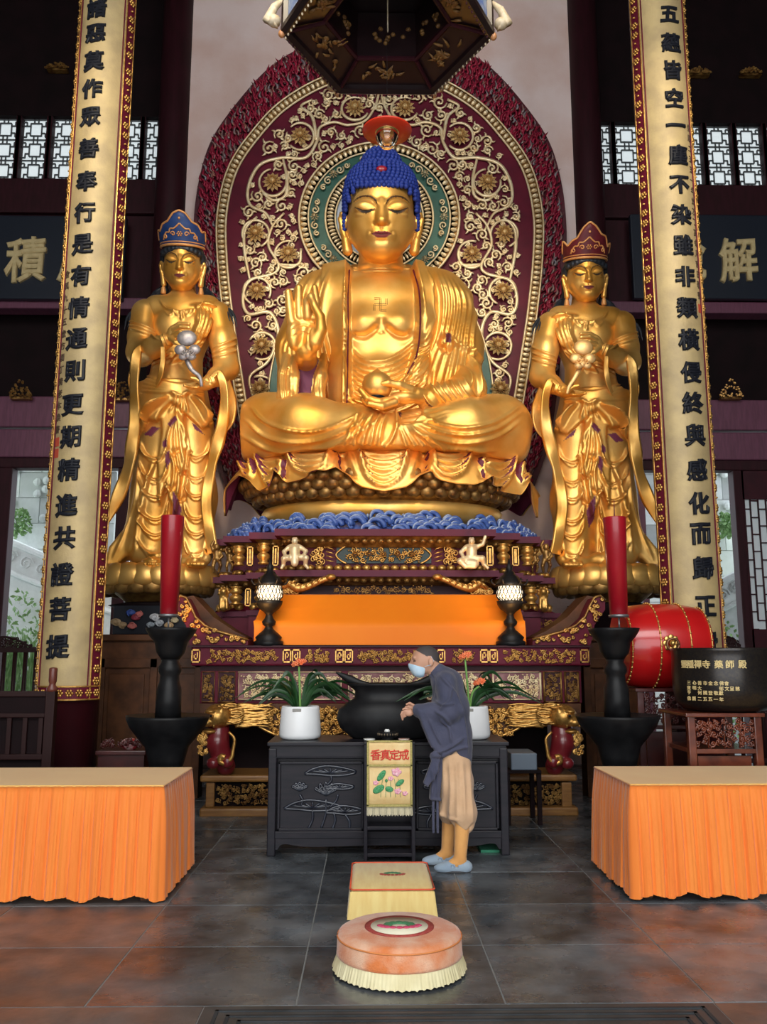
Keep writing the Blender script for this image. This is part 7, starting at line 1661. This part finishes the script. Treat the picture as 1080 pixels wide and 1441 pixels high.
def carved_stand(x0, x1, y0, y1, Y, dep, m, label, name, nm_parts=True):
    c = at((x0 + x1) / 2, y1, Y); t = thing(name, (c[0], Y + dep / 2, 0), label, 'stand'); a, b = xat(x0, y0, Y), xat(x1, y0, Y); zt2 = zat(y0, Y)
    MB().box((a - .02, Y - .02, zt2 - .03), (b + .02, Y + dep + .02, zt2), .006).build('stand_top', m, t)
    for lx in (a, b - .06):
        for ly in (Y, Y + dep - .06): MB().box((lx, ly, 0), (lx + .06, ly + .06, zt2 - .02), .008).build('leg', m, t)
    for z_ in (zt2 * .72, zt2 * .18): MB().box((a + .02, Y + .005, z_), (b - .02, Y + dep, z_ + .035), .004).build('rail', m, t)
    g = MB(); rr = random.Random(int(x0)); s_ = mpp(c)
    yy0, yy1 = y0 + 5, y0 + (zt2 * .28 - .04) / s_
    foliage(g, x0 + 8, yy0, x1 - 8, yy1, Y + .01, 120, 5.5, 1.5, rr); 
    for k in range(5): g.tube(v3([(x0 + 8 + (x1 - x0 - 16) * k / 4, yy0), (x0 + 8 + (x1 - x0 - 16) * k / 4, yy1)], Y + .02), .008, 5)
    g.build('openwork_apron', m, t, True, 'stuff')
    MB().box((a + .08, Y + .05, zt2 * .2), (b - .08, Y + .09, zt2 * .7)).build('lower_panel', m, t); return t
DST = mat('dark_red_carved_wood', (.045, .008, .008), .35, 0, (.07, .012, .010), scale=9, coat=.2)
carved_stand(897, 978, 969, 1100, DY - .25, .55, DST, 'dark red carved stand under the red drum', 'drum_stand')
BY2 = 7.08; c = at(1022, 1003, BY2); c[2] = zat(1003, BY2 - .2); u = mpp(c)
qg = thing('bowl_bell', c, 'black bowl-shaped bronze bell with gold inscriptions on a carved stand', 'bell'); Hb = zat(912, BY2) - c[2]
MB().lathe(c, [(R * u, Hb * f) for R, f in ((40, 0), (56, .03), (66, .14), (69.5, .35), (70, .6), (69, .85), (69.5, .95), (71, 1), (68, 1.0), (66, .9), (64, .3), (30, .1))], 64).build('bell_body', mat('black_bronze', (.018, .016, .018), .28, .5, (.035, .028, .022), scale=60), qg, True)
GI = mat('gold_inscription', (.70, .55, .26), .5, .2)
def wrapg(txt, size, px_, py_, name, bold=.0012):
    V, F = glyph(txt, size, .003, bold); s0 = 0; pz = zat(py_, BY2 - 70 * u); R_b = 70.3 * u
    # arc position whose image falls at px_
    best = min(np.linspace(-1.2, 1.2, 241), key=lambda a: abs(proj(np.array([[c[0] + R_b * math.sin(a), BY2 - R_b * math.cos(a), pz]]))[0][0] - px_))
    mkobj(name, np.array([(c[0] + (R_b - vy) * math.sin(best + vx / R_b), BY2 - (R_b - vy) * math.cos(best + vx / R_b), pz + vz) for vx, vy, vz in V]), F, GI, qg)
for ch, px_ in zip('靈隱禪寺藥師殿', (963, 972, 982, 994, 1012, 1028, 1045)): wrapg(ch, .066, px_, 935, 'gold_character')
for row, py_ in (('三心善市金念佛會', 962), ('寶明大   郁文呈慈', 969.5), ('亨 何國登敬獻', 976), ('佛曆二五五一年', 985)):
    for k, ch in enumerate(row):
        if ch != ' ': wrapg(ch, .034, 970 + 7.6 * k, py_, 'small_gold_character', .0005)
carved_stand(968, 1072, 1004, 1100, BY2 - .3, .6, WOODR, 'red-brown carved stand with openwork apron under the black bell', 'bell_stand')
# brown side cabinets flanking the altar
for q, x0, x1, lb in ((-1, 137, 284, 'brown carved wooden cabinet left of the altar, behind the candle stand'), (1, 822, 905, 'brown carved wooden cabinet right of the altar, behind the red drum')):
    Y = 9.75; t = thing('side_cabinet', at((x0 + x1) / 2, 1000, Y) * [1, 1, 0], lb, 'cabinet', 'brown cabinets flanking the altar'); a, b = xat(x0, 950, Y), xat(x1, 950, Y); z1_ = zat(893, Y)
    MB().box((a, Y + .03, 0), (b, Y + .25, z1_ - .03)).build('carcass', WOODB, t); MB().box((a - .02, Y - .02, zat(902, Y)), (b, Y + .3, z1_), .01).build('cornice', WOODB, t); MB().box((a, Y, zat(940, Y)), (b, Y + .05, zat(926, Y)), .008).build('rail', WOODB, t)
    MB().box((a, Y, .0), (b, Y + .06, .2), .008).build('plinth', WOODB, t); n = 2 if q < 0 else 1; w = (b - a) / n
    for k in range(n):
        MB().box((a + w * k, Y, .2), (a + w * k + .08, Y + .06, zat(926, Y)), .006).build('stile', WOODB, t); MB().box((a + w * k + .12, Y + .012, .3), (a + w * (k + 1) - .06, Y + .04, zat(948, Y)), .015).build('panel', WOODB, t)
    MB().box((b - .08, Y, .2), (b, Y + .06, zat(926, Y)), .006).build('stile', WOODB, t)
# dark board of coloured clouds under the left attendant
Y = 10.2; t = thing('cloud_carving', at(225, 890, Y), 'dark board with carved blue, red and white clouds on the left cabinet', 'carving'); pbox(158, 852, 292, 893, Y, .05, .01, ).build('cloud_board', INK, t)
for k, (x, y, r_, cl) in enumerate(((163, 875, 8, (.30, .20, .10)), (172, 879, 7, (.30, .20, .10)), (184, 862, 7, (.03, .07, .28)), (191, 869, 7, (.25, .03, .05)), (186, 881, 7, (.45, .12, .10)), (196, 864, 6, (.50, .14, .12)), (218, 868, 8, (.5, .5, .52)), (224, 876, 7, (.4, .42, .45)), (212, 879, 6, (.3, .34, .38)), (238, 880, 7, (.55, .36, .18)), (246, 873, 6, (.6, .5, .3)))):
    m_ = mat('cloud_paint', cl, .5); mb = MB(); c = at(x, y, Y - .02); u = mpp(c); mb.ell(c, (r_ * u, .02, r_ * u * .6), 12, 6); mb.tube(v3(curlp(x, y, r_ * .8, k, 1), Y - .045), .006, 5); mb.build('carved_cloud', m_, t, True)
# grey box and shelf right of the black table
b = pbox(720, 1060, 756, 1084, 8.2, .4, .01).build('grey_box', mat('grey_blue_box', (.10, .13, .17), .5)); o = b.data
sh = thing('low_shelf', at(738, 1150, 8.3) * [1, 1, 0], 'low dark shelf behind the black table, under the grey box', 'shelf'); xa, xb, zt3 = xat(712, 1084, 8.2), xat(762, 1084, 8.2), zat(1084, 8.2)
MB().box((xa, 8.18, zt3 - .03), (xb, 8.62, zt3 - .001), .004).build('shelf_board', DARK, sh); [MB().box((x, y, 0), (x + .04, y + .04, zt3 - .03)).build('leg', DARK, sh) for x in (xa, xb - .04) for y in (8.2, 8.56)]
tag(b, 'flat grey-blue box on the low shelf right of the black table', 'box')
# railings at both sides
def crest(t, x0, x1, yb, yt, Y, m):
    mb = MB(); rr = random.Random(int(x0 + 50)); n = 26
    for k in range(n):
        f = (k + .5) / n; x = x0 + (x1 - x0) * f; top = yb - (yb - yt) * math.sin(math.pi * f) ** .8
        for y in np.arange(yb - 2, top, -4.5): mb.tube(v3(curlp(x + rr.uniform(-1, 1), y, 2.8, rr.uniform(0, 6), 1, 1.2, 9), Y), .010, 5)
    mb.tube(v3(spline([(x0, yb), (x0 + (x1 - x0) * .25, yb - (yb - yt) * .7), ((x0 + x1) / 2, yt), (x1 - (x1 - x0) * .25, yb - (yb - yt) * .7), (x1, yb)], 6), Y), .014, 6); mb.tube(v3([(x0, yb), (x1, yb)], Y), .016, 6)
    return mb.build('openwork_crest', m, t, True)
RW = mat('dark_red_railing_wood', (.018, .005, .005), .5, spec=.2)
for q, xs_, lb in ((-1, (-40, 50), 'dark red openwork railing in the left opening, left of the inscribed board'), (1, (1008, 1100), 'dark red openwork railing in the right opening, above the black bell')):
    Y = 11.8; t = thing('openwork_railing', at(sum(xs_) / 2, 960, Y) * [1, 1, 0], lb, 'railing', 'openwork railings in the garden openings')
    crest(t, xs_[0] if q < 0 else 1003, xs_[1] if q < 0 else 1045, 915, 896, Y, RW)
    z0_, z1_ = 0, zat(915, Y)
    for k in range(7): x = xat(xs_[0] + (xs_[1] - xs_[0]) * k / 6, 940, Y); MB().tube([(x, Y, 0), (x, Y, z1_)], .03, 8).build('baluster', RW, t, True)
    for z_ in (z1_, .75, .15): MB().box((xat(xs_[0], 940, Y), Y - .03, z_ - .03), (xat(xs_[1], 940, Y), Y + .03, z_ + .03), .005).build('rail', RW, t)
Y = 7.35; t = thing('wooden_barrier', at(40, 1000, Y) * [1, 1, 0], 'dark wooden barrier with square finial post in front of the left inscribed board', 'railing'); c = at(75, 945, Y); u = mpp(c)
MB().box((c[0] - 6.5 * u, Y - 6.5 * u, 0), (c[0] + 6.5 * u, Y + 6.5 * u, zat(972, Y)), .005).build('post', RW, t)
MB().lathe((c[0], Y, 0), [(R * u, zat(y, Y)) for R, y in ((7.5, 973), (7.5, 968), (4.5, 964), (4.5, 961), (5.5, 959), (5.8, 941), (4.8, 939.5), (1, 939))], 20).build('finial', mat('red_brown_finial', (.12, .03, .02), .4), t, True)
a, b = xat(-60, 985, Y), c[0]
for y0_, y1_ in ((972, 980), (1003, 1009), (1060, 1068)): MB().box((a, Y - .025, zat(y1_, Y)), (b, Y + .025, zat(y0_, Y)), .006).build('rail', RW, t)
for k in range(6): x = a + (b - a) * (k + .3) / 6; MB().box((x, Y - .012, zat(1062, Y)), (x + .035, Y + .012, zat(1006, Y))).build('baluster', RW, t)
MB().box((a, Y - .008, zat(1003, Y)), (b, Y + .008, zat(980, Y))).build('pierced_panel', DARK, t); MB().box((a, Y + .02, .05), (b, Y + .04, zat(1009, Y))).build('lower_panel', DARK, t)
# low red stand with an offering bag behind the left orange table
Y = 8.1; t = thing('low_carved_stand', at(180, 1100, Y) * [1, 1, 0], 'low dark red stand between the left pillar and the candle stand', 'stand'); a, b = xat(134, 1060, Y), xat(205, 1060, Y)
MB().box((a, Y, zat(1062, Y)), (b, Y + .4, zat(1056, Y)), .006).build('stand_top', DST, t); MB().box((a + .02, Y + .03, 0), (b - .02, Y + .38, zat(1062, Y))).build('stand_body', DST, t)
mb = MB(); foliage(mb, 140, 1038, 200, 1054, Y + .05, 60, 5, 1.4); mb.build('openwork_rim', DST, t, True)
mb = MB(); mb.ell(at(183, 1047, Y + .15), (.085, .06, .055), 16, 10); tag(mb.build('offering_bag', mat('red_white_bag', (.35, .03, .04), .4, 0, (.6, .5, .48), scale=9, lo=.5, hi=.6), None, True), 'small red and white bag on the low red stand', 'bag')
# ================================================================ THE MONK
KY = 6.66; ku = mpp(at(630, 1050, KY))
mk = thing('person', at(640, 1222, 6.6) * [1, 1, 0], 'monk in dark blue robe, beige trousers and face mask, bowing over the incense stand', 'person')
kp = lambda x, y, Y=KY: at(x, y, Y)
SKIN = paint_mat('monk_skin', (.55, .30, .20), (.50, .26, .17), .55, 0, .75, scale=6)
def cloth_mat(n, a, b, **k): return mat(n, a, .85, 0, b, scale=7, bump=.15, bscale=60, sheen=.2, **k)
def kgrid(x0, y0, x1, y1, Y0, Y1, h):
    return Sdf(at(x0, y1, KY) * [1, 0, 1] + [0, Y0, 0], at(x1, y0, KY) * [1, 0, 1] + [0, Y1, 0], h)
e = lambda v: v * ku
S_ = kgrid(552, 900, 675, 1225, 6.35, 6.98, .0042)
# head: skull, brow, jaw, nose, chin, near ear; bowed towards the burner
S_.ell(kp(600, 925), (e(19), e(14.5), e(16.5))); S_.ell(kp(592, 934), (e(12.5), e(12), e(14)), e(6)); S_.ell(kp(591, 945), (e(7), e(8), e(6)), e(5))
S_.chain([(kp(583, 926), e(2.2)), (kp(578.5, 935), e(2.8))], e(2.5)); S_.ell(kp(583, 925.5), (e(3), e(10), e(2.4)), e(2)); S_.ell(kp(583, 942), (e(2.8), e(5), e(2.4)), e(2))
S_.ell(kp(607, 931, KY - .079), (e(3.6), e(1.8), e(6)), e(1.0)); S_.ell(kp(607, 931, KY + .079), (e(3.6), e(1.8), e(6)), e(1.0)); S_.ell(kp(606, 931, KY - .095), (e(1.7), e(1.4), e(3.4)), e(.5), '-')
for d in (-1, 1): S_.ell(kp(583.5, 930, KY + d * .036), (e(2.4), e(3.0), e(1.6)), e(1.2), '-'); S_.ell(kp(585, 930.2, KY + d * .036), (e(2.2), e(2.8), e(1.7)), e(.4))
S_.chain([(kp(607, 938), e(10)), (kp(622, 955), e(11)), (kp(634, 990), e(16)), (kp(636, 1050), e(15))], e(8))
for dY, ph in ((-.10, 0), (.10, 1)):
    S_.chain([(kp(628, 962, KY + dY), e(9)), (kp(633, 1003, KY + dY * 1.1), e(7)), (kp(604 if ph == 0 else 606, 1002, KY + dY * .5), e(5.2)), (kp(585, 1002 - 4 * ph, KY + dY * .35), e(4))], e(3))
# legs down to the ankles
S_.chain([(kp(640, 1060, 6.63), e(9)), (kp(650, 1130, 6.54), e(8)), (kp(648, 1212, 6.50), e(6))], e(5)); S_.chain([(kp(634, 1060, 6.70), e(9)), (kp(633, 1130, 6.72), e(8)), (kp(630, 1200, 6.72), e(6))], e(5))
# hands
for (hx_, hy_, hY, d) in ((574, 1003, 6.615, -1), (579, 996, 6.70, 1)):
    H3 = lambda x, y, dy=0: kp(hx_ + x, hy_ + y, hY + dy * ku * d)
    S_.ell(H3(2, 0), (e(6.2), e(3.2), e(5)), e(2))
    for k in range(4): yy = -3.2 + 2.3 * k; S_.chain([(H3(-2, yy, -.6 * k), e(1.75)), (H3(-7.5, yy + 2 + .4 * k, -.6 * k + 1), e(1.6)), (H3(-9.5 + .8 * k, yy + 6, 2.2 - .6 * k), e(1.35))], e(.35))
    S_.chain([(H3(3, -3.5, -2), e(2.2)), (H3(-2, -6.5, -2.5), e(1.8)), (H3(-6.5, -5, -2), e(1.5))], e(.5))
V, Q = S_.mesh(); px, py = proj(V); C = np.zeros((len(V), 4)); N = vnormals(V, Q)
hair = (py < 923 - (px - 600) * -.55) & (px > 583) & (py < 945) & (px < 622)
hair &= ~((np.abs(px - 607) < 5) & (np.abs(py - 931) < 8) & (np.abs(V[:, 1] - KY) > .072)); C[hair] = (.055, .045, .045, 1)
eye = (np.abs(px - 583.6) < 1.8) & (np.abs(py - 930.4) < .8) & (py > 900); C[eye & (np.abs(V[:, 1] - KY) > .02) & (np.abs(V[:, 1] - KY) < .06)] = (.02, .015, .015, 1)
mkobj('body', V, Q, SKIN, mk, True, paint=C)
# face mask and ear loop
F_ = kgrid(568, 925, 615, 962, 6.5, 6.82, .0032)
F_.ell(kp(590, 936.5), (e(14.2), e(13.2), e(15))); F_.ell(kp(591, 946), (e(8.6), e(9.2), e(7.2)), e(5)); F_.ell(kp(580, 936), (e(5), e(5), e(5)), e(3)); F_.slab([tuple(kp(x, y)[[0, 2]]) for x, y in ((560, 900), (620, 900), (620, 926), (602, 941), (574, 933), (560, 930))], 6.2, 7.2, .001, 0, '-'); F_.slab([tuple(kp(x, y)[[0, 2]]) for x, y in ((600, 930), (625, 930), (625, 965), (606, 965), (597, 950))], 6.2, 7.2, .001, 0, '-')
V, Q = F_.mesh(); mkobj('face_mask', V, Q, mat('pale_blue_mask', (.42, .62, .80), .7, 0, (.60, .72, .82), scale=14), mk, True)
MB().tube([kp(598, 938, KY - .068), kp(606, 936, KY - .086), kp(611, 930, KY - .082), kp(607, 924, KY - .082)], .0018, 5).build('ear_loop', MATS['pale_blue_mask'], mk)
# robe
ROBE = cloth_mat('slate_blue_robe', (.040, .045, .085), (.060, .062, .105)); G = kgrid(575, 925, 680, 1175, 6.3, 7.02, .0056)
G.chain([(kp(616, 946), e(13)), (kp(630, 962), e(20)), (kp(634, 995), e(25)), (kp(637, 1035), e(26)), (kp(642, 1062), e(21))], e(10)); G.rc(kp(624, 960, 6.60), e(14), kp(626, 960, 6.76), e(14), e(8))
G.ell(kp(606, 938), (e(9.5), e(10.5), e(8)), e(1.5), '-')
for dY in (-.11, .11):
    G.chain([(kp(628, 960, KY + dY), e(14)), (kp(633, 1002, KY + dY * 1.15), e(14)), (kp(606, 1001, KY + dY * .7), e(11)), (kp(589, 1000, KY + dY * .5), e(9.5))], e(6))
    G.slab([tuple(kp(x, y)[[0, 2]]) for x, y in ((586, 996), (606, 1000), (640, 1000), (645, 1040), (622, 1060), (606, 1050), (594, 1022))], KY + dY * .9 - .028, KY + dY * .9 + .028, .02, e(7))
G.rc(kp(583, 1001, 6.615), e(6.5), kp(594, 1001, 6.61), e(6), e(1), '-'); G.rc(kp(585, 997, 6.70), e(6), kp(594, 997, 6.70), e(6), e(1), '-')
G.chain([(kp(650, 1055, 6.66), e(14)), (kp(654, 1074, 6.66), e(9))], e(8)); G.slab([tuple(kp(x, y)[[0, 2]]) for x, y in ((612, 1050), (632, 1056), (622, 1066), (620, 1125), (604, 1123), (606, 1080))], 6.56, 6.66, .012, e(5))
G.slab([tuple(kp(x, y)[[0, 2]]) for x, y in ((606, 1066), (618, 1066), (611, 1088), (600, 1104), (594, 1098), (600, 1082))], 6.50, 6.55, .01, e(3)); G.ell(kp(612, 1064, 6.52), (e(7), e(5), e(6)), e(4))
for x0 in (607, 613): G.slab([tuple(kp(x, y)[[0, 2]]) for x, y in ((x0, 1118), (x0 + 4, 1118), (x0 + 4, 1170), (x0 + .5, 1170))], 6.58, 6.60, .006, e(1))
G.slab([tuple(kp(x, y)[[0, 2]]) for x, y in ((640, 1054), (668, 1100), (668, 1120), (618, 1120), (624, 1072))], 6.2, 7.2, .002, e(2), '-')
V, Q = G.mesh(); r = Relief(575, 925, 680, 1180, .5)
for a in ([(600, 1052), (616, 1058), (636, 1050), (655, 1036)], [(606, 1062), (620, 1064), (640, 1055), (660, 1050)], [(612, 1000), (628, 1010), (640, 1030)], [(620, 1012), (632, 1024), (636, 1046)], [(618, 948), (640, 975), (652, 1010)], [(604, 1012), (612, 1030), (622, 1048)],
          [(608, 1080), (610, 1100), (608, 1121)], [(615, 1075), (616, 1100), (615, 1122)], [(635, 965), (632, 985), (620, 1000)], [(648, 990), (655, 1030), (658, 1062)], [(612, 985), (625, 992), (640, 990)]): r.ridge(a, 1.5, 2.0)
r.ridge([(606, 948), (612, 960), (609, 985)], -1.0, 1.2)
V = emboss(V, Q, r); mkobj('robe', V, Q, ROBE, mk, True)
# gathered trousers
G = kgrid(605, 1040, 685, 1190, 6.3, 6.98, .0056)
G.chain([(kp(637, 1046), e(18)), (kp(640, 1070), e(21)), (kp(642, 1100), e(23)), (kp(640, 1135), e(22))], e(8)); G.chain([(kp(645, 1110, 6.58), e(20)), (kp(652, 1145, 6.54), e(18)), (kp(654, 1160, 6.53), e(13))], e(8)); G.chain([(kp(634, 1110, 6.73), e(18)), (kp(634, 1140, 6.73), e(17)), (kp(633, 1150, 6.72), e(10))], e(8))
V, Q = G.mesh(); r = Relief(600, 1040, 690, 1200, .5)
for k in range(5): r.ridge([(624 + 9 * k, 1070), (626 + 9 * k, 1110), (622 + 11 * k, 1160)], 1.0, 2.4)
r.ridge([(625, 1150), (640, 1160), (656, 1172), (668, 1158)], -1.8, 2.0); r.ridge([(618, 1140), (630, 1150), (646, 1154)], 1.5, 2.2)
V = emboss(V, Q, r); mkobj('trousers', V, Q, cloth_mat('beige_trousers', (.62, .40, .24), (.56, .35, .20)), mk, True)
SOCK = cloth_mat('tan_orange_sock', (.72, .36, .11), (.64, .30, .09)); SHOE = cloth_mat('grey_blue_cloth_shoe', (.24, .32, .42), (.30, .38, .46))
for nm, top, ank, toe, heel, Yf in (('front', (651, 1158, 6.52), (648, 1205, 6.50), (628, 6.50), (658, 6.50), 6.50), ('rear', (633, 1150, 6.72), (630, 1197, 6.72), (600, 6.74), (636, 6.72), 6.73)):
    G = kgrid(600, 1140, 680, 1232, 6.3, 6.95, .0038); G.chain([(kp(*top), e(10.5)), (kp(*ank), e(8.5))], 0); a = kp(*ank); G.ell((a[0] - .02, a[1], .06), (.07, .04, .035), .03); V, Q = G.mesh(); mkobj('sock', V, Q, SOCK, mk, True)
    G = Sdf((a[0] - .24, a[1] - .1, -.01), (a[0] + .13, a[1] + .1, .16), .0036); xb = a[0] + .055; G.ell((xb - .03, a[1], .035), (.062, .042, .048)); G.ell((xb - .16, a[1], .028), (.085, .045, .036), .04); G.ell((xb - .09, a[1], .034), (.09, .040, .04), .03)
    G.slab([(xb - .3, -.1), (xb + .1, -.1), (xb + .1, .003), (xb - .3, .003)], a[1] - .2, a[1] + .2, .001, 0, '-'); G.ell((xb - .055, a[1], .11), (.052, .033, .055), .005, '-')
    G.ell((xb - .115, a[1] - .042, .045), (.012, .012, .012), .003, '-'); G.ell((xb - .085, a[1] - .042, .048), (.012, .012, .012), .003, '-')
    V, Q = G.mesh(); sh_ = mkobj('shoe', V, Q, SHOE, mk, True); MB().lathe((xb - .095, a[1], 0), [(.108, 0), (.110, .010), (.104, .014)], 28, 1.06, .42).build('sole', mat('dark_sole', (.05, .05, .055), .7), sh_, True)
